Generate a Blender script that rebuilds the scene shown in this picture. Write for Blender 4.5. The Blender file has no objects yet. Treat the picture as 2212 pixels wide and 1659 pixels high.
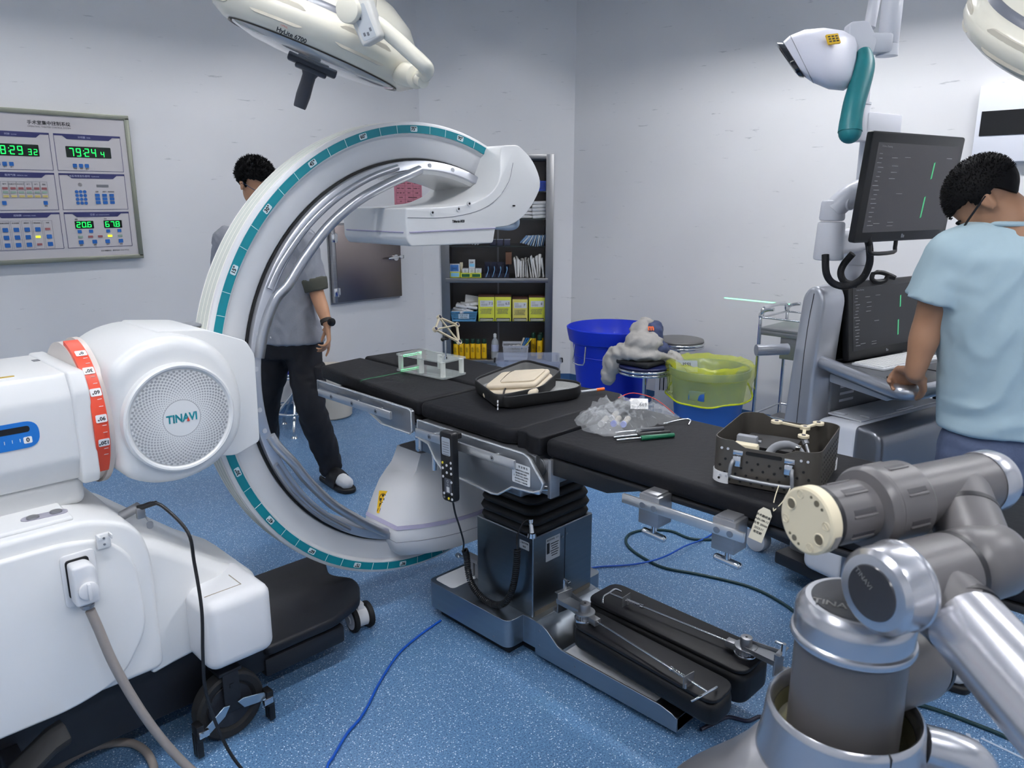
import bpy, bmesh, math, random
from mathutils import Vector, Matrix, noise
random.seed(7)
R=math.radians; PI=math.pi; S2=2**-.5
scn=bpy.context.scene
COL=scn.collection
# ---------------- camera, world, exposure ----------------
LAMP_E=165.0
PITCH=math.atan(400/1650.)
cd=bpy.data.cameras.new('camera'); cam=bpy.data.objects.new('camera',cd); COL.objects.link(cam)
cd.sensor_width=36; cd.lens=1650/2212*36; cd.clip_start=.02; cd.clip_end=50
cam.location=(0,0,1.55); cam.rotation_euler=(R(90)-PITCH,0,R(-45))
cd.dof.use_dof=True; cd.dof.focus_distance=2.9; cd.dof.aperture_fstop=8.5
scn.camera=cam
w=bpy.data.worlds.new('world'); scn.world=w; w.use_nodes=True
w.node_tree.nodes['Background'].inputs[0].default_value=(.85,.92,1,1)
w.node_tree.nodes['Background'].inputs[1].default_value=.15
scn.view_settings.view_transform='Standard'; scn.view_settings.look='None'
scn.view_settings.exposure=0.0; scn.view_settings.gamma=1.0; scn.view_settings.use_curve_mapping=False

# laser projectors (spot lights with a line mask) ------------------
def laser(name,loc,target,xdir,half,width,power):
    l=bpy.data.lights.new(name,'SPOT'); l.energy=power; l.color=(.12,1,.35); l.shadow_soft_size=.0005; l.spot_size=R(60); l.spot_blend=0
    l.use_nodes=True; nt=l.node_tree; em=nt.nodes['Emission']
    tc=nt.nodes.new('ShaderNodeTexCoord'); sp=nt.nodes.new('ShaderNodeSeparateXYZ'); nt.links.new(tc.outputs['Normal'],sp.inputs[0])
    def M(op,a,b):
        n=nt.nodes.new('ShaderNodeMath'); n.operation=op
        for i,v in enumerate((a,b)):
            if v is None: continue
            if isinstance(v,(int,float)): n.inputs[i].default_value=v
            else: nt.links.new(v,n.inputs[i])
        return n.outputs[0]
    az=M('ABSOLUTE',sp.outputs[2],None)
    u=M('ABSOLUTE',M('DIVIDE',sp.outputs[0],az),None); v=M('ABSOLUTE',M('DIVIDE',sp.outputs[1],az),None)
    nt.links.new(M('MULTIPLY',M('LESS_THAN',u,half),M('LESS_THAN',v,width)),em.inputs['Strength'])
    o=bpy.data.objects.new(name,l); COL.objects.link(o)
    z=(Vector(loc)-Vector(target)).normalized(); x=Vector(xdir); x=(x-z*x.dot(z)).normalized(); y=z.cross(x)
    m=Matrix((x,y,z)).transposed().to_4x4(); m.translation=Vector(loc); o.matrix_world=m
laser('wall_laser',(2.30,2.30,1.48),(4.85,2.467,.873),(0,1,0),.102,.0013,1100)
laser('pad_laser',(1.80,2.30,1.385),(1.76,2.441,.87),(1,0,0),.30,.0017,900)
# ---------------- materials ----------------
def lin(h):
    if isinstance(h,str):
        h=h.lstrip('#'); c=[int(h[i:i+2],16)/255 for i in (0,2,4)]
        return tuple((x/12.92 if x<=.04045 else ((x+.055)/1.055)**2.4) for x in c)+(1,)
    return tuple(h)+(1,)
_M={}
def mat(name,col='#ffffff',rough=.5,metal=0,spec=.5,noise_=0,nscale=20,bump=0,bscale=200,emit=None,es=1,trans=0,ior=1.45,coat=0,stretch=None,alpha=1):
    if name in _M: return _M[name]
    m=bpy.data.materials.new(name); m.use_nodes=True; nt=m.node_tree; b=nt.nodes['Principled BSDF']
    c=lin(col); b.inputs['Base Color'].default_value=c
    b.inputs['Roughness'].default_value=rough; b.inputs['Metallic'].default_value=metal
    b.inputs['Specular IOR Level'].default_value=spec; b.inputs['IOR'].default_value=ior
    b.inputs['Transmission Weight'].default_value=trans; b.inputs['Coat Weight'].default_value=coat
    b.inputs['Alpha'].default_value=alpha
    if emit: b.inputs['Emission Color'].default_value=lin(emit); b.inputs['Emission Strength'].default_value=es
    tc=nt.nodes.new('ShaderNodeTexCoord')
    vec=tc.outputs['Object']
    if stretch:
        mp=nt.nodes.new('ShaderNodeMapping'); mp.inputs['Scale'].default_value=stretch; nt.links.new(vec,mp.inputs[0]); vec=mp.outputs[0]
    if noise_:
        n=nt.nodes.new('ShaderNodeTexNoise'); n.inputs['Scale'].default_value=nscale; n.inputs['Detail'].default_value=5
        nt.links.new(vec,n.inputs['Vector'])
        mx=nt.nodes.new('ShaderNodeMix'); mx.data_type='RGBA'
        mx.inputs[6].default_value=tuple(x*(1-noise_) for x in c[:3])+(1,); mx.inputs[7].default_value=tuple(min(1,x*(1+noise_)) for x in c[:3])+(1,)
        nt.links.new(n.outputs[0],mx.inputs[0]); nt.links.new(mx.outputs[2],b.inputs['Base Color'])
    if bump:
        n=nt.nodes.new('ShaderNodeTexNoise'); n.inputs['Scale'].default_value=bscale; n.inputs['Detail'].default_value=4
        nt.links.new(vec,n.inputs['Vector'])
        bp=nt.nodes.new('ShaderNodeBump'); bp.inputs['Strength'].default_value=bump; bp.inputs['Distance'].default_value=.01
        nt.links.new(n.outputs[0],bp.inputs['Height']); nt.links.new(bp.outputs[0],b.inputs['Normal'])
    _M[name]=m; return m
def floor_mat():
    m=bpy.data.materials.new('blue_vinyl'); m.use_nodes=True; nt=m.node_tree; b=nt.nodes['Principled BSDF']; L=nt.links
    tc=nt.nodes.new('ShaderNodeTexCoord')
    def N(sc,det=3,ro=.5):
        n=nt.nodes.new('ShaderNodeTexNoise'); n.inputs['Scale'].default_value=sc; n.inputs['Detail'].default_value=det; n.inputs['Roughness'].default_value=ro; L.new(tc.outputs['Object'],n.inputs['Vector']); return n.outputs[0]
    def ramp(src,p0,p1,c0=(0,0,0,1),c1=(1,1,1,1)):
        r=nt.nodes.new('ShaderNodeValToRGB'); r.color_ramp.elements[0].position=p0; r.color_ramp.elements[1].position=p1
        r.color_ramp.elements[0].color=c0; r.color_ramp.elements[1].color=c1; L.new(src,r.inputs[0]); return r.outputs[0]
    def mix(f,a,bb):
        x=nt.nodes.new('ShaderNodeMix'); x.data_type='RGBA'; L.new(f,x.inputs[0])
        for i,v in ((6,a),(7,bb)):
            if isinstance(v,tuple): x.inputs[i].default_value=v
            else: L.new(v,x.inputs[i])
        return x.outputs[2]
    base=ramp(N(3,4),.3,.7,lin('#3f6690'),lin('#48739e'))
    fine=ramp(N(170,3,.75),.38,.66)
    c=mix(fine,base,lin('#779dc2'))
    dk=ramp(N(220,2,.6),.57,.63); c=mix(dk,c,lin('#25446b'))
    vo=nt.nodes.new('ShaderNodeTexVoronoi'); vo.inputs['Scale'].default_value=125; L.new(tc.outputs['Object'],vo.inputs['Vector'])
    fl=ramp(vo.outputs['Distance'],.17,.27,(1,1,1,1),(0,0,0,1))
    sel=ramp(vo.outputs['Color'],.36,.42)
    mm=nt.nodes.new('ShaderNodeMath'); mm.operation='MULTIPLY'; L.new(fl,mm.inputs[0]); L.new(sel,mm.inputs[1])
    c=mix(mm.outputs[0],c,lin('#e4eef6'))
    st=ramp(N(2.3,6,.65),.62,.80); st2=nt.nodes.new('ShaderNodeMath'); st2.operation='MULTIPLY'; L.new(st,st2.inputs[0]); st2.inputs[1].default_value=.5
    c=mix(st2.outputs[0],c,lin('#4e7a8a'))
    L.new(c,b.inputs['Base Color']); b.inputs['Roughness'].default_value=.34
    rr=ramp(N(30,3),.3,.7,(.28,.28,.28,1),(.42,.42,.42,1)); L.new(rr,b.inputs['Roughness'])
    bp=nt.nodes.new('ShaderNodeBump'); bp.inputs['Strength'].default_value=.12; bp.inputs['Distance'].default_value=.004; L.new(N(60,3),bp.inputs['Height']); L.new(bp.outputs[0],b.inputs['Normal'])
    return m
def wall_mat():
    m=bpy.data.materials.new('painted_wall'); m.use_nodes=True; nt=m.node_tree; b=nt.nodes['Principled BSDF']; L=nt.links
    tc=nt.nodes.new('ShaderNodeTexCoord')
    n=nt.nodes.new('ShaderNodeTexNoise'); n.inputs['Scale'].default_value=1.2; n.inputs['Detail'].default_value=6; L.new(tc.outputs['Object'],n.inputs['Vector'])
    r=nt.nodes.new('ShaderNodeValToRGB'); r.color_ramp.elements[0].position=.3; r.color_ramp.elements[1].position=.75
    r.color_ramp.elements[0].color=lin('#dadadb'); r.color_ramp.elements[1].color=lin('#e2e2e2'); L.new(n.outputs[0],r.inputs[0])
    # scuffs: thin elongated marks, sparse
    mp=nt.nodes.new('ShaderNodeMapping'); mp.inputs['Scale'].default_value=(3,3,26); mp.inputs['Rotation'].default_value=(.05,.1,0); L.new(tc.outputs['Object'],mp.inputs[0])
    n2=nt.nodes.new('ShaderNodeTexNoise'); n2.inputs['Scale'].default_value=1.6; n2.inputs['Detail'].default_value=7; n2.inputs['Roughness'].default_value=.65; L.new(mp.outputs[0],n2.inputs['Vector'])
    r2=nt.nodes.new('ShaderNodeValToRGB'); r2.color_ramp.elements[0].position=.655; r2.color_ramp.elements[1].position=.70; L.new(n2.outputs[0],r2.inputs[0])
    f=nt.nodes.new('ShaderNodeMath'); f.operation='MULTIPLY'; L.new(r2.outputs[0],f.inputs[0]); f.inputs[1].default_value=.5
    x=nt.nodes.new('ShaderNodeMix'); x.data_type='RGBA'; L.new(f.outputs[0],x.inputs[0]); L.new(r.outputs[0],x.inputs[6]); x.inputs[7].default_value=lin('#8a8e93')
    L.new(x.outputs[2],b.inputs['Base Color']); b.inputs['Roughness'].default_value=.42
    bp=nt.nodes.new('ShaderNodeBump'); bp.inputs['Strength'].default_value=.06; bp.inputs['Distance'].default_value=.02
    n3=nt.nodes.new('ShaderNodeTexNoise'); n3.inputs['Scale'].default_value=2.5; L.new(tc.outputs['Object'],n3.inputs['Vector']); L.new(n3.outputs[0],bp.inputs['Height']); L.new(bp.outputs[0],b.inputs['Normal'])
    return m
M_FLOOR=floor_mat(); M_WALL=wall_mat()
M_CEIL=mat('ceiling_panel','#dfe2e4',.6)
M_COVE=mat('blue_cove','#375d88',.4,noise_=.08,nscale=30)
WHITE=mat('white_plastic','#dcdddd',.28,noise_=.02,nscale=4)
WHITE2=mat('white_satin','#d5d6d8',.38,noise_=.03,nscale=5)
WARMW=mat('warm_white_enamel','#e6e2d2',.22)
CREAM=mat('cream_plastic','#d9d0b4',.4)
IVORY=mat('ivory_plastic','#d3c8ac',.45)
LGREY=mat('light_grey_plastic','#b9bcc2',.35)
GREY=mat('grey_plastic','#7f8288',.4)
SILVER=mat('silver_paint','#b4b7bd',.28,metal=.85)
SILVER2=mat('silver_satin_paint','#bcbfc6',.36,metal=.7)
STEEL=mat('brushed_steel','#9a9b9e',.4,metal=.85,noise_=.12,nscale=6,stretch=(1,1,14))
STEELD=mat('brushed_steel_cabinet','#8f8f90',.36,metal=1,noise_=.12,nscale=5,stretch=(1,1,.2))
CHROME=mat('chrome','#d5d7da',.1,metal=1)
BLACK=mat('black_plastic','#121316',.4)
BLACKM=mat('black_matte_metal','#15171d',.5,noise_=.1,nscale=9)
RUBBER=mat('black_rubber','#17181a',.7,noise_=.15,nscale=12)
PAD=mat('black_pad_leatherette','#101115',.6,spec=.25,bump=.12,bscale=60,noise_=.08,nscale=6)
TEAL=mat('teal_scale','#0e7f8c',.35)
TEALD=mat('teal_handle_rubber','#1b7379',.42)
ORANGE=mat('orange_scale','#dd4c33',.4)
BLUE=mat('blue_scale','#1c6fc0',.35)
INK=mat('black_ink','#15161a',.5)
INKG=mat('grey_ink','#6e7076',.5)
def glassy(name,col='#ffffff',rough=.05,alpha=.25,spec=.5):
    m=mat(name,col,rough,spec=spec,alpha=alpha); return m

# ---------------- mesh helpers ----------------
def new(): return bmesh.new()
def merge(bm,t,Mx=None):
    if Mx is not None: bmesh.ops.transform(t,matrix=Mx,verts=t.verts)
    vm={}
    for v in t.verts: vm[v]=bm.verts.new(v.co)
    for f in t.faces:
        try: bm.faces.new([vm[v] for v in f.verts])
        except ValueError: pass
    t.free()
def bevel(t,r,seg=2,edges=None,ang=20):
    if r<=0: return
    bmesh.ops.remove_doubles(t,verts=t.verts,dist=1e-6)
    t.normal_update()
    es=edges if edges is not None else [e for e in t.edges if len(e.link_faces)==2 and e.calc_face_angle(0)>R(ang)]
    bmesh.ops.bevel(t,geom=es,offset=r,segments=seg,profile=.5,affect='EDGES',clamp_overlap=True)
def frame(o,x,y=None,z=None):
    x=Vector(x).normalized()
    if y is not None:
        y=Vector(y); y=(y-x*y.dot(x)).normalized(); z=x.cross(y)
    else:
        z=Vector(z); z=(z-x*z.dot(x)).normalized(); y=z.cross(x)
    m=Matrix((x,y,z)).transposed().to_4x4(); m.translation=Vector(o); return m
def box(bm,c,s,r=0,rot=None,seg=2,Mx=None):
    t=new(); bmesh.ops.create_cube(t,size=1)
    bmesh.ops.scale(t,vec=s,verts=t.verts); bevel(t,r,seg)
    m=Matrix.Translation(c)
    if rot is not None: m=m@rot
    if Mx is not None: m=Mx@m
    merge(bm,t,m)
def bx(bm,x0,x1,y0,y1,z0,z1,r=0,seg=2,Mx=None):
    box(bm,((x0+x1)/2,(y0+y1)/2,(z0+z1)/2),(abs(x1-x0),abs(y1-y0),abs(z1-z0)),r,None,seg,Mx)
def align(d):
    d=Vector(d).normalized(); return d.to_track_quat('Z','Y').to_matrix().to_4x4()
def cyl(bm,p0,p1,r0,r1=None,n=24,cap=True,bev=0,Mx=None):
    r1=r0 if r1 is None else r1
    p0=Vector(p0);p1=Vector(p1); h=(p1-p0).length
    t=new(); bmesh.ops.create_cone(t,cap_ends=cap,cap_tris=False,segments=n,radius1=r0,radius2=r1,depth=h)
    if bev: bevel(t,bev,2,ang=40)
    m=Matrix.Translation((p0+p1)/2)@align(p1-p0)
    if Mx is not None: m=Mx@m
    merge(bm,t,m)
def sph(bm,c,s,n=20,Mx=None,rot=None):
    t=new(); bmesh.ops.create_uvsphere(t,u_segments=n,v_segments=max(6,n*2//3),radius=1)
    if not hasattr(s,'__len__'): s=(s,s,s)
    bmesh.ops.scale(t,vec=s,verts=t.verts); m=Matrix.Translation(c)
    if rot is not None: m=m@rot
    if Mx is not None: m=Mx@m
    merge(bm,t,m)
def rings(bm,rs,closed=True,cap=True,loop=False,Mx=None):
    t=new(); V=[[t.verts.new(p) for p in r] for r in rs]; n=len(rs[0])
    k=len(rs)
    for i in range(k if loop else k-1):
        a=V[i];b=V[(i+1)%k]
        for j in range(n if closed else n-1):
            jj=(j+1)%n
            try: t.faces.new((a[j],a[jj],b[jj],b[j]))
            except ValueError: pass
    if cap and not loop and closed:
        try: t.faces.new(list(reversed(V[0]))); t.faces.new(V[-1])
        except ValueError: pass
    bmesh.ops.recalc_face_normals(t,faces=t.faces)
    merge(bm,t,Mx)
def lathe(bm,prof,Mx=None,n=40,a0=0,a1=2*PI,o=(0,0,0)):
    full=abs(a1-a0-2*PI)<1e-6
    k=n if full else n+1
    rs=[]
    for i in range(k):
        a=a0+(a1-a0)*i/n
        rs.append([Vector((o[0]+r*math.cos(a),o[1]+r*math.sin(a),o[2]+z)) for r,z in prof])
    t=new(); V=[[t.verts.new(p) for p in r] for r in rs]
    for i in range(n):
        a=V[i];b=V[(i+1)%k]
        for j in range(len(prof)-1):
            try: t.faces.new((a[j],b[j],b[j+1],a[j+1]))
            except ValueError: pass
    bmesh.ops.remove_doubles(t,verts=t.verts,dist=1e-6)
    bmesh.ops.recalc_face_normals(t,faces=t.faces)
    merge(bm,t,Mx)
def smooth_path(pts,k=6):
    P=[Vector(p) for p in pts]; out=[]
    for i in range(len(P)-1):
        p0=P[max(i-1,0)];p1=P[i];p2=P[i+1];p3=P[min(i+2,len(P)-1)]
        for j in range(k):
            t=j/k
            out.append(.5*((2*p1)+(-p0+p2)*t+(2*p0-5*p1+4*p2-p3)*t*t+(-p0+3*p1-3*p2+p3)*t**3))
    out.append(P[-1]); return out
def tube(bm,pts,r,n=12,k=0,cap=True,sx=1,sy=1,up=None,Mx=None,loop=False):
    P=smooth_path(pts,k) if k else [Vector(p) for p in pts]
    m=len(P); rs=[]
    def tan(i):
        if loop: return (P[(i+1)%m]-P[(i-1)%m]).normalized()
        if i==0: return (P[1]-P[0]).normalized()
        if i==m-1: return (P[-1]-P[-2]).normalized()
        return ((P[i+1]-P[i]).normalized()+(P[i]-P[i-1]).normalized()).normalized()
    t0=tan(0); u=Vector(up) if up is not None else (Vector((0,0,1)) if abs(t0.z)<.9 else Vector((1,0,0)))
    nrm=(u-t0*u.dot(t0)).normalized()
    for i in range(m):
        t=tan(i); nrm=(nrm-t*nrm.dot(t))
        nrm=nrm.normalized() if nrm.length>1e-6 else t.orthogonal().normalized()
        b=t.cross(nrm); rr=r(i/(m-1)) if callable(r) else r
        rs.append([P[i]+nrm*(math.cos(2*PI*j/n)*rr*sx)+b*(math.sin(2*PI*j/n)*rr*sy) for j in range(n)])
    rings(bm,rs,cap=cap,loop=loop,Mx=Mx)
def prism(bm,poly,h0,h1,Mx=None,r=0,seg=2,ang=35):
    """poly in local xy, extruded along local z"""
    t=new(); a=[t.verts.new((p[0],p[1],h0)) for p in poly]; b=[t.verts.new((p[0],p[1],h1)) for p in poly]; n=len(poly)
    t.faces.new(list(reversed(a))); t.faces.new(b)
    for i in range(n):
        j=(i+1)%n; t.faces.new((a[i],a[j],b[j],b[i]))
    bmesh.ops.recalc_face_normals(t,faces=t.faces)
    bevel(t,r,seg,ang=ang); merge(bm,t,Mx)
def rrect(w,h,r,n=5,cx=0,cy=0):
    out=[]
    for sx,sy,a in ((1,1,0),(-1,1,90),(-1,-1,180),(1,-1,270)):
        for i in range(n+1):
            t=R(a+90*i/n); out.append((cx+sx*(w/2-r)+r*math.cos(t),cy+sy*(h/2-r)+r*math.sin(t)))
    return out
def rpoly(pts,r,n=4):
    """round the corners of a polygon"""
    out=[]; m=len(pts)
    for i in range(m):
        p=Vector(pts[i][:2]); a=Vector(pts[i-1][:2]); b=Vector(pts[(i+1)%m][:2])
        ri=pts[i][2] if len(pts[i])>2 else r
        da=(a-p);db=(b-p); d=min(ri,da.length*.48,db.length*.48)
        if d<1e-4: out.append((p.x,p.y)); continue
        A=p+da.normalized()*d;B=p+db.normalized()*d
        for k in range(n+1):
            t=k/n; q=A*(1-t)**2+p*2*t*(1-t)+B*t*t; out.append((q.x,q.y))
    return out
XZ=lambda y=0: Matrix(((1,0,0,0),(0,0,-1,y),(0,1,0,0),(0,0,0,1)))   # local x->X, y->Z, z-> -Y
YZ=lambda x=0: Matrix(((0,0,-1,x),(-1,0,0,0),(0,1,0,0),(0,0,0,1)))  # local x->-Y, y->Z, z-> -X
def obj(name,bm,m,parent=None,smooth=40,local=False):
    me=bpy.data.meshes.new(name)
    bmesh.ops.recalc_face_normals(bm,faces=bm.faces)
    bm.to_mesh(me); bm.free()
    if m is not None: me.materials.append(m)
    if smooth:
        me.polygons.foreach_set('use_smooth',[True]*len(me.polygons)); me.set_sharp_from_angle(angle=R(smooth))
    o=bpy.data.objects.new(name,me); COL.objects.link(o)
    if parent is not None:
        o.parent=parent
        if not local: o.matrix_parent_inverse=wm(parent).inverted()
    return o
def wm(o):
    m=o.matrix_basis.copy()
    if o.parent is not None: m=wm(o.parent)@o.matrix_parent_inverse@m
    return m
def tag(o,label,cat=None,group=None,kind=None):
    if label: o['label']=label
    if cat: o['category']=cat
    if group: o['group']=group
    if kind: o['kind']=kind
    return o
def thing(name,label,cat,loc=(0,0,0),rz=0,group=None):
    o=bpy.data.objects.new(name,None); o.empty_display_size=.05; COL.objects.link(o); o.location=loc; o.rotation_euler=(0,0,rz)
    return tag(o,label,cat,group)
def copy_tree(o,parent=None):
    c=o.copy(); COL.objects.link(c)
    if parent is not None: c.parent=parent
    for ch in [x for x in bpy.data.objects if x.parent==o]: copy_tree(ch,c)
    return c
def struct(name,bm,m,smooth=0): return tag(obj(name,bm,m,None,smooth),None,kind='structure')
def text(name,s,Mx,size,m,parent=None,align='CENTER',ext=.0002,bold=0,shear=0,sx=1,local=False):
    cu=bpy.data.curves.new(name,'FONT'); cu.body=s; cu.size=size; cu.align_x=align; cu.align_y='CENTER'; cu.extrude=ext; cu.offset=bold; cu.shear=shear; cu.resolution_u=2
    t=bpy.data.objects.new(name,cu); COL.objects.link(t)
    dg=bpy.context.evaluated_depsgraph_get(); me=bpy.data.meshes.new_from_object(t.evaluated_get(dg))
    bpy.data.objects.remove(t); bpy.data.curves.remove(cu)
    me.transform(Mx@Matrix.Diagonal((sx,1,1,1))); me.materials.clear(); me.materials.append(m)
    o=bpy.data.objects.new(name,me); COL.objects.link(o)
    if parent is not None:
        o.parent=parent
        if not local: o.matrix_parent_inverse=wm(parent).inverted()
    return o
def tmesh(bm,s,Mx,size,align='CENTER',ext=.0002,bold=0,shear=0,sx=1):
    """text geometry added to a bmesh"""
    o=text('tmp',s,Mx,size,INK,None,align,ext,bold,shear,sx)
    bm.from_mesh(o.data); me=o.data; bpy.data.objects.remove(o); bpy.data.meshes.remove(me)
def facing(o,n,up=(0,0,1)):
    """frame whose local z faces n (outward), local y up"""
    n=Vector(n).normalized(); u=Vector(up); u=(u-n*u.dot(n)).normalized(); x=u.cross(n)
    m=Matrix((x,u,n)).transposed().to_4x4(); m.translation=Vector(o); return m

def plate2(name,pb,tb,pm,parent,tm=None,local=False):
    """one mesh of a plate with printed lettering: two materials"""
    for f in pb.faces: f.material_index=0
    n=len(pb.faces)
    vm={v:pb.verts.new(v.co) for v in tb.verts}
    for f in tb.faces:
        try: g=pb.faces.new([vm[v] for v in f.verts]); g.material_index=1
        except ValueError: pass
    tb.free(); o=obj(name,pb,pm,parent,0,local); o.data.materials.append(tm or INK); return o
_fw=Vector((S2*math.cos(PITCH),S2*math.cos(PITCH),-math.sin(PITCH))); _rt=Vector((S2,-S2,0)); _up=_rt.cross(_fw)
def at(x,y,d): return Vector((0,0,1.55))+(_fw+_rt*((x-1106)/1650)-_up*((y-829.5)/1650))*d
# ---------------- room shell ----------------
YL=5.018; XR=4.85; K=9.0; ZC=3.13
XB=-1.9; YB=-2.6
CH=frame((K/2,K/2,0),(S2,-S2,0),z=(0,0,1))   # chamfer frame: x along wall (to the right), y into the wall, z up
cL=(K-YL,YL); cR=(XR,K-XR)
bm=new(); prism(bm,[(XB,YB),(XR+.1,YB),(XR+.1,cR[1]+.05),(cL[0]+.05,YL+.1),(XB,YL+.1)],-.1,0); struct('floor',bm,M_FLOOR)
TH=.1
bm=new(); bx(bm,XB,cL[0]+.04,YL,YL+TH,0,ZC+.2); struct('wall_left',bm,M_WALL)
bm=new(); bx(bm,XR,XR+TH,YB,cR[1]+.04,0,ZC+.2); struct('wall_right',bm,M_WALL)
wL=(K-2*YL)*S2; wR=(2*XR-K)*S2
NW0,NW1,NZ0,NZ1=-.545,.300,.20,1.862
bm=new()
bx(bm,wL-.04,NW0,0,.55,0,ZC+.2,Mx=CH); bx(bm,NW1,wR+.04,0,.55,0,ZC+.2,Mx=CH)
bx(bm,NW0,NW1,0,.55,NZ1,ZC+.2,Mx=CH); bx(bm,NW0,NW1,0,.55,0,NZ0,Mx=CH); bx(bm,NW0,NW1,.5,.55,NZ0,NZ1,Mx=CH)
struct('wall_corner',bm,M_WALL)
bm=new(); bx(bm,XB-TH,XB,YB,YL+TH,0,ZC+.2); struct('wall_back',bm,M_WALL)
bm=new(); bx(bm,XB,XR+TH,YB-TH,YB,0,ZC+.2); struct('wall_near',bm,M_WALL)
# ceiling lamps: recessed troffers along the walls and over the room
LAMPS=[]
def strip(cx,cy,lx,ly): LAMPS.append((cx,cy,lx,ly))
for x in (-.6,.9,2.4): strip(x,YL-1.25,1.2,.3)
for y in (-1.4,.3,2.0): strip(XR-1.25,y,.3,1.2)
for x in (-.6,.9): strip(x,-1.2,1.2,.3)
for x in (-.5,.9): strip(x,1.2,1.2,.3)
# ceiling with openings: grid cells
bm=new()
xs=sorted(set([XB-.05,XR+.05]+[round(c[0]+s*c[2]/2,3) for c in LAMPS for s in (-1,1)]))
ys=sorted(set([YB-.05,YL+.05]+[round(c[1]+s*c[3]/2,3) for c in LAMPS for s in (-1,1)]))
for i in range(len(xs)-1):
    for j in range(len(ys)-1):
        mx=(xs[i]+xs[i+1])/2; my=(ys[j]+ys[j+1])/2
        if any(abs(mx-c[0])<c[2]/2-1e-3 and abs(my-c[1])<c[3]/2-1e-3 for c in LAMPS): continue
        bx(bm,xs[i],xs[i+1],ys[j],ys[j+1],ZC,ZC+.02)
struct('ceiling',bm,M_CEIL)
M_DIFF=mat('lamp_diffuser','#ffffff',.6,emit='#fcfcff',es=LAMP_E)
M_DIFL=mat('lamp_diffuser_soft','#ffffff',.6,emit='#fcfcff',es=LAMP_E*.38)
M_HOUS=mat('lamp_housing','#d0d0d0',.6)
REC=.10
for i,(cx,cy,lx,ly) in enumerate(LAMPS):
    where='along the left wall' if i<3 else 'along the right wall' if i<6 else 'behind the camera' if i<8 else 'over the imaging machine'
    t=thing('ceiling_light','recessed rectangular ceiling light '+where+', '+['first','second','third'][(i%3 if i<6 else i%2)]+' of its row','ceiling light',(cx,cy,ZC),group='recessed ceiling lights')
    b=new(); e=.004; h=REC
    bx(b,-lx/2+e,lx/2-e,-ly/2+e,-ly/2+.012,.001,h); bx(b,-lx/2+e,lx/2-e,ly/2-.012,ly/2-e,.001,h)
    bx(b,-lx/2+e,-lx/2+.012,-ly/2+e,ly/2-e,.001,h); bx(b,lx/2-.012,lx/2-e,-ly/2+e,ly/2-e,.001,h)
    bx(b,-lx/2,lx/2,-ly/2,ly/2,h+.012,h+.02)
    obj('housing',b,M_HOUS,t,0,local=True)
    wx=lx/2-.02 if lx>ly else .02; wy=ly/2-.02 if ly>lx else .02
    b=new(); bx(b,-wx,wx,-wy,wy,h-.012,h+.006); obj('diffuser',b,M_DIFL if i<3 else M_DIFF,t,0,local=True)
# blue coved floor edge
def cove(name,p0,p1,nrm):
    p0=Vector((*p0,0));p1=Vector((*p1,0)); n=Vector((*nrm,0)).normalized(); b=new(); rs=[]
    prof=[(0,.1),(.004,.1)]+[(.004+.04*(1-math.cos(t)),.05-.05*math.sin(t)) for t in [k*PI/2/5 for k in range(6)]]+[(.044,.0005),(0,.0005)]
    for p in (p0,p1): rs.append([p+n*a+Vector((0,0,z)) for a,z in prof])
    rings(b,rs); return struct(name,b,M_COVE,40)
cove('baseboard_left',(XB,YL),cL,(0,-1)); cove('baseboard_corner',cL,cR,(-1,-1)); cove('baseboard_right',cR,(XR,YB),(-1,0))
# ================= C-arm imaging machine =================
G=thing('imaging_machine','large white C-arm imaging machine with teal degree scale around the operating table','medical imaging machine',(.75,2.245,0))
RX,RY,RZ=1.75,2.2,.98
PH=.204; KA=math.radians(1.0155)
def rp(r,t,y):  # t radians
    return Vector((RX-r*math.cos(t),y,RZ+r*math.sin(t)))
def arc(bm,sec,t0,t1,n=72,cap=True):
    """sweep the (r,y) section from angle t0 to t1"""
    rings(bm,[[rp(r,t0+(t1-t0)*i/n,y) for r,y in sec] for i in range(n+1)],cap=cap)
T0,T1=R(-126),R(115)
b=new(); arc(b,[(.822,2.203),(.83,2.209),(.83,2.305),(.822,2.31),(.706,2.31),(.706,2.222),(.712,2.216),(.78,2.214),(.788,2.203)],T0,T1,110)
ring=obj('arc_rail',b,WHITE2,G,50)
b=new(); arc(b,[(.818,2.2),(.818,2.204),(.792,2.204),(.792,2.2)],T0,T1,110); obj('degree_scale',b,TEAL,ring,0)
b=new(); arc(b,[(.7075,2.2125),(.7075,2.23),(.7005,2.23),(.7005,2.2125)],T0,T1,110); arc(b,[(.7885,2.2135),(.7885,2.2165),(.786,2.2165),(.786,2.2135)],T0,T1,110); obj('groove_seal',b,RUBBER,ring,0)
b=new()
for y in (2.222,2.248,2.272,2.298): arc(b,[(.831,y),(.831,y+.0018),(.829,y+.0018),(.829,y)],T0,T1,110)
obj('rim_line',b,mat('rim_white','#f4f2e8',.4),ring,0)
b=new(); arc(b,[(.8305,2.2235),(.8305,2.2965),(.829,2.2965),(.829,2.2235)],T0,T1,110); obj('rim_band',b,mat('rim_grey_green','#c4c9c2',.45),ring,0)
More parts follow.
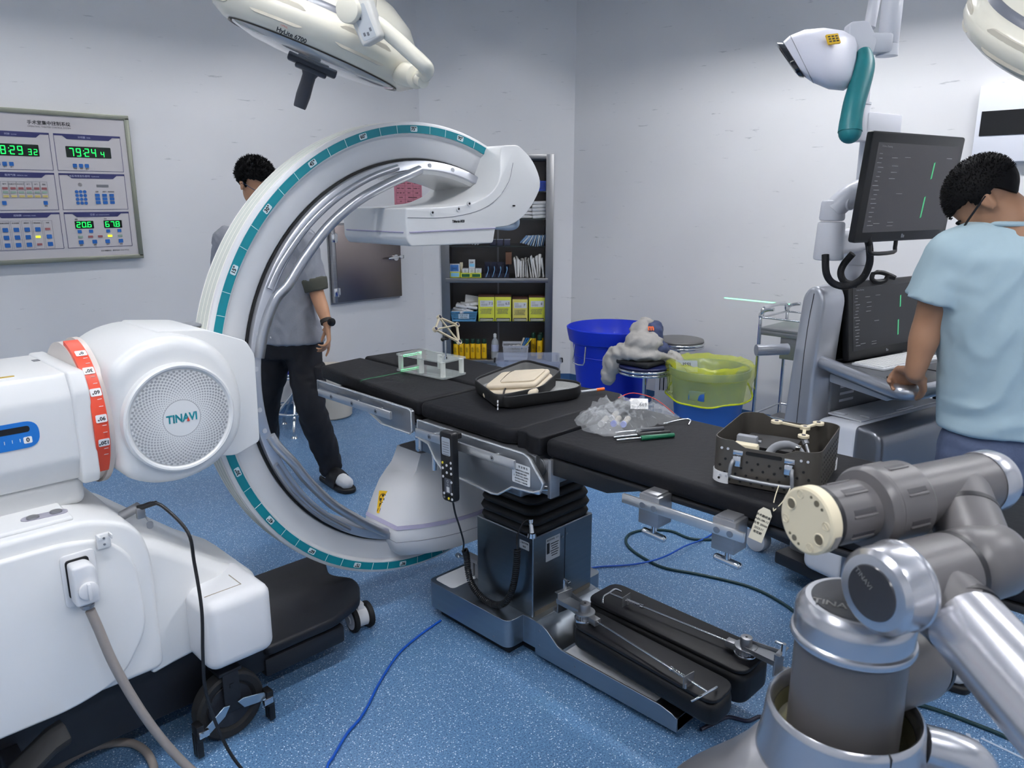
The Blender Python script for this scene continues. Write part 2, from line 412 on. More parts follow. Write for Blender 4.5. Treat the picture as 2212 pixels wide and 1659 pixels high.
# tick lines and degree labels
tk=new()
for sgn in (1,-1):
    for k in range(0,22):
        a=sgn*5*k
        if a%15==0: continue
        t=PH+a*KA
        if t>T1-.02 or t<T0+.02: continue
        m=frame(rp(.805,t,2.1995),rp(1,t,0)-rp(0,t,0),y=(0,1,0)); box(tk,(0,0,0),(.026,.0006,.0016),Mx=m)
obj('scale_ticks',tk,mat('tick_white','#e8f2f2',.5),ring,0)
for sgn,vals in ((1,(0,15,30,45,60,75,90)),(-1,(15,30,45,60,75,90,105))):
    for v in vals:
        t=PH+sgn*v*KA; c=rp(.805,t,2.1992)
        radial=(rp(1,t,0)-rp(0,t,0)).normalized()
        m=facing(c,(0,-1,0),radial)
        lb=new(); prism(lb,rrect(.03 if v<100 else .036,.018,.004),-.0004,.0004,m)
        tx=new(); tmesh(tx,'%d°'%v,m@Matrix.Translation((0,0,.0007)),.0165,bold=.0006)
        plate2('degree_plate',lb,tx,mat('plate_pale','#cfe0e4',.5),ring)
# silver inner band with hand rails
def band(bm,t0,t1,r0=.667,r1=.7,n=40): arc(bm,[(r1,2.192),(r1,2.33),(r0+.004,2.33),(r0,2.326),(r0,2.186),(r0+.004,2.182),(r1-.004,2.188)],t0,t1,n)
b=new(); band(b,T0,T1,n=110); obj('inner_cover',b,SILVER2,ring,40)
def rail(name,tt):
    bb=new(); pts=[rp(r,R(t),y) for t,r,y in tt]; tube(bb,pts,.0165,14,6,sx=1,sy=1); return obj(name,bb,SILVER,ring,60)
rail('hand_rail',[(8,.676,2.185),(16,.672,2.18),(24,.664,2.172),(29,.645,2.165),(38,.638,2.16),(50,.637,2.16),(62,.638,2.16),(74,.642,2.165),(82,.652,2.172),(88,.668,2.182)])
rail('hand_rail',[(-14,.672,2.185),(-18,.664,2.175),(-24,.646,2.165),(-32,.640,2.16),(-44,.638,2.16),(-56,.642,2.165),(-64,.655,2.17),(-70,.67,2.182)])
b=new(); tube(b,[rp(r,R(t),2.181) for t,r in ((26,.690),(34,.686),(46,.681),(58,.678),(70,.679),(80,.684))],.011,12,5); obj('rail_ridge',b,SILVER,ring,60)
b=new(); tube(b,[rp(r,R(t),2.181) for t,r in ((-22,.694),(-32,.69),(-44,.686),(-56,.688))],.009,12,5); obj('rail_ridge',b,SILVER,ring,60)
for t in (14,5,-6,-12,92,101,-73):
    c=rp(.684,R(t),2.185); b=new(); cyl(b,c+Vector((0,.002,0)),c-Vector((0,.0015,0)),.008,n=18); obj('screw_cap',b,LGREY,ring)
# white underside web near the top
b=new(); rings(b,[[rp(r,R(t),y) for r,y in ((.668,2.19),(.668,2.42),(.64+.0*t,2.40),(.655,2.2))] for t in range(86,115,3)]); obj('inner_web',b,WHITE,ring,40)
# ---- detector head ----
prof=[(1.567,1.42,.01),(1.585,1.396,.01),(1.962,1.392,.01),(1.975,1.447,.006),(2.06,1.452,.04),(2.15,1.50,.06),(2.225,1.60,.05),(2.222,1.70,.05),(2.15,1.748,.02),(2.062,1.742,.02),(2.042,1.69,.04),(2.01,1.625,.05),(1.955,1.566,.05),(1.86,1.533,.03),(1.72,1.522,.02),(1.567,1.52,.006)]
pp=rpoly(prof,.02,5)
# near and far cheeks plus a dished middle
b=new(); prism(b,pp,-2.43,-2.06,XZ(),.022,4,30)
for v in b.verts:
    # narrow the neck in depth towards the ring
    k=max(0,min(1,(v.co.z-1.58)/.16)); s=1-.30*k*k*(3-2*k); v.co.y=2.245+(v.co.y-2.245)*s
head=obj('detector_head',b,WHITE,G,35)
def curve_line(bm,pts,r,k=4): tube(bm,pts,r,6,k)
b=new()
curve_line(b,[(1.575,2.0597,1.49),(1.70,2.0597,1.487),(1.80,2.0597,1.493),(1.90,2.0597,1.512),(1.98,2.0597,1.548),(2.05,2.068,1.61),(2.095,2.09,1.68)],.0011)
obj('panel_seam',b,GREY,head)
b=new(); tube(b,[(1.5655,2.41,1.442),(1.566,2.075,1.442)],.0025,6); tube(b,[(1.58,2.0588,1.442),(1.972,2.0588,1.446)],.0025,6); obj('accent_line',b,mat('lilac_stripe','#a7a3bd',.5),head)
b=new()
for x,z in ((1.678,1.505),(1.795,1.516),(1.845,1.534)):
    b=new(); cyl(b,(x,2.062,z-.0),(x,2.0565,z),.0085,n=20); obj('screw_boss',b,WHITE2,head)
    b=new(); cyl(b,(x,2.058,z),(x,2.0555,z),.004,n=16); obj('screw',b,INK,head)
b=new(); cyl(b,(2.07,2.075,1.525),(2.07,2.055,1.525),.003,n=12); obj('screw',b,INK,head)
text('model_text','TiMerak-0020',facing((1.795,2.0592,1.4735),(0,-1,0)),.0125,INK,head,bold=.0004,sx=.8)
b=new(); tube(b,[(2.03,2.20,1.452),(2.12,2.20,1.445),(2.19,2.20,1.440),(2.215,2.19,1.452),(2.205,2.19,1.49),(2.19,2.2,1.51)],.013,12,5); obj('grab_handle',b,mat('pale_blue_handle','#9fb0c4',.35),head)
# ---- tube housing (bottom) ----
def hring(z,x0,x1,hy0,bul,y0=2.245,cut=.3,n=8):
    """octagonal footprint, front bulged towards -Y and back towards +Y"""
    out=[]; 
    for sg in (-1,1):
        for i in range(n+1):
            t=i/n; x=x0+(x1-x0)*t if sg<0 else x1-(x1-x0)*t; q=t if sg<0 else 1-t
            yy=hy0+bul*math.sin(PI*min(1,max(0,q)))**.8; out.append(Vector((x,y0+sg*yy,z)))
    return out
b=new(); L=[(.232,1.60,2.10,.07,.09),(.25,1.565,2.15,.085,.105),(.30,1.545,2.17,.095,.11),(.345,1.54,2.175,.098,.108),(.40,1.558,2.15,.094,.10),(.45,1.58,2.12,.09,.085),(.50,1.605,2.08,.085,.06),(.535,1.635,2.04,.08,.035),(.56,1.66,2.0,.078,.014),(.585,1.672,1.985,.075,.006),(.618,1.687,1.975,.073,.002)]
rings(b,[hring(*l) for l in L]); tubeh=obj('tube_housing',b,WHITE2,G,60)
b=new(); prism(b,rrect(.288,.146,.02,4,1.831,2.245),.6175,.6195); obj('housing_cap',b,mat('cap_grey','#85878a',.4),tubeh)
b=new(); prism(b,[(1.745,2.20),(1.87,2.185),(1.90,2.29),(1.75,2.30)],.6195,.6205); obj('beam_window',b,mat('window_dark','#35343a',.3),tubeh,0)
def hloop(z,x0,x1,h,bu,grow): return [Vector((v.x+(v.x-1.83)*0,2.245+(v.y-2.245)*(1+grow/ (abs(v.y-2.245)+1e-3)),z)) for v in hring(z,x0,x1,h,bu)]
b=new()
for za,zb,A,B in ((.362,.376,(1.5445,2.168,.0985,.1065),(1.550,2.161,.0975,.105)),):
    rs=[]
    for z,l,g in ((za,A,.0),(za,A,.0012),(zb,B,.0012),(zb,B,.0)):
        rs.append([Vector((1.85+(v.x-1.85)*(1+g/.3),2.245+(v.y-2.245)*(1+g*8),z)) for v in hring(z,*l)])
    rings(b,rs,cap=False)
obj('lilac_band',b,mat('lilac_stripe','#a7a3bd',.5),tubeh)
b=new(); tube(b,[v for v in [Vector((1.85+(v.x-1.85)*1.002,2.245+(v.y-2.245)*1.004,.312)) for v in hring(.312,1.544,2.171,.0955,.1095)]],.0012,6,loop=True); obj('housing_seam',b,GREY,tubeh)
# radiation sticker on the left slope
n0=Vector((-.9,-.2,.38)); m=facing((1.5725,2.268,.43),n0,(.3,.22,1)); b=new(); prism(b,rrect(.045,.085,.004),-.002,.0012,m); st=obj('warning_sticker',b,mat('sticker_yellow','#e0b318',.45),tubeh,0)
b=new()
t=new(); lathe(t,[(.0155,-.0002),(.0175,-.0002),(.0175,.0008),(.0155,.0008),(.0155,-.0002)],n=24); merge(b,t,m@Matrix.Translation((0,.015,.0012)))
for k in range(3):
    a0=R(90+120*k); prism(b,[(.003*math.cos(a0),.003*math.sin(a0)),(.014*math.cos(a0-.5),.014*math.sin(a0-.5)),(.0145*math.cos(a0),.0145*math.sin(a0)),(.014*math.cos(a0+.5),.014*math.sin(a0+.5))],.0008,.0018,m@Matrix.Translation((0,.015,.0005)))
for p in (((-.012,-.004),(-.004,-.004),(-.014,-.022)),((.012,-.004),(.004,-.004),(.014,-.022))): prism(b,p,.001,.002,m)
for x in (-.016,-.006,.006,.016): prism(b,[(x-.0012,-.024),(x+.0012,-.024),(x*1.2+.0012,-.036),(x*1.2-.0012,-.036)],.001,.002,m)
obj('warning_symbol',b,INK,st,0)
# ---- rotating drum and cradle ----
b=new(); o=[(.607,.85,.03),(.602,1.135,.03),(.67,1.185,.05),(.76,1.205,.06),(.87,1.175,.08),(.93,1.09,.09),(.948,.99,.08),(.93,.89,.09),(.855,.82,.08),(.76,.797,.06),(.67,.81,.06)]
prism(b,rpoly(o,.05,5),-2.42,-2.015,XZ(),.035,4,25)
drum=obj('drum_cover',b,WHITE,G,40)
dc=(.757,2.0,.986)
MD=frame(dc,(1,0,0),y=(0,0,1))  # local z -> -Y
b=new(); lathe(b,[(.147,-.016),(.1455,.004),(.141,.009),(.136,.008),(.132,.002),(.130,.001),(.128,.0035),(.05,.008),(.0,.008)],MD,64); cap=obj('drum_cap',b,WHITE,drum,30)
# perforation pattern: rosette of square dots growing outwards
b=new(); nsp=52
for k in range(16):
    rr=.052+.0049*k; s=.0009+.00014*k
    if rr>.126: break
    for j in range(nsp):
        a=2*PI*(j+.5*(k%2))/nsp
        zz=.0035+(.134-rr)/(.084)*.0045+.0004
        m=MD@Matrix.Translation((rr*math.cos(a),rr*math.sin(a),zz))@Matrix.Rotation(a,4,'Z')
        v=[b.verts.new(m@Vector((x*s,y*s,.0003))) for x,y in ((-1,-1),(1,-1),(1,1),(-1,1))]
        b.faces.new(v)
obj('vent_dots',b,mat('vent_grey','#9b9da0',.6),cap,0)
b=new(); lathe(b,[(.0485,.0079),(.0493,.0083),(.05,.0079)],MD,48); obj('logo_ring',b,INKG,cap)
m=MD@Matrix.Translation((0,0,.0088))@Matrix.Rotation(R(-1),4,'Z')
text('logo_text','TINAVI',m@Matrix.Translation((0,0,0)),.030,mat('logo_teal','#15808c',.4),cap,bold=.0009,sx=.86)
b=new(); prism(b,[(.0115,-.0105),(.0195,-.0105),(.0155,.001)],.0003,.0012,m); obj('logo_accent',b,mat('logo_red','#c63a2c',.4),cap,0)
b=new(); o=[(.76,.84),(.95,.806),(1.028,.832),(1.034,1.10),(1.01,1.145),(.90,1.19),(.76,1.205)]
prism(b,rpoly(o,.012,3),-2.385,-2.115,XZ(),.012,3); obj('cradle_block',b,WHITE,G,40)
b=new(); bx(b,.88,.95,2.26,2.33,1.178,1.186,.003,Mx=None); obj('cradle_label',b,GREY,G)
# ---- orange rotation scale ----
AX=Matrix(((0,0,1,0),(1,0,0,2.245),(0,1,0,.99),(0,0,0,1)))   # local z -> X, x->Y, y->Z
b=new(); cyl(b,(0,0,.556),(0,0,.592),.192,.192,64,Mx=AX); cyl(b,(0,0,.45),(0,0,.556),.13,.13,32,Mx=AX); cyl(b,(0,0,.592),(0,0,.606),.20,.20,64,Mx=AX)
obj('scale_backing',b,mat('tape_translucent','#cfc7c2',.3),G,40)
b=new(); rs=[]
for i in range(64):
    a=R(100+i*120/63); rs.append([Vector((x,2.245+r*math.cos(a),.99+r*math.sin(a))) for r,x in ((.2035,.558),(.2035,.592),(.19,.592),(.19,.558))])
rings(b,rs); osc=obj('rotation_scale',b,ORANGE,G,40)
wt=new()
for v,a in ((0,121),(30,138),(60,155),(90,174),(120,192)):
    aa=R(a); c=Vector((.577,2.245+.2040*math.cos(aa),.99+.2040*math.sin(aa))); n=Vector((0,math.cos(aa),math.sin(aa)))
    b=new(); tb=new(); m=facing(c,n,(1,0,0)); m=m@Matrix.Rotation(R(90),4,'Z'); prism(b,rrect(.026,.020,.003),0,.0012,m); tmesh(tb,'%d°'%v,m@Matrix.Rotation(R(180),4,'Z')@Matrix.Translation((0,0,.0015)),.0135,bold=.0004)
    plate2('degree_plate',b,tb,mat('plate_white','#efefef',.5),osc)
    for d in (5.2,10.4): 
        a2=R(a+d); c=Vector((.582,2.245+.2038*math.cos(a2),.99+.2038*math.sin(a2))); box(wt,(0,0,0),(.0012,.010,.0012),Mx=facing(c,(0,math.cos(a2),math.sin(a2)),(1,0,0)))
obj('scale_ticks',wt,mat('plate_white','#efefef',.5),osc,0)
# ---- horizontal arm box ----
b=new(); o=[(2.085,1.13),(2.415,1.13),(2.445,1.08),(2.445,.92),(2.41,.855),(2.085,.855),(2.056,.918),(2.056,1.075)]
def yzp(bm,o,x0,x1,r=.01,seg=3,ang=20): prism(bm,[(-y,z) for y,z in o],-x1,-x0,YZ(),r,seg,ang)
yzp(b,o,-.35,.548); arm=obj('horizontal_arm',b,WHITE,G,30)
b=new(); o2=[(2.075,1.135),(2.42,1.135),(2.452,1.085),(2.452,.87),(2.44,.845),(2.06,.845),(2.048,.87),(2.048,1.085)]
yzp(b,o2,.520,.562,.008); obj('arm_end_cap',b,WHITE,arm,30)
b=new(); bx(b,-.35,.535,2.10,2.40,.78,.857,.02,3); obj('arm_slide',b,WHITE,arm,30)
m=facing((.36,2.0555,1.005),(0,-1,0))
b=new(); prism(b,rpoly([(-.75,.03),(.081,.03),(.081,-.035),(-.75,-.035)],.03,6),0,.0012,m); sc=obj('length_scale',b,BLUE,arm,0)
b=new(); prism(b,rpoly([(-.75,.019),(.062,.019),(.062,.004),(-.75,.004)],.008,6),.0012,.0016,m); obj('slot',b,BLACK,sc,0)
for v,x in ((0,.055),(5,-.025),(10,-.105)):
    b=new(); tb=new(); prism(b,rrect(.018,.016,.003,4,x,-.016),.0012,.0018,m); tmesh(tb,str(v),m@Matrix.Translation((x,-.016,.002)),.015,bold=.0004)
    plate2('number_plate',b,tb,mat('plate_white','#efefef',.5),sc)
b=new()
for k in range(-8,5):
    if k%5: box(b,(.055+.016*(k-4)+.016*0,-.014,.0015),(.0012,.008,.0006),Mx=m)
obj('scale_ticks',b,mat('plate_white','#efefef',.5),sc,0)
b=new(); bx(b,.505,.54,2.30,2.325,1.1295,1.131,0); bx(b,.28,.31,2.17,2.19,1.1295,1.131); tmesh(b,'III·III',Matrix.Translation((.35,2.155,1.1308)),.02); obj('printed_label',b,INKG,arm,0)
b=new(); prism(b,rrect(.05,.012,.005,4,.40,2.14),1.1298,1.1312); obj('gold_mark',b,mat('label_gold','#b99b3a',.5),arm,0)
# ---- cart body ----
b=new(); o=[(-.5,.32),(-.5,.79),(.50,.79,.05),(.60,.745,.08),(.63,.66,.05),(.63,.32,.03)]
prism(b,rpoly(o,.02,6),-2.54,-1.955,XZ(),.018,3,50); body=obj('cart_body',b,WHITE,G,35)
b=new(); o=[(-.5,.315),(-.5,.745),(.44,.752),(.53,.73),(.585,.66),(.595,.46),(.52,.345),(.40,.315)]
prism(b,rpoly(o,.05,6),-1.96,-1.940,XZ(),.009,3,50); sp=obj('side_panel',b,WHITE,body,35)
b=new(); bx(b,-.5,.47,1.98,2.50,.785,.80,.008,3); obj('top_cover',b,WHITE,body)
b=new(); prism(b,rrect(.10,.032,.016,6,0,0),0,.002,Matrix.Translation((.42,2.03,.80))@Matrix.Rotation(R(-6),4,'Z')); obj('button_plate',b,mat('plate_grey','#9a99a6',.4),body)
for dx in (-.025,.025):
    b=new(); cyl(b,(.42+dx,2.03,.80),(.42+dx,2.03,.806),.014,n=24,bev=.002); obj('push_button',b,STEEL,body)
b=new(); bx(b,.22,.27,2.02,2.05,.80,.815,.003,2); obj('latch_block',b,WHITE,body)
# fairing to the front wheel
b=new()
rs=[]
for x,zt,y0,y1 in ((.60,.70,1.97,2.53),(.66,.665,1.985,2.50),(.74,.60,2.0,2.46),(.84,.52,2.02,2.42),(.93,.46,2.04,2.40),(.96,.43,2.06,2.38)):
    rs.append([Vector((x,y0,.30)),Vector((x,y0,zt-.03)),Vector((x,y0+.03,zt)),Vector((x,y1-.03,zt)),Vector((x,y1,zt-.03)),Vector((x,y1,.30))])
rings(b,rs); bevel(b,.012,3,ang=30); obj('front_fairing',b,WHITE,body,45)
for yc in (1.985,2.505):
    b=new(); rs=[]
    bx(b,.715,.912,yc-.115,yc+.115,.285,.495 if yc<2.2 else .40,.035,5); obj('wheel_cover',b,WHITE2,body,40)
b=new(); tube(b,[(.74,1.925,.4955),(.845,1.925,.4955),(.845,2.0,.4955)],.0012,6); obj('cover_seam',b,mat('seam_brown','#8d8371',.6),body)
b=new(); bx(b,.965,.975,2.06,2.085,.33,.40,.003); bx(b,.955,.975,2.06,2.085,.385,.40,.003); obj('cable_hook',b,WHITE2,body)
# black chassis
b=new(); bx(b,-.5,.98,2.05,2.44,.105,.315,.01,2); ch_=obj('chassis',b,BLACKM,G,30)
b=new(); o=[(.95,2.03),(1.20,2.03),(1.33,2.08),(1.39,2.17),(1.40,2.23,.02),(1.35,2.31,.04),(1.44,2.50),(.95,2.50)]
prism(b,rpoly(o,.03,5),.160,.197,None,.012,3,40); bx(b,.95,1.24,2.04,2.48,.085,.15,.01)
obj('chassis_nose',b,BLACKM,ch_,40)
b=new(); cyl(b,(1.33,2.30,.178),(1.33,2.30,.19),.013,n=16); obj('screw',b,STEEL,ch_)
# twin front caster
def twin(x,y,rz):
    c=thing('t','t','t'); del c['label'],c['category']; c.name='twin_caster'; c.parent=G; 
    M=Matrix.Translation((x,y,.05))@Matrix.Rotation(rz,4,'Z')@Matrix.Scale(.8,4)
    for s in (-1,1):
        b=new(); t=new(); lathe(t,[(.0,-.012),(.05,-.014),(.06,-.010),(.062,0),(.06,.010),(.05,.014),(0,.012)],n=32); merge(b,t,M@Matrix.Translation((s*.038,0,0))@Matrix.Rotation(R(90),4,'Y'))
        wl=obj('wheel',b,RUBBER,G,35)
        b=new(); t=new(); lathe(t,[(.0,-.022),(.016,-.021),(.018,-.016),(.046,-.0145),(.047,-.012),(.047,.012),(.046,.0145),(0,.018)],n=32); merge(b,t,M@Matrix.Translation((s*.038,0,0))@Matrix.Rotation(R(90)*(1 if s<0 else -1)*1,4,'Y'))
        obj('wheel_hub',b,LGREY,wl,35)
    b=new(); cyl(b,(-.024,0,0),(.024,0,0),.045,n=28,Mx=M); box(b,(0,.0,.05),(.03,.03,.04),Mx=M); obj('caster_body',b,WHITE2,G,35)
    bpy.data.objects.remove(c)
twin(1.40,2.195,R(-6))
# big rear caster with brakes
def bigcaster(x,y,rz,full=True):
    M=Matrix.Translation((x,y,.105))@Matrix.Rotation(rz,4,'Z')
    W=M@Matrix.Rotation(R(90),4,'X')
    b=new(); lathe(b,[(0,-.012),(.07,-.012),(.078,-.022),(.095,-.024),(.102,-.018),(.104,0),(.102,.018),(.095,.024),(.078,.022),(.07,.012),(0,.012)],W,48); wl=obj('braked_wheel',b,RUBBER,G,30)
    b=new(); lathe(b,[(0,.0135),(.068,.0135),(.066,.016),(0,.016)],W,40); obj('wheel_hub',b,mat('hub_dark','#22242a',.45),wl,30)
    b=new(); box(b,(0,-.032,.055),(.05,.006,.13),.003,Mx=M); box(b,(0,0,.118),(.07,.07,.012),.003,Mx=M); box(b,(0,-.036,.075),(.012,.002,.012),Mx=M); obj('fork',b,BLACKM,wl,30)
    P=mat('zinc_plate','#9fb3c2',.3,metal=.8)
    for s in (-1,1):
        b=new(); o=[(.012,.016),(.03,.02),(.095,-.022 if s<0 else .004),(.102,-.040 if s<0 else -.012),(.088,-.046 if s<0 else -.022),(.03,-.012)]
        prism(b,[(s*px,pz) for px,pz in o],.036,.040,M@XZ(0),.001,1); obj('brake_lever',b,P,wl,30)
        b=new()
        for k in range(3): box(b,(s*.112,-.045+.012*k,-.06),(.018,.008,.07),.002,Mx=M)
        box(b,(s*.108,-.033,-.02),(.022,.035,.05),.003,Mx=M); obj('brake_pad',b,BLACK,wl,30)
        b=new(); box(b,(s*.10,-.05,-.022),(.03,.012,.02),.002,Mx=M); obj('brake_clamp',b,CHROME,wl,30)
bigcaster(.80,1.985,R(2)); bigcaster(.80,2.505,0)
# socket, plug and holder on the side
m=facing((.455,1.9395,.655),(0,-1,0))
b=new(); prism(b,rrect(.078,.135,.012,5),-.002,.006,m,.003,2); obj('socket_frame',b,WHITE2,body,35)
b=new(); prism(b,rrect(.052,.098,.008,4,-.004,.006),.006,.009,m); obj('socket_gasket',b,BLACK,body)
b=new(); prism(b,rpoly([(-.028,-.05),(.024,-.05),(.024,.04),(.012,.052),(-.028,.052)],.008,3),.009,.055,m,.006,3); pl=obj('plug',b,WHITE2,body,35)
b=new(); cyl(b,(0,-.012,.055),(0,-.012,.064),.022,n=28,bev=.002,Mx=m); box(b,(0,-.012,.066),(.008,.042,.012),.003,Mx=m); obj('plug_knob',b,WHITE2,pl,35)
b=new(); cyl(b,(0,-.05,.03),(0,-.068,.03),.014,n=20,Mx=m); cyl(b,(0,-.057,.03),(0,-.063,.03),.017,n=8,Mx=m); obj('cable_gland',b,STEEL,pl,35)
b=new(); m2=facing((.515,1.9395,.735),(0,-1,0)); box(b,(0,0,.006),(.032,.038,.012),.003,Mx=m2); box(b,(-.012,.014,.016),(.006,.01,.022),.002,Mx=m2); box(b,(.014,.014,.018),(.004,.012,.026),.002,Mx=m2); obj('cable_clip',b,WHITE,body,30)
b=new(); 
for z in (-.008,.008): cyl(b,(0,z,.012),(0,z,.0135),.003,n=10,Mx=m2)
obj('screw',b,STEEL,body)
# key switch with black lead socket
b=new(); cyl(b,(.60,2.06,.735),(.635,2.03,.76),.013,n=18); box(b,(.635,2.02,.745),(.022,.012,.03),.003); obj('key_switch',b,STEEL,body,30)
b=new(); cyl(b,(.645,2.02,.735),(.65,2.015,.72),.002,n=8); prism(b,rrect(.016,.02,.006,4),-.001,.001,facing((.652,2.012,.708),(-.5,-1,.1))); obj('key',b,STEEL,body,0)
# pedal
b=new(); rings(b,[[Vector((x,y+dy,z+dz)) for dy,dz in ((-.045,-.012),(.045,-.012),(.05,.01),(0,.02),(-.05,.01))] for x,y,z in ((.20,1.93,.17),(.27,1.93,.22),(.34,1.93,.265),(.375,1.93,.275))]); bevel(b,.006,2); obj('foot_pedal',b,RUBBER,G,40)
b=new(); bx(b,.25,.29,1.95,2.06,.12,.22,.004); obj('pedal_bracket',b,BLACKM,G)
# cables of the machine
b=new(); tube(b,[(.457,1.90,.583),(.468,1.895,.53),(.488,1.89,.43),(.522,1.885,.31),(.565,1.88,.19),(.61,1.87,.09),(.645,1.85,.03),(.67,1.80,.013),(.64,1.72,.013),(.58,1.74,.013),(.555,1.85,.013),(.565,1.95,.013),(.58,1.995,.013),(.586,2.065,.013),(.572,2.128,.013),(.538,2.167,.013),(.484,2.193,.013),(.423,2.188,.013),(.36,2.16,.013),(.2,2.08,.013)],.0115,14,6)
o_=obj('power_cable',b,mat('cable_grey','#8e8783',.5,noise_=.08),None,60); tag(o_,'thick grey power cable hanging from the plug on the white machine to the floor','cable')
b=new(); tube(b,[(.638,2.02,.762),(.66,1.99,.775),(.68,1.96,.76),(.71,1.91,.70),(.712,1.895,.62),(.705,1.86,.50),(.69,1.845,.38),(.685,1.84,.28),(.70,1.83,.17),(.72,1.80,.08),(.745,1.76,.02),(.76,1.70,.006),(.72,1.55,.006)],.0045,10,6); cyl(b,(.632,2.028,.757),(.665,1.985,.775),.008,.006,12)
tag(obj('sensor_cable',b,BLACK,None,60),'thin black cable looping from the key switch down past the front wheel cover','cable')
# ================= operating table =================
T=thing('operating_table','long operating table with black pads on a brushed steel column','operating table',(1.87,1.76,0))
b=new()
def padm(o,z0,z1,r=.018): 
    b=new(); prism(b,rpoly(o,.02,4),z0,z1,None,r,4,40); return b
def sag(b,amp=.002,sc=6):
    for v in b.verts: v.co+=Vector((0,0,noise.noise(v.co*sc)*amp))
    return b
pads=[]
for o in ([(1.645,2.785),(1.868,2.815),(1.868,2.035),(1.575,2.035)],[(1.888,2.825),(2.19,2.80),(2.17,2.06),(2.13,2.035),(1.888,2.035)]):
    obj('head_pad',padm(o,.815,.87),PAD,T,50)
obj('seat_pad',padm([(1.572,2.022),(2.15,2.022),(2.15,1.74),(2.17,1.70),(2.17,1.60),(2.10,1.555),(1.60,1.555),(1.567,1.60)],.815,.87),PAD,T,50)
obj('seat_pad',padm([(1.575,1.562),(2.10,1.562),(2.10,1.45),(1.567,1.45),(1.567,1.50),(1.59,1.53)],.812,.869,.014),PAD,T,50)
b=padm([(1.567,1.432),(2.05,1.432),(2.05,.12),(1.567,.12)],.818,.872); obj('foot_pad',b,PAD,T,50)
CARB=mat('carbon_board','#1a1b1e',.42,noise_=.2,nscale=300)
b=new(); o=[(1.415,.817),(1.415,.765),(1.205,.765),(1.10,.80),(.12,.80),(.12,.817)]
prism(b,[(-y,z) for y,z in reversed(o)],-2.05,-1.57,YZ(),.005,2,30)
obj('carbon_board',b,CARB,T,30)
# side plates + frames
PL=mat('satin_aluminium','#94979b',.36,metal=.85,noise_=.04,nscale=5,stretch=(1,6,1))
EDGE=mat('bright_edge','#d8dcdf',.25,metal=.7)
def side(name,o,x0,x1,e=True):
    b=new(); prism(b,[(-y,z) for y,z in o],-x1,-x0,YZ(),.003,2,30); p=obj(name,b,PL,T,30)
    if e:
        b=new(); c=[Vector((x0-.0005,y,z)) for y,z in o]; tube(b,c,.0035,6,loop=True,up=(1,0,0)); obj('plate_edge',b,EDGE,p,40)
    return p
mid=[(1.995,.818),(1.995,.755),(1.94,.745),(1.905,.70),(1.87,.672),(1.63,.655),(1.60,.66),(1.54,.70),(1.45,.708),(1.42,.722),(1.412,.745),(1.47,.81),(1.49,.818)]
for x0,x1 in ((1.54,1.553),(2.165,2.178)):
    side('side_plate',mid,x0,x1)
hd=[(2.64,.848),(2.64,.806),(2.30,.79),(2.215,.757),(2.045,.757),(2.035,.77),(2.035,.838),(2.05,.845)]
for x0,x1 in ((1.545,1.56),(2.165,2.18)): side('head_side_plate',hd,x0,x1)
b=new(); bx(b,1.56,2.165,2.05,2.62,.79,.815,.004); bx(b,1.60,2.12,2.03,2.2,.765,.79,.004); obj('head_frame',b,CARB,T)
b=new(); bx(b,1.56,2.16,1.46,2.0,.70,.814,.004); bx(b,1.60,2.12,1.56,1.96,.64,.70,.01); obj('seat_frame',b,mat('frame_steel','#85888c',.35,metal=.9),T)
def railobj(parent,x,y0,y1,z0,z1,ys):
    b=new(); bx(b,x,x+.01,y0,y1,z0,z1,.0015); r=obj('side_rail',b,mat('rail_steel','#c6c8ca',.28,metal=.85),parent,30)
    for y in ys:
        b=new(); cyl(b,(x+.01,y,(z0+z1)/2+.0),(x+.036,y,(z0+z1)/2),.007,n=16); obj('rail_spacer',b,CHROME,r)
        b=new(); cyl(b,(x+.0005,y-.01,(z0+z1)/2),(x-.001,y-.01,(z0+z1)/2),.0085,n=20); obj('rail_bolt',b,PL,r)
        b=new(); cyl(b,(x-.001,y-.01,(z0+z1)/2),(x-.0015,y-.01,(z0+z1)/2),.0035,n=6); obj('bolt_socket',b,INK,r)
    return r
railobj(T,1.505,2.105,2.575,.803,.831,(2.49,2.35,2.20)); railobj(T,1.505,1.498,1.965,.775,.803,(1.90,1.60))
b=new(); 
for y,z in ((1.93,.69),(1.87,.69)): pass
# hinge between head and seat
b=new(); bx(b,1.57,1.60,1.99,2.05,.755,.80,.006); cyl(b,(1.555,2.02,.775),(1.62,2.02,.775),.016,n=20); bx(b,1.553,1.575,2.0,2.03,.70,.76,.003); cyl(b,(1.55,2.012,.705),(1.58,2.012,.705),.007,n=14); obj('hinge',b,CHROME,T,30)
for y,x,z0 in ((1.985,1.60,.625),(1.93,1.66,.625)):
    b=new(); cyl(b,(x,y,z0),(x,y,.72),.0085,n=18); cyl(b,(x,y,.70),(x,y,.712),.011,n=18); obj('lock_pin',b,CHROME,T,30)
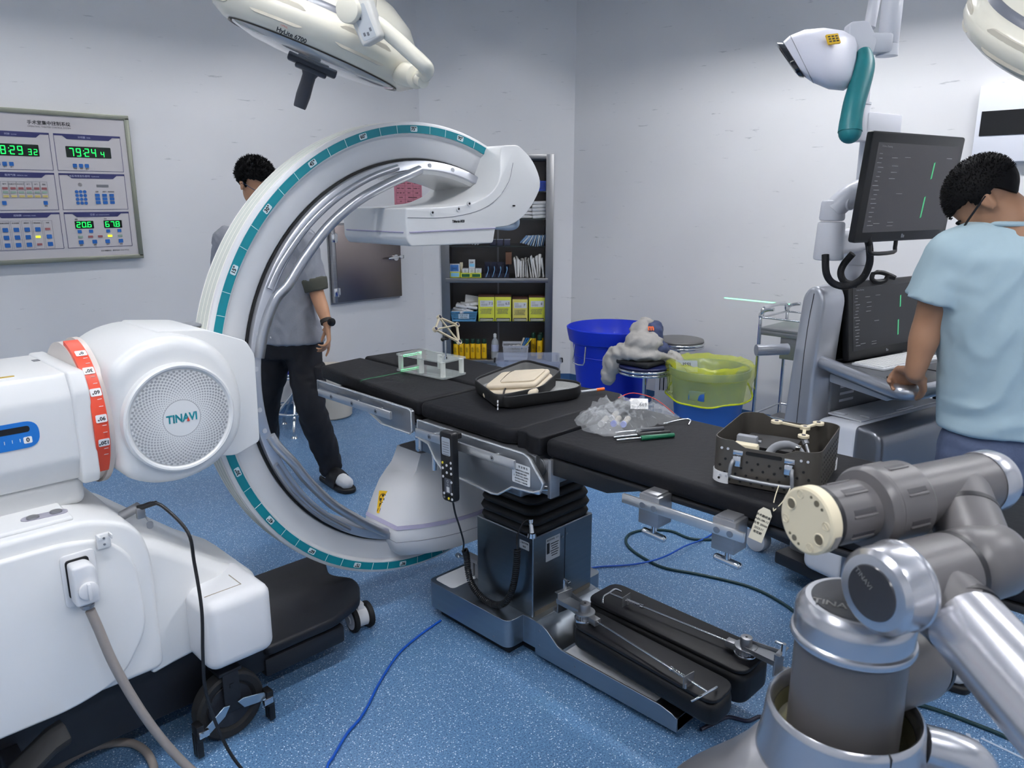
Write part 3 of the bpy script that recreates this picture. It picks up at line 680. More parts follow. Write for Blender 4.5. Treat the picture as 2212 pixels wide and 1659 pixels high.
# joint plate between seat and foot sections with lever
b=new(); o=[(1.50,.80),(1.425,.80),(1.40,.70),(1.41,.69),(1.52,.69)]
prism(b,[(-y,z) for y,z in o],-1.60,-1.585,YZ(),.003,2,30); jp=obj('joint_plate',b,STEEL,T,30)
b=new(); cyl(b,(1.586,1.468,.775),(1.578,1.468,.775),.028,n=32,bev=.002); obj('joint_boss',b,PL,jp,30)
b=new(); tube(b,[(1.5845,1.455+.026*math.cos(t),.74+.03*math.sin(t)) for t in [R(90-k*12) for k in range(9)]],.0012,6); obj('plate_groove',b,CHROME,jp)
b=new(); bx(b,1.56,1.60,1.40,1.413,.695,.815,.002); obj('end_bracket',b,STEEL,T)
b=new(); cyl(b,(1.60,1.43,.71),(1.575,1.45,.712),.009,n=16); sph(b,(1.573,1.478,.70),(.010,.028,.013),16,rot=Matrix.Rotation(R(8),4,'X')); obj('release_lever',b,CHROME,T,60)
# column, bellows and base
b=new(); bx(b,1.725,2.04,1.625,1.905,.10,.44,.003,1); col=obj('column_cover',b,mat('cover_steel','#7f868d',.3,metal=1,noise_=.1,nscale=5,stretch=(1,1,14)),T,30)
b=new(); bx(b,1.735,1.9,1.6225,1.6255,.14,.165); bx(b,1.90,2.03,1.6222,1.6255,.14,.165); obj('lower_flange',b,mat('flange_steel','#8f8578',.35,metal=.9),col,0)
b=new(); bx(b,1.888,1.889,1.6235,1.626,.17,.43); obj('cover_seam',b,INK,col,0)
b=new()
for x,z in ((1.875,.40),(1.897,.405),(1.888,.152),(1.955,.153)): cyl(b,(x,1.624,z),(x,1.6225,z),.004,n=12)
obj('cover_screw',b,STEEL,col)
m=facing((1.825,1.6245,.375),(0,-1,0))
b=new(); prism(b,rrect(.072,.085,.002),0,.0006,m); t=new()
tmesh(t,'液压手术台',m@Matrix.Translation((-.012,.034,.0008)),.008); tmesh(t,'O.T.',m@Matrix.Translation((.022,.034,.0008)),.008)
for k in range(6): box(t,(.008,.018-.009*k,.0008),(.042-.006*(k%3),.003,.0004),Mx=m)
box(t,(-.025,.005,.0008),(.014,.04,.0003),Mx=m)
plate2('rating_label',b,t,mat('label_silver','#b5babf',.4,metal=.3),col)
m=facing((1.7245,1.665,.405),(-1,0,0)); b=new(); prism(b,rrect(.045,.03,.002),0,.0006,m); t=new(); tmesh(t,'上海手术床',m@Matrix.Translation((0,.007,.0008)),.0075); tmesh(t,'插座',m@Matrix.Translation((0,-.006,.0008)),.0075); plate2('socket_label',b,t,mat('label_silver','#b5babf',.4,metal=.3),col)
b=new(); rs=[]
zz=.435; 
levels=[]
for k in range(7):
    z0=.437+k*.034; g=.004*math.sin(k*1.3)-.002*k
    levels+=[(z0,-.008+g),(z0+.005,.006+g),(z0+.017,.011+g),(z0+.029,.006+g),(z0+.0335,-.008+g)]
for z,g in levels: rs.append([Vector((p[0],p[1],z)) for p in rrect(.30+2*g,.255+2*g,.045,6,1.885,1.765)])
rings(b,rs); obj('bellows',b,mat('bellows_rubber','#0c0d10',.6),T,50)
b=new(); bx(b,1.74,2.03,1.64,1.89,.655,.70,.01); obj('column_head',b,BLACKM,T)
# base: T shape
o=[(1.64,2.09),(2.155,2.09),(2.155,1.665),(2.06,1.665),(2.045,1.60),(1.715,1.60),(1.715,1.66),(1.64,1.66)]
b=new(); prism(b,rpoly([(x,y,r) for (x,y),r in zip(o,(.03,.03,.03,.01,.001,.001,.001,.035))],.02,5),.045,.148,None,.002,1,50)
base=obj('base_cover',b,mat('base_steel','#98a0a8',.33,metal=1,noise_=.08,nscale=5,stretch=(1,1,10)),T,40)
b=new(); prism(b,rpoly([(1.66,1.97),(1.66,2.075),(2.14,2.075),(2.14,1.97)],.02,4),.148,.1495); obj('top_sheet',b,mat('sheet_white','#cfd2d6',.35),base,0)
# leg of the base with the sloping shoulder
b=new(); o=[(1.60,.025),(1.60,.148),(1.57,.146),(1.545,.135),(1.50,.100),(1.48,.092),(1.09,.088),(1.05,.08),(1.03,.07),(1.03,.025)]
for x0,x1 in ((1.712,1.718),(2.042,2.048)): prism(b,[(-y,z) for y,z in o],-x1,-x0,YZ(),.001,1,50)
prism(b,[(-1.605,.05),(-1.605,.147),(-1.575,.145),(-1.548,.134),(-1.504,.083),(-1.49,.05)],-2.042,-1.718,YZ(),0)
bx(b,1.718,2.042,1.03,1.50,.03,.072); bx(b,1.718,2.042,1.03,1.036,.025,.07)
obj('base_leg',b,mat('base_steel',''),base,40)
b=new(); bx(b,1.72,2.04,1.12,1.485,.072,.074); obj('top_sheet',b,mat('sheet_white',''),base,0)
b=new(); bx(b,1.675,2.12,1.69,2.06,.0,.045,.005); bx(b,1.745,2.02,1.06,1.69,.0,.03,.004); obj('base_foot',b,BLACKM,base)
for x,y,z in ((1.64,2.03,.065),(1.64,1.73,.065),(1.712,1.58,.065),(1.712,1.58,.12),(1.712,1.42,.06)):
    b=new(); cyl(b,(x+.001,y,z),(x-.001,y,z),.004,n=10); obj('base_screw',b,STEEL,base)
# small rail clamp standing on the base
c=thing('rail_clamp','small steel rail clamp standing on the table base beside the coiled cable','clamp',(1.79,2.01,.1495))
b=new(); bx(b,1.775,1.80,1.985,2.01,.1495,.21,.002); bx(b,1.77,1.805,1.955,2.035,.21,.226,.003); bx(b,1.775,1.80,1.955,1.975,.1495,.21,.002); obj('clamp_body',b,STEEL,c,30)
b=new(); cyl(b,(1.785,2.03,.205),(1.785,2.075,.2),.007,n=14); sph(b,(1.785,2.08,.2),(.012,.016,.01),14); obj('clamp_knob',b,CHROME,c,60)
# accessory rail with two clamps under the foot section
r=railobj(T,1.505,.762,1.105,.788,.812,())
for y in (1.028,.818):
    b=new(); bx(b,1.515,1.575,y-.03,y+.03,.745,.825,.002); bx(b,1.52,1.60,y-.022,y+.022,.815,.83,.001); cl=obj('rail_clamp',b,STEEL,T,30)
    b=new()
    for d in (-.022,.012): cyl(b,(1.5055,y+d,.80),(1.503,y+d,.80),.008,n=20); 
    obj('clamp_bolt',b,PL,cl)
    b=new(); cyl(b,(1.545,y,.715),(1.545,y,.745),.007,n=14); box(b,(1.545,y,.710),(.018,.074,.018),.008,rot=Matrix.Rotation(R(4),4,'X'),seg=3); obj('clamp_knob',b,CHROME,cl,50)
# warning label on the side plate
m=facing((1.5385,1.462,.752),(-1,0,0))
m=facing((1.5385,1.50,.752),(-1,0,0)); b=new(); prism(b,rrect(.075,.062,.005),0,.0005,m); t=new(); tmesh(t,'安 全 警 告',m@Matrix.Translation((.008,.022,.0006)),.008)
lathe(t,[(0,.0006),(.005,.0006),(.005,.0008),(0,.0008)],m@Matrix.Translation((-.028,.023,0)),16)
for k,l in enumerate(('1、为保证手术床正常使用','请勿超过额定载荷','2、移动手术床之前请先','松开刹车并降低台面','切勿坐卧于台面两端')): tmesh(t,l,m@Matrix.Translation((0,.010-.0088*k,.0006)),.0058)
plate2('warning_label',b,t,mat('label_pale','#d5d8da',.4),T)
# ---- handset on the rail ----
h=thing('table_handset','black wired hand control of the operating table hooked over its side rail','remote control',(1.49,1.755,.72))
MH=facing((1.478,1.755,.728),(-1,0,0))@Matrix.Rotation(R(1.5),4,'Z')
b=new(); prism(b,rpoly([(-.030,-.115,.015),(.028,-.115,.015),(.030,.115,.012),(-.032,.115,.012)],.012,4),-.013,.013,MH,.004,3,50); hb=obj('handset_body',b,BLACK,h,40)
b=new(); prism(b,rrect(.04,.058,.005,4,-.001,.068),.013,.0136,MH); t=new()
for k in range(6): box(t,(-.001,.082-.008*k,.0138),(.03,.0022,.0003),Mx=MH)
plate2('display_label',b,t,mat('lcd_grey','#9aa3ad',.35),hb,INKG)
YB_=mat('button_yellow','#d8c52b',.4); WB=mat('button_pale','#c7c9cc',.4)
def btn(x,y,m_,r=.0042):
    b=new(); cyl(b,(x,y,.013),(x,y,.0145),r,n=14,Mx=MH); obj('button',b,m_,hb)
for x,y,m_ in ((-.02,.012,YB_),(-.001,.006,WB),(.02,.018,WB),(.02,0.0,WB),(-.02,-.006,WB),(-.001,-.018,WB),(.02,-.018,WB),(-.02,-.034,WB),(.02,-.046,WB),(-.018,-.09,WB),(.02,-.085,WB),(.004,-.103,YB_),(.02,-.103,WB),(-.018,-.103,INKG)): btn(x,y,m_)
b=new(); prism(b,rrect(.034,.05,.003,3,.002,-.062),.013,.0134,MH); obj('body_diagram',b,mat('diagram_grey','#4a4e57',.5),hb,0)
b=new(); 
for p in ((.002,-.046,.008),(.002,-.058,.007)): lathe(b,[(p[2]*.5,.0134),(p[2]*.6,.0138),(p[2]*.5,.0138)],MH@Matrix.Translation((p[0],p[1],0)),16)
box(b,(.002,-.074,.0136),(.014,.018,.0003),Mx=MH); obj('diagram_figure',b,WB,hb,0)
b=new(); bx(b,1.487,1.512,1.735,1.775,.818,.835,.002); obj('hook',b,BLACK,h)
b=new(); P=[(1.482,1.75,.615),(1.50,1.76,.56),(1.53,1.775,.50),(1.56,1.79,.43),(1.60,1.84,.37),(1.66,1.905,.33)]
tube(b,P,.0032,8,6)
cb=obj('straight_lead',b,BLACK,h,60)
path=smooth_path([(1.665,1.905,.325),(1.68,1.912,.29),(1.68,1.905,.235),(1.68,1.885,.19),(1.68,1.84,.162),(1.68,1.79,.155),(1.68,1.74,.168),(1.68,1.70,.205),(1.685,1.68,.26),(1.69,1.67,.33),(1.692,1.667,.40)],14)
# helix along the path
L=[0]
for i in range(1,len(path)): L.append(L[-1]+(path[i]-path[i-1]).length)
tot=L[-1]; turns=int(tot/.0075); pts=[]; nrm=Vector((1,0,0)); steps=turns*9
for s_ in range(steps+1):
    d=tot*s_/steps; i=min(max(0,next((k for k in range(len(L)-1) if L[k+1]>=d),len(L)-2)),len(L)-2)
    f=(d-L[i])/max(1e-9,L[i+1]-L[i]); p=path[i].lerp(path[i+1],f); tn=(path[i+1]-path[i]).normalized(); n1=(nrm-tn*nrm.dot(tn)).normalized(); n2=tn.cross(n1)
    a=2*PI*s_/9; pts.append(p+n1*(.0095*math.cos(a))+n2*(.0095*math.sin(a)))
b=new(); tube(b,pts,.0034,6); obj('coiled_lead',b,BLACK,h,60)
b=new(); tube(b,[(1.692,1.667,.40),(1.70,1.675,.44),(1.715,1.665,.485),(1.73,1.655,.50),(1.74,1.648,.495)],.003,8,6); obj('straight_lead',b,BLACK,h,60)
b=new(); cyl(b,(1.735,1.64,.44),(1.735,1.64,.455),.016,.014,20); cyl(b,(1.735,1.64,.455),(1.738,1.648,.49),.009,.007,18); cyl(b,(1.738,1.648,.487),(1.739,1.65,.50),.010,n=18); obj('connector',b,CHROME,h,30)
# ---- leg supports lying on the base ----
LEGS=mat('leg_pad_black','#0f1013',.5,spec=.35,noise_=.08,nscale=8)
def legsup(o1,zb,zt,label,clampat,barend,dirn):
    t=thing('leg_support',label,'leg support',(sum(p[0] for p in o1)/4,sum(p[1] for p in o1)/4,zb),group='leg supports lying on the table base')
    b=new(); prism(b,rpoly(o1,.05,6),zb,zt-.014,None,.022,4,40); obj('leg_pad',b,LEGS,t,50)
    cx=sum(p[0] for p in o1)/4; cy=sum(p[1] for p in o1)/4
    b=new(); prism(b,rpoly([(cx+(x-cx)*.97,cy+(y-cy)*.985) for x,y in o1],.045,6),zt-.012,zt,None,.003,2,40); pl=obj('back_board',b,mat('board_black','#131418',.5,spec=.35),t,50)
    c=Vector(clampat); e=Vector(barend); d=(e-c); d.z=0; d.normalize(); n=Vector((-d.y,d.x,0))
    C=Matrix((d,n,Vector((0,0,1)))).transposed().to_4x4(); C.translation=(c.x,c.y,zt)
    b=new(); cyl(b,(0,0,0),(0,0,.012),.035,n=32,Mx=C,bev=.002); jj=obj('joint_base',b,CHROME,t,30)
    b=new(); cyl(b,(0,0,.012),(0,0,.026),.026,n=28,Mx=C)
    for k in range(18): a=2*PI*k/18; box(b,(.027*math.cos(a),.027*math.sin(a),.019),(.005,.004,.013),rot=Matrix.Rotation(a,4,'Z'),Mx=C)
    obj('toothed_ring',b,STEEL,jj,30)
    b=new(); cyl(b,(0,0,.026),(0,0,.034),.034,n=32,Mx=C,bev=.002); prism(b,[(-.01,-.032),(-.01,.032),(-.105,.022),(-.105,-.022)],.026,.032,C,.001,1); box(b,(-.055,.029,.034),(.10,.003,.016),rot=Matrix.Rotation(R(-6),4,'Z'),Mx=C); box(b,(-.055,-.029,.034),(.10,.003,.016),rot=Matrix.Rotation(R(6),4,'Z'),Mx=C); obj('arm_plate',b,PL,t,30)
    b=new(); cyl(b,(0,0,.034),(0,0,.062),.018,n=28,Mx=C,bev=.002); obj('joint_knob',b,STEEL,t,30)
    b=new(); cyl(b,(0,0,.062),(0,0,.0625),.004,n=12,Mx=C); obj('bolt_socket',b,INK,t)
    b=new(); o=[(-.105,.0),(-.105,.058),(-.118,.058),(-.118,.062),(-.10,.062),(-.10,-.012),(-.125,-.012),(-.125,0.0),(-.119,0.0),(-.119,-.006),(-.105,-.006)]
    prism(b,[(x,z) for x,z in o],-.032,.032,C@Matrix.Rotation(R(90),4,'X'),.0008,1,60); obj('rail_hook',b,PL,t,30)
    b=new(); cyl(b,(-.118,.012,.058),(-.118,.012,.095),.007,n=14,Mx=C); box(b,(-.108,.012,.092),(.034,.011,.007),.003,Mx=C); obj('hook_lever',b,CHROME,t,30)
    # release bar
    z=.022; ln=(e-c).length if True else 0; ln=Vector((e.x-c.x,e.y-c.y,0)).length
    b=new(); box(b,(.045,0,.02),(.034,.026,.022),.002,Mx=C); obj('rod_block',b,STEEL,t,30)
    b=new(); cyl(b,(.06,0,z),(ln,0,z),.0032,n=12,Mx=C); rod=obj('release_rod',b,CHROME,t,60)
    b=new(); tube(b,[(ln-.012,-.055,z-.012),(ln,-.035,z),(ln,0,z),(ln,.035,z),(ln-.012,.055,z-.012)],.0036,10,4,Mx=C); obj('pull_handle',b,CHROME,rod,60)
    b=new(); box(b,(ln-.07,0,z),(.002,.045,.036),0,Mx=C); cyl(b,(ln-.07,-.012,0),(ln-.07,-.012,.014),.005,n=10,Mx=C); obj('rod_bracket',b,STEEL,t,30)
    sp=[]; 
    for k in range(121): a=2*PI*k/10; sp.append((ln-.072-.055*k/120,.0052*math.cos(a),z+.0052*math.sin(a)))
    b=new(); tube(b,sp,.0011,5,Mx=C); obj('spring',b,CHROME,rod,60)
    b=new(); cyl(b,(ln-.128,0,z),(ln-.138,0,z),.007,n=14,Mx=C); obj('rod_collar',b,CHROME,rod,30)
    return t
legsup([(1.73,1.462),(1.85,1.465),(1.822,.905),(1.69,.90)],.11,.197,'black leg support nearest the steel base edge, its rail hook towards the column',(1.775,1.435,0),(1.70,.93,0),1)
legsup([(1.875,1.52),(2.045,1.52),(2.035,.905),(1.86,.905)],.09,.205,'black leg support further from the base edge, its rail hook towards the robot arm',(1.955,.955,0),(1.93,1.455,0),-1)
# ================= things lying on the table =================
ACR=glassy('clear_acrylic','#dfe8e6',.05,.28); ACE=glassy('acrylic_edge','#8fa3a0',.2,.7)
ph=thing('test_phantom','clear acrylic two-plate test phantom on white posts standing on the head pads','calibration phantom',(1.885,2.345,.87))
MP=Matrix.Translation((1.885,2.345,.87))@Matrix.Rotation(R(6),4,'Z')
for z in (.003,.067):
    b=new(); prism(b,rrect(.135,.27,.012,4),z,z+.007,MP,.001,1,50); obj('acrylic_plate',b,ACR,ph,40)
PST=mat('nylon_post','#dfe3dd',.4)
GL=mat('laser_green','#1fe04a',.4,emit='#18ff50',es=1.6)
for x in (-.052,.052):
    for y in (-.118,0,.118):
        b=new(); cyl(b,(x,y,.010),(x,y,.067),.010,n=20,Mx=MP); obj('post',b,PST,ph,40)
b=new(); cyl(b,(.035,-.06,.074),(.0,-.05,.0742),.0001,n=6,Mx=MP); 
b.free()
for y,l in ((-.06,.03),(.02,.018),(.07,.02)):
    b=new(); box(b,(.0,y,.0745),(.004,.012,.0006),Mx=MP); obj('plate_slot',b,INKG,ph,0)
ra=thing('reference_array','ivory four-cornered tracking frame on a thin rod rising from the acrylic phantom','tracking marker frame',(1.868,2.235,.945))
b=new(); cyl(b,(1.872,2.235,.944),(1.872,2.235,1.025),.0035,n=14); cyl(b,(1.872,2.235,.944),(1.872,2.235,.955),.007,n=14); obj('rod',b,CHROME,ra,60)
b=new(); cyl(b,(1.860,2.235,1.025),(1.884,2.235,1.025),.006,n=14); sph(b,(1.858,2.235,1.025),.008,12); cyl(b,(1.872,2.235,1.03),(1.878,2.24,1.05),.004,n=10); obj('pivot_clamp',b,BLACK,ra,40)
q=[Vector(p) for p in ((1.877,2.275,1.103),(1.957,2.265,1.066),(1.932,2.225,1.006),(1.822,2.235,1.068))]
cen=(q[0]+q[1]+q[2]+q[3])/4
nq=((q[1]-q[0]).cross(q[3]-q[0])).normalized()
if nq.y>0: nq=-nq
b=new()
for i in range(4):
    for a_,c_ in ((q[i],q[(i+1)%4]),):
        d=c_-a_; m=frame((a_+c_)/2,d,y=nq); box(b,(0,0,0),(d.length,.009,.0065),.002,Mx=m)
for a_,c_ in ((q[0],q[2]),(q[1],q[3])):
    d=c_-a_; m=frame((a_+c_)/2,d,y=nq); box(b,(0,0,0),(d.length,.006,.005),.001,Mx=m)
for p in q: cyl(b,p-nq*.005,p+nq*.006,.0105,n=24)
fr=obj('marker_frame',b,IVORY,ra,40)
for p in q: b=new(); cyl(b,p+nq*.006,p+nq*.0075,.0065,n=18); obj('marker_disc',b,mat('marker_dark','#1d2040',.3),fr,40)
# instrument case
ic=thing('zip_case','open black zip case with grey lining lying on the seat pad','instrument case',(1.88,1.84,.87))
def tray(o,z0,z1,tilt,name,lin_):
    ax=Vector((o[1][0]-o[0][0],o[1][1]-o[0][1],0)).normalized(); M_=Matrix.Translation((*o[0],z0))@Matrix.Rotation(tilt,4,ax)@Matrix.Translation((-o[0][0],-o[0][1],-z0))
    p=rpoly(o,.045,6); cx=sum(a for a,_ in p)/len(p); cy=sum(a for _,a in p)/len(p)
    def sc(k,z): return [Vector((cx+(a-cx)*k,cy+(c-cy)*k,z)) for a,c in p]
    b=new(); rings(b,[sc(.93,z0),sc(.985,z0+.006),sc(1,z0+.02),sc(1,z1-.004),sc(.99,z1),sc(.965,z1),sc(.955,z1-.006)],cap=False,Mx=M_)
    t_=new(); f=t_.faces.new([t_.verts.new(v) for v in sc(.94,z0+.0005)]); merge(b,t_,M_)
    s=obj(name,b,mat('case_nylon','#0f1012',.65,bump=.1,bscale=400),ic,40)
    b=new(); rings(b,[sc(.955,z1-.006),sc(.95,z0+.012),sc(.9,z0+.006)],cap=False,Mx=M_); t_=new(); t_.faces.new([t_.verts.new(v) for v in sc(.9,z0+.006)]); merge(b,t_,M_)
    obj('lining',b,lin_,s,40)
    b=new(); tube(b,[M_@v for v in sc(.975,z1+.0005)],.0022,6,loop=True); obj('zipper',b,mat('zip_tape','#2a2b2e',.5),s,60)
    return M_
LIN=mat('case_lining','#7c7c7c',.7); NET=mat('mesh_pocket','#b5b6b4',.8,noise_=.3,nscale=350)
tray([(1.80,2.0),(1.685,1.755),(1.86,1.71),(2.10,1.83),(2.14,2.06)],.872,.917,R(3),'case_half',LIN)
tray([(1.69,1.742),(1.985,1.655),(2.055,1.70),(2.02,1.80),(1.80,1.84)],.872,.912,R(2),'case_half',NET)
b=new()
for k in range(3): prism(b,rrect(.004,.009,.0015,3),-.001,.001,facing((1.676,1.742,.905-.012*k),(-.9,-.4,.1)))
obj('zip_pulls',b,mat('zip_white','#e6e6e6',.4),ic,0)
tp=thing('fabric_pouch','beige folded fabric pouch inside the open black case','pouch',(1.86,1.84,.9))
TAN=mat('beige_fabric','#d3c6b0',.75,bump=.15,bscale=300,noise_=.05,nscale=20)
MT=Matrix.Translation((1.862,1.835,.925))@Matrix.Rotation(R(22),4,'Z')@Matrix.Rotation(R(-8),4,'X')@Matrix.Rotation(R(-6),4,'Y')
b=new(); prism(b,rrect(.20,.20,.02,4),-.028,-.004,MT,.010,3); obj('pouch_base',b,TAN,tp,50)
b=new(); prism(b,rrect(.17,.19,.02,4,.01,0),-.004,.014,MT,.008,3); 
for v in b.verts: v.co.z+=.003*noise.noise(v.co*30)
obj('pouch_flap',b,TAN,tp,50)
b=new(); prism(b,rrect(.13,.13,.015,4,.01,-.02),.014,.021,MT,.004,2); obj('pouch_pocket',b,TAN,tp,50)
b=new(); tube(b,[MT@Vector(v) for v in ((-.05,.04,.0205),(0,.044,.0215),(.05,.044,.0215),(.066,.035,.0205))],.0012,6,3); obj('pocket_seam',b,mat('seam_dark','#4c4438',.7),tp,60)
mk=thing('marking_tool','slim tool with orange tip sticking out beside the black zip case','tool',(2.07,1.68,.88))
b=new(); cyl(b,(2.03,1.685,.885),(2.085,1.658,.887),.0045,n=12); obj('shaft',b,LGREY,mk,60)
b=new(); cyl(b,(2.085,1.658,.887),(2.112,1.645,.888),.006,n=12); obj('orange_tip',b,mat('orange_plastic','#ec6a25',.4),mk,60)
# plastic bag: crumpled translucent film over small parts
bg=thing('plastic_bag','clear zip-lock plastic bag with small parts crumpled on the foot pad','plastic bag',(1.85,1.34,.872))
FILM=mat('clear_film','#e6e9ec',.1,alpha=.17,spec=.9)
def crumple(poly,h,seed,cx,cy,z0,res=34):
    b=new(); V={}
    for i in range(res+1):
        for j in range(res+1):
            u=i/res*2-1; v=j/res*2-1
            a=math.atan2(v,u); rr=max(abs(u),abs(v))
            k=poly(a); x=cx+rr*k*math.cos(a)+.008*noise.noise(Vector((u*4,v*4,seed))); y=cy+rr*k*math.sin(a)+.008*noise.noise(Vector((u*4,v*4,seed+9)))
            p=Vector((u*2.6,v*2.6,seed)); n1=abs(noise.noise(p)); n2=abs(noise.noise(p*2.7+Vector((3,1,0)))); n3=noise.noise(p*6)
            z=z0+h*(1-rr**2.2)*(.55+.6*n1+.5*n2+.12*n3)+.010*(1-rr)*n3+.004+.010*rr*n2
            V[i,j]=b.verts.new((x,y,max(z0+.0012,z)))
    for i in range(res):
        for j in range(res): b.faces.new((V[i,j],V[i+1,j],V[i+1,j+1],V[i,j+1]))
    return b
b=crumple(lambda a:.145+.035*math.cos(2*(a-R(-10)))+.02*math.cos(3*a+1),.075,3.1,1.86,1.37,.872); obj('bag_film',b,FILM,bg,25)
b=crumple(lambda a:.075+.03*math.cos(2*(a-R(60))),.05,8.4,1.78,1.40,.872,20); obj('bag_corner',b,FILM,bg,25)
RL=mat('zip_red','#b8372f',.4); b=new(); tube(b,[(1.87,1.40,.945),(1.92,1.38,.955),(1.97,1.33,.935),(1.99,1.27,.895)],.0014,5,5); obj('zip_line',b,RL,bg,60)
b=new(); t=new(); m=Matrix.Translation((1.92,1.355,.925))@Matrix.Rotation(R(-50),4,'Z')@Matrix.Rotation(R(55),4,'X'); prism(b,rrect(.055,.035,.001,2),-.0004,.0004,m); tmesh(t,'669',m@Matrix.Translation((.012,-.004,.0006)),.016,bold=.0004); plate2('paper_tag',b,t,mat('paper_white','#ecebe8',.7),bg)
for k,(x,y) in enumerate(((1.80,1.36),(1.815,1.335),(1.77,1.385),(1.84,1.40))):
    s=thing('specimen_vial','small clear tube, %s end, in the plastic bag %s'%(('blue','pale blue','grey','white')[k],('nearest the drill tips','second from the drill tips','towards the seat pad','under the paper tag')[k]),'tube',(x,y,.885),group='tubes inside the plastic bag')
    b=new(); cyl(b,(x,y,.885),(x+.05,y+.02,.888),.009,n=18); obj('tube_body',b,mat('vial_plastic','#cfcac0',.2,alpha=.6),s,60)
    b=new(); cyl(b,(x,y,.885),(x-.006,y-.002,.885),.0098,n=18); obj('tube_cap',b,mat(('vial_blue','vial_pale','vial_grey','vial_white')[k],('#3b55c8','#8a97d8','#9a9a9a','#e0e0e0')[k],.3),s,40)
for k,(p0,p1,gc,lab) in enumerate((((1.70,1.285,.879),(1.86,1.20,.879),'#15171a','screwdriver with a black handle lying beside the plastic bag'),((1.685,1.262,.879),(1.845,1.175,.879),'#0f5c3f','screwdriver with a dark green handle lying nearest the table edge'),((1.74,1.31,.8785),(1.88,1.235,.8785),'#3a3d42','thin steel driver half under the plastic bag'))):
    s=thing('screwdriver',lab,'screwdriver',((p0[0]+p1[0])/2,(p0[1]+p1[1])/2,.872),group='drivers beside the plastic bag')
    a_=Vector(p0);c_=Vector(p1); mid_=a_.lerp(c_,.42)
    b=new(); cyl(b,a_,mid_,.0035,n=12); cyl(b,a_,a_.lerp(c_,.06),.0022,n=6); obj('shaft',b,CHROME,s,60)
    b=new(); cyl(b,mid_,c_,.0075,.007,8,bev=.001); obj('handle',b,mat('handle_%d'%k,gc,.4),s,30)
b=new(); tube(b,[(1.93,1.27,.875),(1.985,1.235,.885),(1.995,1.215,.885),(1.97,1.205,.877)],.0025,8,4); tag(obj('wire_hook',b,CHROME,None,60),'bent steel wire hook beside the green-handled screwdriver','hook')
# ================= wall display =================
WY=YL-.0
dp=thing('control_panel','large grey operating room control panel with green digits on the left wall','wall panel',(1.34,YL,1.61))
PG=mat('panel_silver','#c3bfc0',.4,metal=.1); FRM=mat('panel_frame','#8e9184',.35,metal=.6); NAVY=mat('panel_navy','#2c2f5f',.45); BTN=mat('button_blue','#1f5fa8',.4)
PX0,PX1,PZ0,PZ1=.925,1.752,1.208,2.014
b=new(); bx(b,PX0,PX1,YL-.03,YL-.002,PZ0,PZ1); face=obj('panel_face',b,PG,dp,0)
b=new()
for r_,yy in ((0,YL-.038),):
    bx(b,PX0-.014,PX1+.014,yy,YL,PZ1-.012,PZ1+.014,.003); bx(b,PX0-.014,PX1+.014,yy,YL,PZ0-.014,PZ0+.012,.003); bx(b,PX0-.014,PX0+.012,yy,YL,PZ0,PZ1,.003); bx(b,PX1-.012,PX1+.014,yy,YL,PZ0,PZ1,.003)
obj('panel_frame',b,FRM,dp,30)
FM=facing((0,YL-.0305,0),(0,-1,0))    # local x -> X, y -> z
text('panel_title','手术室集中控制系统',FM@Matrix.Translation((1.341,1.957,0)),.024,INK,face,bold=.0004)
text('panel_title','OPERATING THEATER CONTROL SYSTEM',FM@Matrix.Translation((1.341,1.937,0)),.0115,INK,face)
def sq(b,x0,x1,z0,z1,d=.001): prism(b,[(x0,z0),(x1,z0),(x1,z1),(x0,z1)],0,d,FM)
def outline(x0,x1,z0,z1,title,en):
    b=new(); e=.0022
    sq(b,x0,x1,z0,z0+e); sq(b,x0,x0+e,z0,z1); sq(b,x1-e,x1,z0,z1)
    prism(b,[(x0,z1),(x0,z1-.010),(x0+.045,z1-.010),(x0+.066,z1-.028),(x1-.066,z1-.028),(x1-.045,z1-.010),(x1,z1-.010),(x1,z1)],0,.0012,FM)
    t=new(); tmesh(t,title+' ',FM@Matrix.Translation(((x0+x1)/2-.01,z1-.016,.0014)),.013,align='RIGHT'); tmesh(t,en,FM@Matrix.Translation(((x0+x1)/2-.008,z1-.017,.0014)),.008,align='LEFT')
    plate2('section_frame',b,t,NAVY,face,mat('panel_text_pale','#b9bdd0',.5))
rowz=((1.705,1.907),(1.488,1.692),(1.271,1.475))
for (x0,x1),names in (((.98,1.333),(('时钟','CLOCK'),('医用气体','MEDICAL GAS'),('控制屏','CONTROL PANEL'))),((1.354,1.708),(('计时器','TIMER'),('电话/背景音乐/群呼','TELEPHONE'),('空调','AIR CONDITIONING')))):
    for (z0,z1),(a,e) in zip(rowz,names): outline(x0,x1,z0,z1,a,e)
SEG={'0':'abcdef','1':'bc','2':'abged','3':'abgcd','4':'fgbc','5':'afgcd','6':'afgedc','7':'abc','8':'abcdefg','9':'abcdfg'}
LED=mat('led_green','#15e052',.4,emit='#18ff5a',es=2.2)
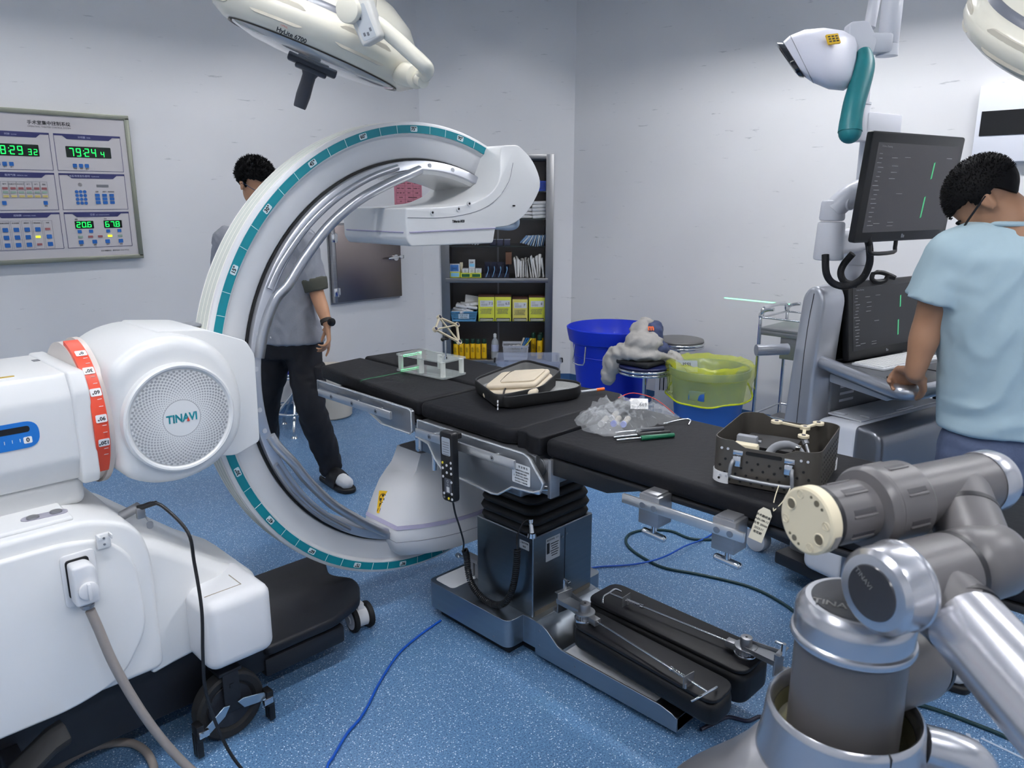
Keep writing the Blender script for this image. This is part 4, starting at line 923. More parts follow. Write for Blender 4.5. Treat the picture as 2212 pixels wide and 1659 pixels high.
def digits(b,s,x,z,w,h,gap):
    t_=w*.17
    for c in s:
        if c==':':
            for zz in (.3,.68): sq(b,x+gap*.1,x+gap*.1+t_,z+h*zz,z+h*zz+t_,.0016)
            x+=gap*.6; continue
        if c=='.':
            sq(b,x-gap*.55,x-gap*.55+t_,z,z+t_,.0016); continue
        for k in SEG[c]:
            q={'a':(x+t_*.6,x+w-t_*.6,z+h-t_,z+h),'g':(x+t_*.6,x+w-t_*.6,z+h/2-t_/2,z+h/2+t_/2),'d':(x+t_*.6,x+w-t_*.6,z,z+t_),'f':(x,x+t_,z+h/2+t_*.3,z+h-t_*.4),'b':(x+w-t_,x+w,z+h/2+t_*.3,z+h-t_*.4),'e':(x,x+t_,z+t_*.4,z+h/2-t_*.3),'c':(x+w-t_,x+w,z+t_*.4,z+h/2-t_*.3)}[k]
            sq(b,*q,.0016)
        x+=w+gap
    return x
def disp(x0,x1,z0,z1,parts):
    b=new(); prism(b,rrect(x1-x0,z1-z0,.004,3,(x0+x1)/2,(z0+z1)/2),0,.0012,FM); d=obj('digital_display',b,mat('display_black','#0b1a14',.25),face,0)
    b=new()
    for p in parts: digits(b,*p)
    obj('green_digits',b,LED,d,0)
disp(1.036,1.273,1.778,1.841,[('18:29',1.052,1.786,.024,.045,.0125),('32',1.218,1.786,.018,.031,.010)])
disp(1.408,1.647,1.780,1.841,[('79:24',1.424,1.786,.024,.045,.0125),('4',1.591,1.786,.018,.031,.010)])
disp(1.405,1.505,1.381,1.425,[('20.6',1.413,1.388,.021,.031,.008)]); disp(1.561,1.662,1.381,1.426,[('67.8',1.569,1.388,.021,.031,.008)])
def btns(name,ps,m_,w=.021,h=.021,r=.003,circ=False):
    for x,z in ps:
        b=new()
        if circ: cyl(b,(x,z,0),(x,z,.003),.009,n=14,Mx=FM)
        else: prism(b,rrect(w,h,r,2,x,z),0,.003,FM)
        obj(name,b,m_,face,0)
btns('blue_button',[(1.445,1.735),(1.477,1.735),(1.508,1.735),(1.068,1.735),(1.099,1.735),(1.131,1.735)],BTN)
btns('blue_button',[(1.27,1.528),(1.07,1.528)],BTN)
btns('keypad_button',[(1.436+.0215*i,1.590-.0213*j) for i in range(3) for j in range(4)],BTN,circ=True)
btns('blue_button',[(1.545+.039*i,1.570-.0205*j) for i in range(3) for j in range(3)],BTN,.025,.017,.002)
btns('blue_button',[(1.425,1.365),(1.486,1.365),(1.58,1.364),(1.643,1.365)],BTN,.021,.018,.002)
btns('blue_button',[(1.426,1.304),(1.499,1.304),(1.57,1.304),(1.645,1.304)],BTN,.025,.022,.003)
btns('blue_button',[(1.055+.0525*i,1.383-.0415*j) for i,j in ((0,0),(0,1),(0,2),(1,0),(1,1),(1,2),(2,0),(2,1),(2,2),(3,0),(4,1),(4,2))]+[(1.003,1.383-.0415*j) for j in range(3)],BTN,.026,.023,.003)
LR=mat('lamp_red','#9a5c5e',.4); LG=mat('lamp_green_off','#8ea596',.4); LY=mat('lamp_yellow_off','#c9b873',.4); LON=mat('lamp_yellow_lit','#e8f020',.4,emit='#f0ff30',es=1.2)
gx=[1.083+.038*i for i in range(6)]
btns('red_lamp',[(x,1.606) for x in gx]+[(1.48,1.334),(1.533,1.334),(1.211,1.300),(1.262,1.384)],LR,.025,.012,.001)
btns('green_lamp',[(x,1.585) for x in gx]+[(1.426,1.334),(1.644,1.334)],LG,.025,.012,.001)
btns('yellow_lamp',[(x,1.5635) for x in gx],LY,.025,.012,.001)
btns('lit_yellow_lamp',[(1.209,1.342),(1.587,1.335)],LON,.023,.011,.001)
b=new(); 
def frm(x0,x1,z0,z1,e=.001): sq(b,x0,x1,z0,z0+e,.0006); sq(b,x0,x1,z1-e,z1,.0006); sq(b,x0,x0+e,z0,z1,.0006); sq(b,x1-e,x1,z0,z1,.0006)
for x in gx: frm(x-.018,x+.018,1.554,1.643)
for i in range(-1,5): frm(1.055+.0525*i-.023,1.055+.0525*i+.023,1.277,1.432)
obj('column_outlines',b,INKG,face,0)
b=new(); sq(b,1.546,1.612,1.616,1.631); obj('slot_display',b,INKG,face,0)
b=new()
for i in range(-3,4):
    for j in range(-3,4):
        if i*i+j*j<10: x=1.459+.0038*i; z=1.629+.0038*j; sq(b,x-.001,x+.001,z-.001,z+.001,.0008)
obj('speaker_holes',b,INK,face,0)
def tinytxt(items,size,m_=INK):
    t=new()
    for s,x,z in items: tmesh(t,s,FM@Matrix.Translation((x,z,.0006)),size)
    obj('printed_captions',t,m_,face,0)
tinytxt([('设置',1.445,1.718),('暂停',1.477,1.718),('复位',1.508,1.718),('设置',1.068,1.718),('加 1',1.099,1.718),('减 1',1.131,1.718),('消音',1.27,1.510),('温度',1.415,1.434),('湿度',1.572,1.434),('启停',1.426,1.285),('排风',1.499,1.285),('负压',1.57,1.285),('消音',1.645,1.285),('音量',1.545,1.59),('曲目',1.584,1.59),('频道选择',1.623,1.59)]+[(s,x,1.628) for s,x in zip(('氧气','压缩空气','负压吸引','氮气','氩气','真空'),gx)]+[(s,1.055+.0525*i,1.418) for i,s in enumerate(('无影灯照明','手术照明','观片灯','情报面板','消毒'))],.0085)
text('service_text','宏业海鑫净化   服务电话:13306197552',FM@Matrix.Translation((1.607,1.2485,0)),.0095,INK,face)
# ================= hatch door and notice =================
hd_=thing('pass_through_hatch','brushed steel hatch door with a turning latch low on the left wall','hatch',(3.4,YL,.8))
SH=mat('hatch_steel','#8c8280',.34,metal=1,noise_=.14,nscale=3,stretch=(1,1,.35))
b=new(); bx(b,3.085,3.725,YL-.012,YL-.001,.775,1.375); obj('hatch_frame',b,STEEL,hd_,0)
b=new(); bx(b,3.125,3.72,YL-.05,YL-.013,.79,1.36,.006); dr=obj('door',b,SH,hd_,30)
b=new(); bx(b,3.093,3.122,YL-.055,YL-.013,.79,1.36,.003); obj('hinge_post',b,STEEL,hd_,30)
for z in (1.27,.87): b=new(); bx(b,3.09,3.14,YL-.062,YL-.05,z-.03,z+.03,.002); cyl(b,(3.12,YL-.062,z-.035),(3.12,YL-.062,z+.035),.008,n=14); obj('hinge',b,CHROME,hd_,30)
b=new(); cyl(b,(3.655,YL-.05,1.10),(3.655,YL-.075,1.10),.024,n=24); box(b,(3.63,YL-.08,1.10),(.11,.012,.018),.004,rot=Matrix.Rotation(R(-6),4,'Y')); bx(b,3.69,3.735,YL-.07,YL-.012,1.09,1.115,.003); obj('latch_handle',b,CHROME,dr,30)
nt_=thing('paper_notice','pink paper notice with a printed table on the left wall above the hatch','notice',(3.85,YL,1.6))
b=new(); bx(b,3.712,3.985,YL-.003,YL-.0005,1.49,1.735); t=new()
def nb(x0,x1,z0,z1): bx(t,x0,x1,YL-.0036,YL-.003,z0,z1)
for z in (1.515,1.545,1.578,1.61,1.648,1.685,1.712): nb(3.73,3.97,z,z+.0012)
for x in (3.73,3.815,3.895,3.968): nb(x,x+.0012,1.515,1.712)
NF=facing((0,YL-.0037,0),(0,-1,0))
for s,x,z in (('冲洗水量, 引流水量',3.775,1.70),('切割病种',3.855,1.70),('冲洗量, 开始时间',3.93,1.70),('压碎类型、颜色、尺寸',3.772,1.668),('支架植骨',3.855,1.668),('时间到记录',3.93,1.668),('椎间盘、 终末点',3.772,1.63),('一次性负压',3.855,1.63),('止血器(护、压)',3.93,1.63),('前列、输尿、三脚',3.772,1.595),('等离子',3.855,1.595),('止血措施',3.93,1.595),('引流管数',3.772,1.56),('特殊材料(关节置换等)',3.89,1.56),('备注',3.772,1.53),('负责核对者',3.855,1.53)):
    tmesh(t,s,NF@Matrix.Translation((x,z,0)),.0092,bold=.0002)
plate2('notice_sheet',b,t,mat('pink_paper','#c67f8e',.8),nt_)
# scuff marks on the walls are in the paint; box on the right wall
lb_=thing('wall_viewer','white wall-mounted box with a black window strip high on the right wall','wall box',(XR,1.0,1.9))
b=new(); bx(b,XR-.06,XR-.001,.60,1.285,1.74,2.13,.004); vb=obj('box_body',b,mat('viewer_white','#e3e6ee',.5),lb_,30)
b=new(); bx(b,XR-.064,XR-.06,.60,1.262,1.875,2.0,.001); obj('black_window',b,mat('viewer_black','#101114',.3),vb,0)
# ================= recessed shelf unit in the corner =================
su=thing('shelf_unit','recessed brushed steel shelf unit stacked with supplies in the corner wall','shelf unit',(4.5,4.5,.2))
su.rotation_euler=(0,0,R(-45))
def LB(name,fn,m_,parent=su,sm=30):
    b=new(); fn(b); bmesh.ops.transform(b,matrix=CH,verts=b.verts); return obj(name,b,m_,parent,sm)
CB=mat('cabinet_inside','#6f6b69',.4,metal=.85,noise_=.1,nscale=3,stretch=(1,1,.3))
LB('cabinet_frame',lambda b:(bx(b,-.585,-.515,-.018,.03,.205,1.895,.003),bx(b,.275,.338,-.018,.03,.205,1.895,.003),bx(b,-.585,.338,-.017,.03,1.86,1.897,.003)),STEELD)
LB('back_panel',lambda b:bx(b,-.54,.295,.44,.45,.205,1.86),CB)
LB('side_panel',lambda b:bx(b,-.54,-.53,.0,.44,.205,1.86),CB); LB('side_panel',lambda b:bx(b,.285,.295,0,.44,.205,1.86),CB)
LB('support_rail',lambda b:bx(b,-.13,-.115,.43,.441,.23,1.86),STEEL)
GLS=mat('shelf_glass_dark','#1d2a2a',.15,spec=.8)
for z in (1.61,1.392,1.172,.545): LB('glass_shelf',lambda b:bx(b,-.528,.283,.03,.43,z-.008,z),GLS)
LB('middle_shelf',lambda b:bx(b,-.548,.298,-.03,.43,.875,.912,.002),STEELD)
LB('bottom_ledge',lambda b:(bx(b,-.53,.29,-.05,.43,.195,.228,.002),),STEELD)
LB('ledge_stopper',lambda b:bx(b,-.065,-.03,-.058,-.02,.175,.225,.003),RUBBER)
def item(name,label,cat,w,y,z,group=None,rz=0):
    t=thing(name,label,cat,CH@Vector((w,y,z)),R(-45)+rz,group); return t
def IP(name,t,fn,m_,sm=40): b=new(); fn(b); return obj(name,b,m_,t,sm,local=True)
YB1=mat('yellow_bottle','#e0b414',.4); DG=mat('dark_green_cap','#12382d',.4)
def ybottle(w,y,z,h,label,grp,col=YB1):
    t=item('spray_bottle',label,'bottle',w,y,z,grp)
    IP('bottle_body',t,lambda b:lathe(b,[(0,0),(.021,0),(.0225,.004),(.0225,h*.72),(.020,h*.76),(.0,h*.76)],n=24),col)
    IP('cap',t,lambda b:lathe(b,[(.018,h*.76),(.019,h*.78),(.019,h*.96),(.016,h),(0,h)],n=24),DG)
    def lab(b):
        for k in range(6): bx(b,-.012,.008-.002*(k%3),-.0236,-.0222,h*.34+.007*k,h*.34+.007*k+.0025)
    IP('label_text',t,lab,mat('label_olive','#5b4c12',.6),0)
pos=('leftmost','second','third','fourth','fifth','rightmost')
for i,w in enumerate((-.478,-.430,-.382,-.334,-.288,-.238)):
    ybottle(w,.03+.012*(i%2),.228,.165,'yellow bottle with green cap, %s of six on the bottom shelf'%pos[i],'yellow bottles on the left of the bottom shelf')
for w,y,l in ((.235,.02,'yellow bottle in front at the right end of the bottom shelf'),(.185,.13,'yellow bottle behind the white basket on the bottom shelf'),(.25,.14,'yellow bottle at the back right corner of the bottom shelf')): ybottle(w,y,.228,.205,l,'yellow bottles on the right of the bottom shelf')
t=item('water_bottle','clear saline bottle with a printed label on the bottom shelf','bottle',-.145,.04,.228)
IP('bottle_body',t,lambda b:lathe(b,[(0,0),(.030,0),(.031,.005),(.031,.12),(.026,.15),(.012,.172),(.011,.182),(0,.182)],n=28),mat('clear_bottle','#d6dde2',.1,alpha=.45,spec=.8))
IP('bottle_label',t,lambda b:lathe(b,[(.0315,.06),(.0315,.118)],n=28),mat('label_bluewhite','#aeb6cf',.5)); IP('cap',t,lambda b:lathe(b,[(.013,.178),(.014,.182),(.014,.205),(.006,.212),(0,.212)],n=20),mat('white_cap','#dfe3e6',.4))
# open mesh baskets
def basket(name,label,w,y,z,W,D,H,m_,grp=None):
    t=item(name,label,'basket',w,y,z,grp)
    def f(b):
        e=.93
        for s in range(4):
            L_=W if s%2==0 else D; o_=(D if s%2==0 else W)/2; Mx=Matrix.Rotation(R(90*s),4,'Z')
            n=int(L_/.010)
            bx(b,-L_/2,L_/2,-o_,-o_+.002,H*.86,H,0,Mx=Mx); bx(b,-L_/2*e,L_/2*e,-o_*e,-o_*e+.002,0,H*.18,0,Mx=Mx)
            for k in range(n+1):
                x=-L_/2+L_*k/n; rings(b,[[Vector((x*e+dx,-o_*e+dy,H*.15)) for dx,dy in ((-.0022,0),(.0022,0),(.0022,.002),(-.0022,.002))],[Vector((x+dx,-o_+dy,H*.88)) for dx,dy in ((-.0022,0),(.0022,0),(.0022,.002),(-.0022,.002))]],Mx=Mx)
            for zz in (.38,.62): q=e+(1-e)*zz; bx(b,-L_/2*q,L_/2*q,-o_*q,-o_*q+.002,H*zz,H*zz+.004,0,Mx=Mx)
        bx(b,-W/2*e,W/2*e,-D/2*e,D/2*e,0,.003)
        bx(b,-W/2-.006,W/2+.006,-D/2-.006,-D/2+.002,H-.006,H,.001); bx(b,-W/2-.006,W/2+.006,D/2-.002,D/2+.006,H-.006,H,.001); bx(b,-W/2-.006,-W/2+.002,-D/2,D/2,H-.006,H,.001); bx(b,W/2-.002,W/2+.006,-D/2,D/2,H-.006,H,.001)
    IP('basket_body',t,f,m_,0); return t
basket('plastic_basket','white mesh basket of swabs on the bottom shelf',.03,.03,.229,.21,.20,.125,mat('basket_white','#c9cdd6',.4))
PB=mat('basket_blue','#5d9cc6',.4)
t=basket('plastic_basket','light blue mesh basket full of white gauze packs on the second lowest shelf',-.405,.10,.546,.215,.19,.085,PB)
b=new(); prism(b,rrect(.09,.04,.002),0,.002,facing((0,-.098,.045),(0,-1,0))); tt=new(); m=facing((0,-.1005,.045),(0,-1,0)); tmesh(tt,'无菌 纱布',m@Matrix.Translation((0,.008,0)),.016); tmesh(tt,'棉垫 敷贴',m@Matrix.Translation((0,-.010,0)),.014); plate2('basket_label',b,tt,mat('label_lightblue','#b7cfdf',.5),t,INKG,True)
basket('plastic_basket','deep blue mesh basket on the top shelf',.205,.12,1.611,.15,.18,.08,mat('basket_deepblue','#3553b8',.4))
t=item('blue_bag','folded grey-blue plastic bag lying in the deep blue basket','bag',.17,.12,1.615); IP('bag',t,lambda b:(sph(b,(0,0,.075),(.05,.06,.07),14),[setattr(v,'co',v.co+Vector((noise.noise(v.co*40),noise.noise(v.co*41),noise.noise(v.co*42)))*.02) for v in b.verts]),mat('bag_greyblue','#5b6a92',.5),30)
ORD=('first','second','third','fourth','fifth','sixth','seventh','eighth','ninth','tenth','eleventh','twelfth')
# soft packs
PW=mat('gauze_pack','#d4d5d6',.5,bump=.3,bscale=90,noise_=.06,nscale=30)
def pack(w,y,z,W,D,H,label,grp,rx=0,ry=0,rz=0,m_=None):
    t=item('sterile_pack',label,'sterile pack',w,y,z,grp)
    def f(b):
        box(b,(0,0,0),(W,D,H),min(H*.35,.006),seg=2)
        for v in b.verts: v.co+=Vector((noise.noise(v.co*25+Vector((w*9,z*9,0))),noise.noise(v.co*27+Vector((w*9,z*5,3))),noise.noise(v.co*22+Vector((w*7,z,7)))))*H*.25
        bmesh.ops.transform(b,matrix=Matrix.Translation((0,0,H/2))@Matrix.Rotation(rz,4,'Z')@Matrix.Rotation(ry,4,'Y')@Matrix.Rotation(rx,4,'X'),verts=b.verts)
    IP('pack',t,f,m_ or PW,60); return t
random.seed(3)
for k in range(9):
    pack(-.46+.045*(k%3)+.02*(k//3)+random.uniform(-.01,.01),.08+random.uniform(-.02,.02),.615+.024*(k//3)+.008*(k%3),.10,.12,.02,'white gauze pack, %s of the heap in the light blue basket'%(('left','middle','right')[k%3]+' '+('bottom layer','middle layer','top layer')[k//3]),'gauze packs in the light blue basket',0,R(random.uniform(-18,18)),R(random.uniform(-30,30)))
pack(-.34,.14,.70,.12,.09,.012,'pale sterile pouch leaning behind the light blue basket heap',None,R(60),R(10),R(10))
for j,(w,n) in enumerate(((.222,5),(.12,3))):
    for k in range(n):
        pack(w+random.uniform(-.004,.004),.10+.02*j,1.394+.028*k,.115,.12,.026,'white wrapped pack, %s from the bottom of the %s stack on the second shelf'%(ORD[k],'right' if j==0 else 'left'),'white packs stacked on the second shelf, %s stack'%('right' if j==0 else 'left'))
for k in range(11):
    pack(.265-.0165*k,.09,1.176,.010,.12,.09 if k>3 else .088,'thin %s pouch, %s from the right in the leaning row on the third shelf'%('pale' if k%2 else 'blue',ORD[k]),'pouches standing on the third shelf',0,R(8+4.2*max(0,k-3)+k),0,mat('pouch_pale','#c8d3db',.5,noise_=.1,nscale=30) if k%2 else mat('pouch_blue','#6f8fb4',.45,noise_=.15,nscale=20))
for k in range(7):
    pack(-.40+.022*k,.06,1.174,.013,.12,.06,'tilted pale pouch, %s from the left on the third shelf below the detector head'%ORD[k],'pouches tilted on the left of the third shelf',0,R(50),0)
for k,w in enumerate((-.16,-.10,-.04)):
    t=item('clear_box',('leftmost','middle','rightmost')[k]+' of three small clear plastic boxes on the third shelf','box',w,.12,1.173,'clear boxes on the third shelf'); IP('box',t,lambda b:bx(b,-.025,.025,-.03,.03,0,.045,.003),mat('smoke_plastic','#4b4f66',.2,alpha=.7),30); IP('lid',t,lambda b:bx(b,-.026,.026,-.031,.031,.045,.05,.002),mat('box_lid','#8c91a0',.3),30)
for k in range(12):
    w=.028+.0205*k
    pack(w,.09,.913,.013,.10,.155+.012*math.sin(k*2.1),'upright white paper packet, %s from the left in the row on the steel shelf'%ORD[k],'white packets standing on the steel shelf',0,R(random.uniform(-4,4)),0,mat('packet_white','#dcdcda',.6,noise_=.05,nscale=30))
# boxes
def carton(w,y,z,W,D,H,m_,label,grp,txt=None,band=None,top=None):
    t=item('carton',label,'box',w,y,z,grp)
    IP('carton_body',t,lambda b:bx(b,-W/2,W/2,-D/2,D/2,0,H,.001),m_,30)
    if band: IP('printed_band',t,lambda b:bx(b,-W/2*.8,W/2*.8,-D/2-.0006,-D/2,H*band[0],H*band[1]),band[2],0)
    if txt:
        tt=new(); m=facing((0,-D/2-.0009,0),(0,-1,0))
        for s,x,zz,sz in txt: tmesh(tt,s,m@Matrix.Translation((x,zz,0)),sz)
        obj('carton_print',tt,INK,t,0,local=True)
    if top: IP('carton_lid',t,lambda b:bx(b,-W/2,W/2,-D/2,D/2,H,H+top[0],.001),top[1],30)
    return t
CW=mat('carton_white','#cfd3d8',.6); CBL=mat('carton_blue','#3f74b5',.5); CYG=mat('carton_yellow','#d6db4a',.55); CGR=mat('carton_green','#1d5c3a',.5); CLB=mat('carton_lightblue','#7fc0e0',.5)
carton(-.475,.08,.913,.086,.10,.045,CYG,'yellow and blue carton under the white one at the left end of the steel shelf','cartons at the left end of the steel shelf',band=(.15,.85,CLB))
carton(-.478,.08,.959,.086,.10,.062,CW,'white and blue carton on top at the left end of the steel shelf','cartons at the left end of the steel shelf',band=(.1,.95,CBL),txt=(('(m)',0,.03,.03),))
for k in range(2): carton(-.385+.087*k,.07,.913,.084,.10,.036,CYG,'yellow and green carton, %s of the two side by side on the steel shelf'%('left','right')[k],'yellow and green cartons',band=(.15,.85,CGR))
for k in range(3): carton(-.39+.055*k,.08,.950,.05,.08,.034,CW,'small white carton, %s on top of the yellow and green ones'%('left','centre','right')[k],'small white cartons on the yellow ones',txt=(('□',0,.017,.02),))
carton(-.335,.09,.985,.052,.05,.072,CW,'upright white and blue carton on top of the small white ones','', band=(.2,.55,CLB),txt=(('药膏',0,.05,.014),))
t=item('ointment_tube','thin beige tube standing between the cartons on the steel shelf','tube',-.425,.10,.95); IP('tube',t,lambda b:(cyl(b,(0,0,0),(0,0,.05),.012,n=14),box(b,(0,0,.065),(.026,.003,.035))),CREAM,30)
HN=mat('holder_navy','#1c2138',.5)
for k in range(4):
    w=-.205+.052*k
    t=item('file_holder','dark blue open-front holder, %s of the four on the steel shelf'%('leftmost','second','third','rightmost')[k],'holder',w,.08,.913,'dark blue holders on the steel shelf')
    IP('holder_body',t,lambda b:(bx(b,-.024,-.022,-.05,.06,0,.10),bx(b,.022,.024,-.05,.06,0,.10),bx(b,-.024,.024,.058,.06,0,.12),bx(b,-.024,.024,-.05,.06,0,.002),bx(b,-.024,.024,-.05,-.048,0,.03)),HN,0)
    t2=item('mask_pack','folded light blue mask in the %s dark blue holder'%('leftmost','second','third','rightmost')[k],'mask',w,.07,.917,'blue masks in the holders'); IP('mask',t2,lambda b:(tube(b,[(-.012,-.03,0),(.0,-.035,.03),(.008,-.03,.062),(.004,-.02,.08)],.006,6,4,sx=.5,sy=2.6),),mat('mask_blue','#7fb2da',.6),50)
carton(-.028,.12,1.018,.05,.09,.10,mat('carton_brown','#6a4a37',.6),'brown open carton standing on the dark blue holders','')
for k,(w,sz,W,H,m_) in enumerate(((-.215,'7.5',.135,.205,CYG),(-.075,'6.5',.135,.205,CYG),(.068,'7',.128,.185,mat('carton_yellow2','#d9cf6a',.55)),(.21,'8',.135,.20,CYG))):
    t=carton(w,.09,.546,W,.13,H,m_,'yellow-green glove box printed %s, %s of the four on its shelf'%(sz,('leftmost','second','third','rightmost')[k]),'glove boxes on the second lowest shelf',top=(.012,mat('glovebox_top','#4d2e22',.6)))
    IP('size_label',t,lambda b:bx(b,-W/2*.78,W/2*.85,-.0662,-.0652,H*.60,H*.86),CW,0)
    tt=new(); m=facing((0,-.0665,0),(0,-1,0)); tmesh(tt,sz,m@Matrix.Translation((W*.28,H*.73,0)),.030,bold=.0006)
    for q in range(12): box(tt,(-W*.30+.0045*q,H*.68,0),(.0012+.0012*(q%3==0),.018,.0004),Mx=m)
    for q in range(3): box(tt,(-W*.22,H*.82-.006*q,0),(.03,.0015,.0004),Mx=m)
    for q,s_ in enumerate(('一次性使用灭菌橡胶','外科手套 无粉光面','请检查包装完好','制造商信息见侧面')): tmesh(tt,s_,m@Matrix.Translation((-W*.04,H*.50-.012*q,0)),.0115)
    obj('box_print',tt,INKG,t,0,local=True)
    IP('opening',t,lambda b:bx(b,-W/2*.86,W/2*.86,-.0658,-.064,.004,.028),INK,0)
    IP('glove_packets',t,lambda b:[box(b,(0,-.072,.008+.006*q),(W*.8,.03,.004),.001,rot=Matrix.Rotation(R(2*q-3),4,'Y')) for q in range(3)],mat('packet_foil','#b9b9ac',.35,noise_=.2,nscale=60),30)
for k,(w,a,m_) in enumerate(((.10,25,mat('sachet_blue','#2f7cc0',.45)),(.115,30,mat('sachet_blue','#2f7cc0',.45)),(.13,38,mat('sachet_yellow','#e0cf55',.45)),(.085,20,mat('sachet_cream','#ddd6c0',.5)))):
    pack(w,.03,.30,.006,.05,.11,'upright sachet, %s, leaning out of the white basket'%('front blue','rear blue','yellow','cream')[k],'sachets in the white basket',0,R(a),0,m_)
for k in range(5): pack(-.03+.022*k,.0+.01*k,.325,.035,.03,.012,'small white swab packet, %s from the left in the white basket'%ORD[k],'swab packets in the white basket',0,R(20*((k%2)*2-1)),R(30*k),mat('packet_white',''))
# transparent storage box on the floor in front of the shelves
sb=thing('storage_box','clear plastic storage box with grip handles on the floor below the shelf unit','storage box',CH@Vector((.13,-.42,0)),R(-45))
CLR=mat('storage_clear','#bcc6dd',.12,alpha=.35,spec=.7)
def sbf(b):
    W,D,H=.50,.36,.33
    o=lambda k,z:[Vector((x*k,y*k,z)) for x,y in rrect(W,D,.04,5)]
    rings(b,[o(.88,.002),o(.90,.012),o(.99,H-.03),o(1.0,H-.02),o(1.03,H-.02),o(1.03,H),o(.985,H),o(.97,H-.03),o(.88,.016)],cap=False)
    rings(b,[o(.87,.002),o(.87,.006)])
b=new(); sbf(b); obj('box_shell',b,CLR,sb,40,local=True)
for s in (-1,1): b=new(); bx(b,s*.262-.012,s*.262+.012,-.03,.03,.29,.32,.004); obj('grip',b,RUBBER,sb,30,local=True)
b=new(); bx(b,-.05,.05,-.171,-.168,.05,.15); obj('paper_inside',b,mat('paper_white','#ecebe8',.7),sb,0,local=True)
# ================= instrument basket on the foot pad =================
BK=thing('instrument_basket','dark perforated instrument basket with wire handles standing on the foot pad','instrument basket',(1.775,.825,.872),R(13))
BKM=mat('basket_metal','#55514b',.45,metal=.5,noise_=.06,nscale=20)
def tex_holes(name,base):
    m=mat(name,base,.42,metal=.6); return m
BW,BD,BH=.285,.25,.112     # X (side to side), Y, height
o=rrect(BW,BD,.035,6)
b=new(); n=len(o)
lo=[Vector((x,y,.004)) for x,y in o]; hi=[]
for x,y in o:
    dip=.0
    if abs(x)>BW/2-.006 and abs(y)<.055: dip=.014
    hi.append(Vector((x,y,BH-dip)))
# finer top edge with the dipped middle on the two long sides
def wallpath():
    out=[]
    for i,(x,y) in enumerate(o):
        out.append((x,y)); x2,y2=o[(i+1)%n]
        L_=math.hypot(x2-x,y2-y)
        if L_>.05:
            for k in range(1,12): out.append((x+(x2-x)*k/12,y+(y2-y)*k/12))
    return out
wp=wallpath()
def dipf(x,y):
    if abs(x)>BW/2-.006: a=abs(y); return .014*max(0,min(1,(.07-a)/.02))
    return 0
outer=lambda k,zf:[Vector((x*k,y*k,zf(x,y))) for x,y in wp]
rings(b,[outer(1,lambda x,y:.003),outer(1,lambda x,y:BH-dipf(x,y)),outer(.986,lambda x,y:BH-dipf(x,y)),outer(.986,lambda x,y:.006)],cap=False)
t=new(); t.faces.new([t.verts.new((x*.99,y*.99,.004)) for x,y in wp]); merge(b,t)
obj('basket_shell',b,BKM,BK,30,local=True)
b=new(); HOLE=mat('hole_dark','#0a0a0b',.6)
for s in (-1,1):
    for i in range(9):
        for j in range(4):
            y=-.105+.026*i+(.013 if j%2 else 0); z=.012+.017*j
            if abs(y)<.115: cyl(b,(s*(BW/2+.0008),y,z),(s*(BW/2-.001),y,z),.0032,n=10)
    for i in range(11):
        for j in range(6):
            x=-.10+.02*i+(.01 if j%2 else 0); z=.015+.015*j
            if abs(x)<.11: cyl(b,(x,s*(BD/2+.0008),z),(x,s*(BD/2-.001),z),.0028,n=8)
tag(obj('perforation',b,HOLE,BK,30,local=True),None,kind='stuff')
for s in (-1,1):
    b=new(); prism(b,rrect(.085,.009,.004,4),-.001,.001,facing((s*(BW/2+.0006),0,BH-.026),(s,0,0))); obj('grip_slot',b,HOLE,BK,0,local=True)
    for y in (-.06,.06):
        b=new(); box(b,(s*(BW/2+.006),y,.064),(.010,.020,.026),.002); box(b,(s*(BW/2+.002),y,.084),(.003,.024,.012),.001); obj('handle_clip',b,CHROME,BK,30,local=True)
    b=new(); X=s*(BW/2+.018); tube(b,[(s*(BW/2+.008),-.068,.066),(X,-.070,.058),(X,-.072,.036),(X,-.060,.026),(X,.060,.026),(X,.072,.036),(X,.070,.058),(s*(BW/2+.008),.068,.066)],.0045,10,3); obj('wire_handle',b,mat('handle_grey','#8d8f92',.4,metal=.5),BK,60,local=True)
b=new()
for s in (-1,1):
    for y in (-.1,-.085,.085,.1): 
        for z in (.02,.09): cyl(b,(s*(BW/2+.001),y,z),(s*(BW/2+.0025),y,z),.0032,n=10)
obj('rivets',b,LGREY,BK,30,local=True)
for sx,sy in ((-1,1),(1,-1),(1,1)):
    b=new(); pts=[(sx*(BW/2-.035+.037*math.cos(a)),sy*(BD/2-.035+.037*math.sin(a))) for a in [R(-15+120*k/10) for k in range(11)]]
    rings(b,[[Vector((x,y,.0)),Vector((x,y,.028)),Vector((x*.985,y*.985,.028)),Vector((x*.985,y*.985,.0))] for x,y in pts]); obj('corner_foot',b,WHITE2,BK,30,local=True)
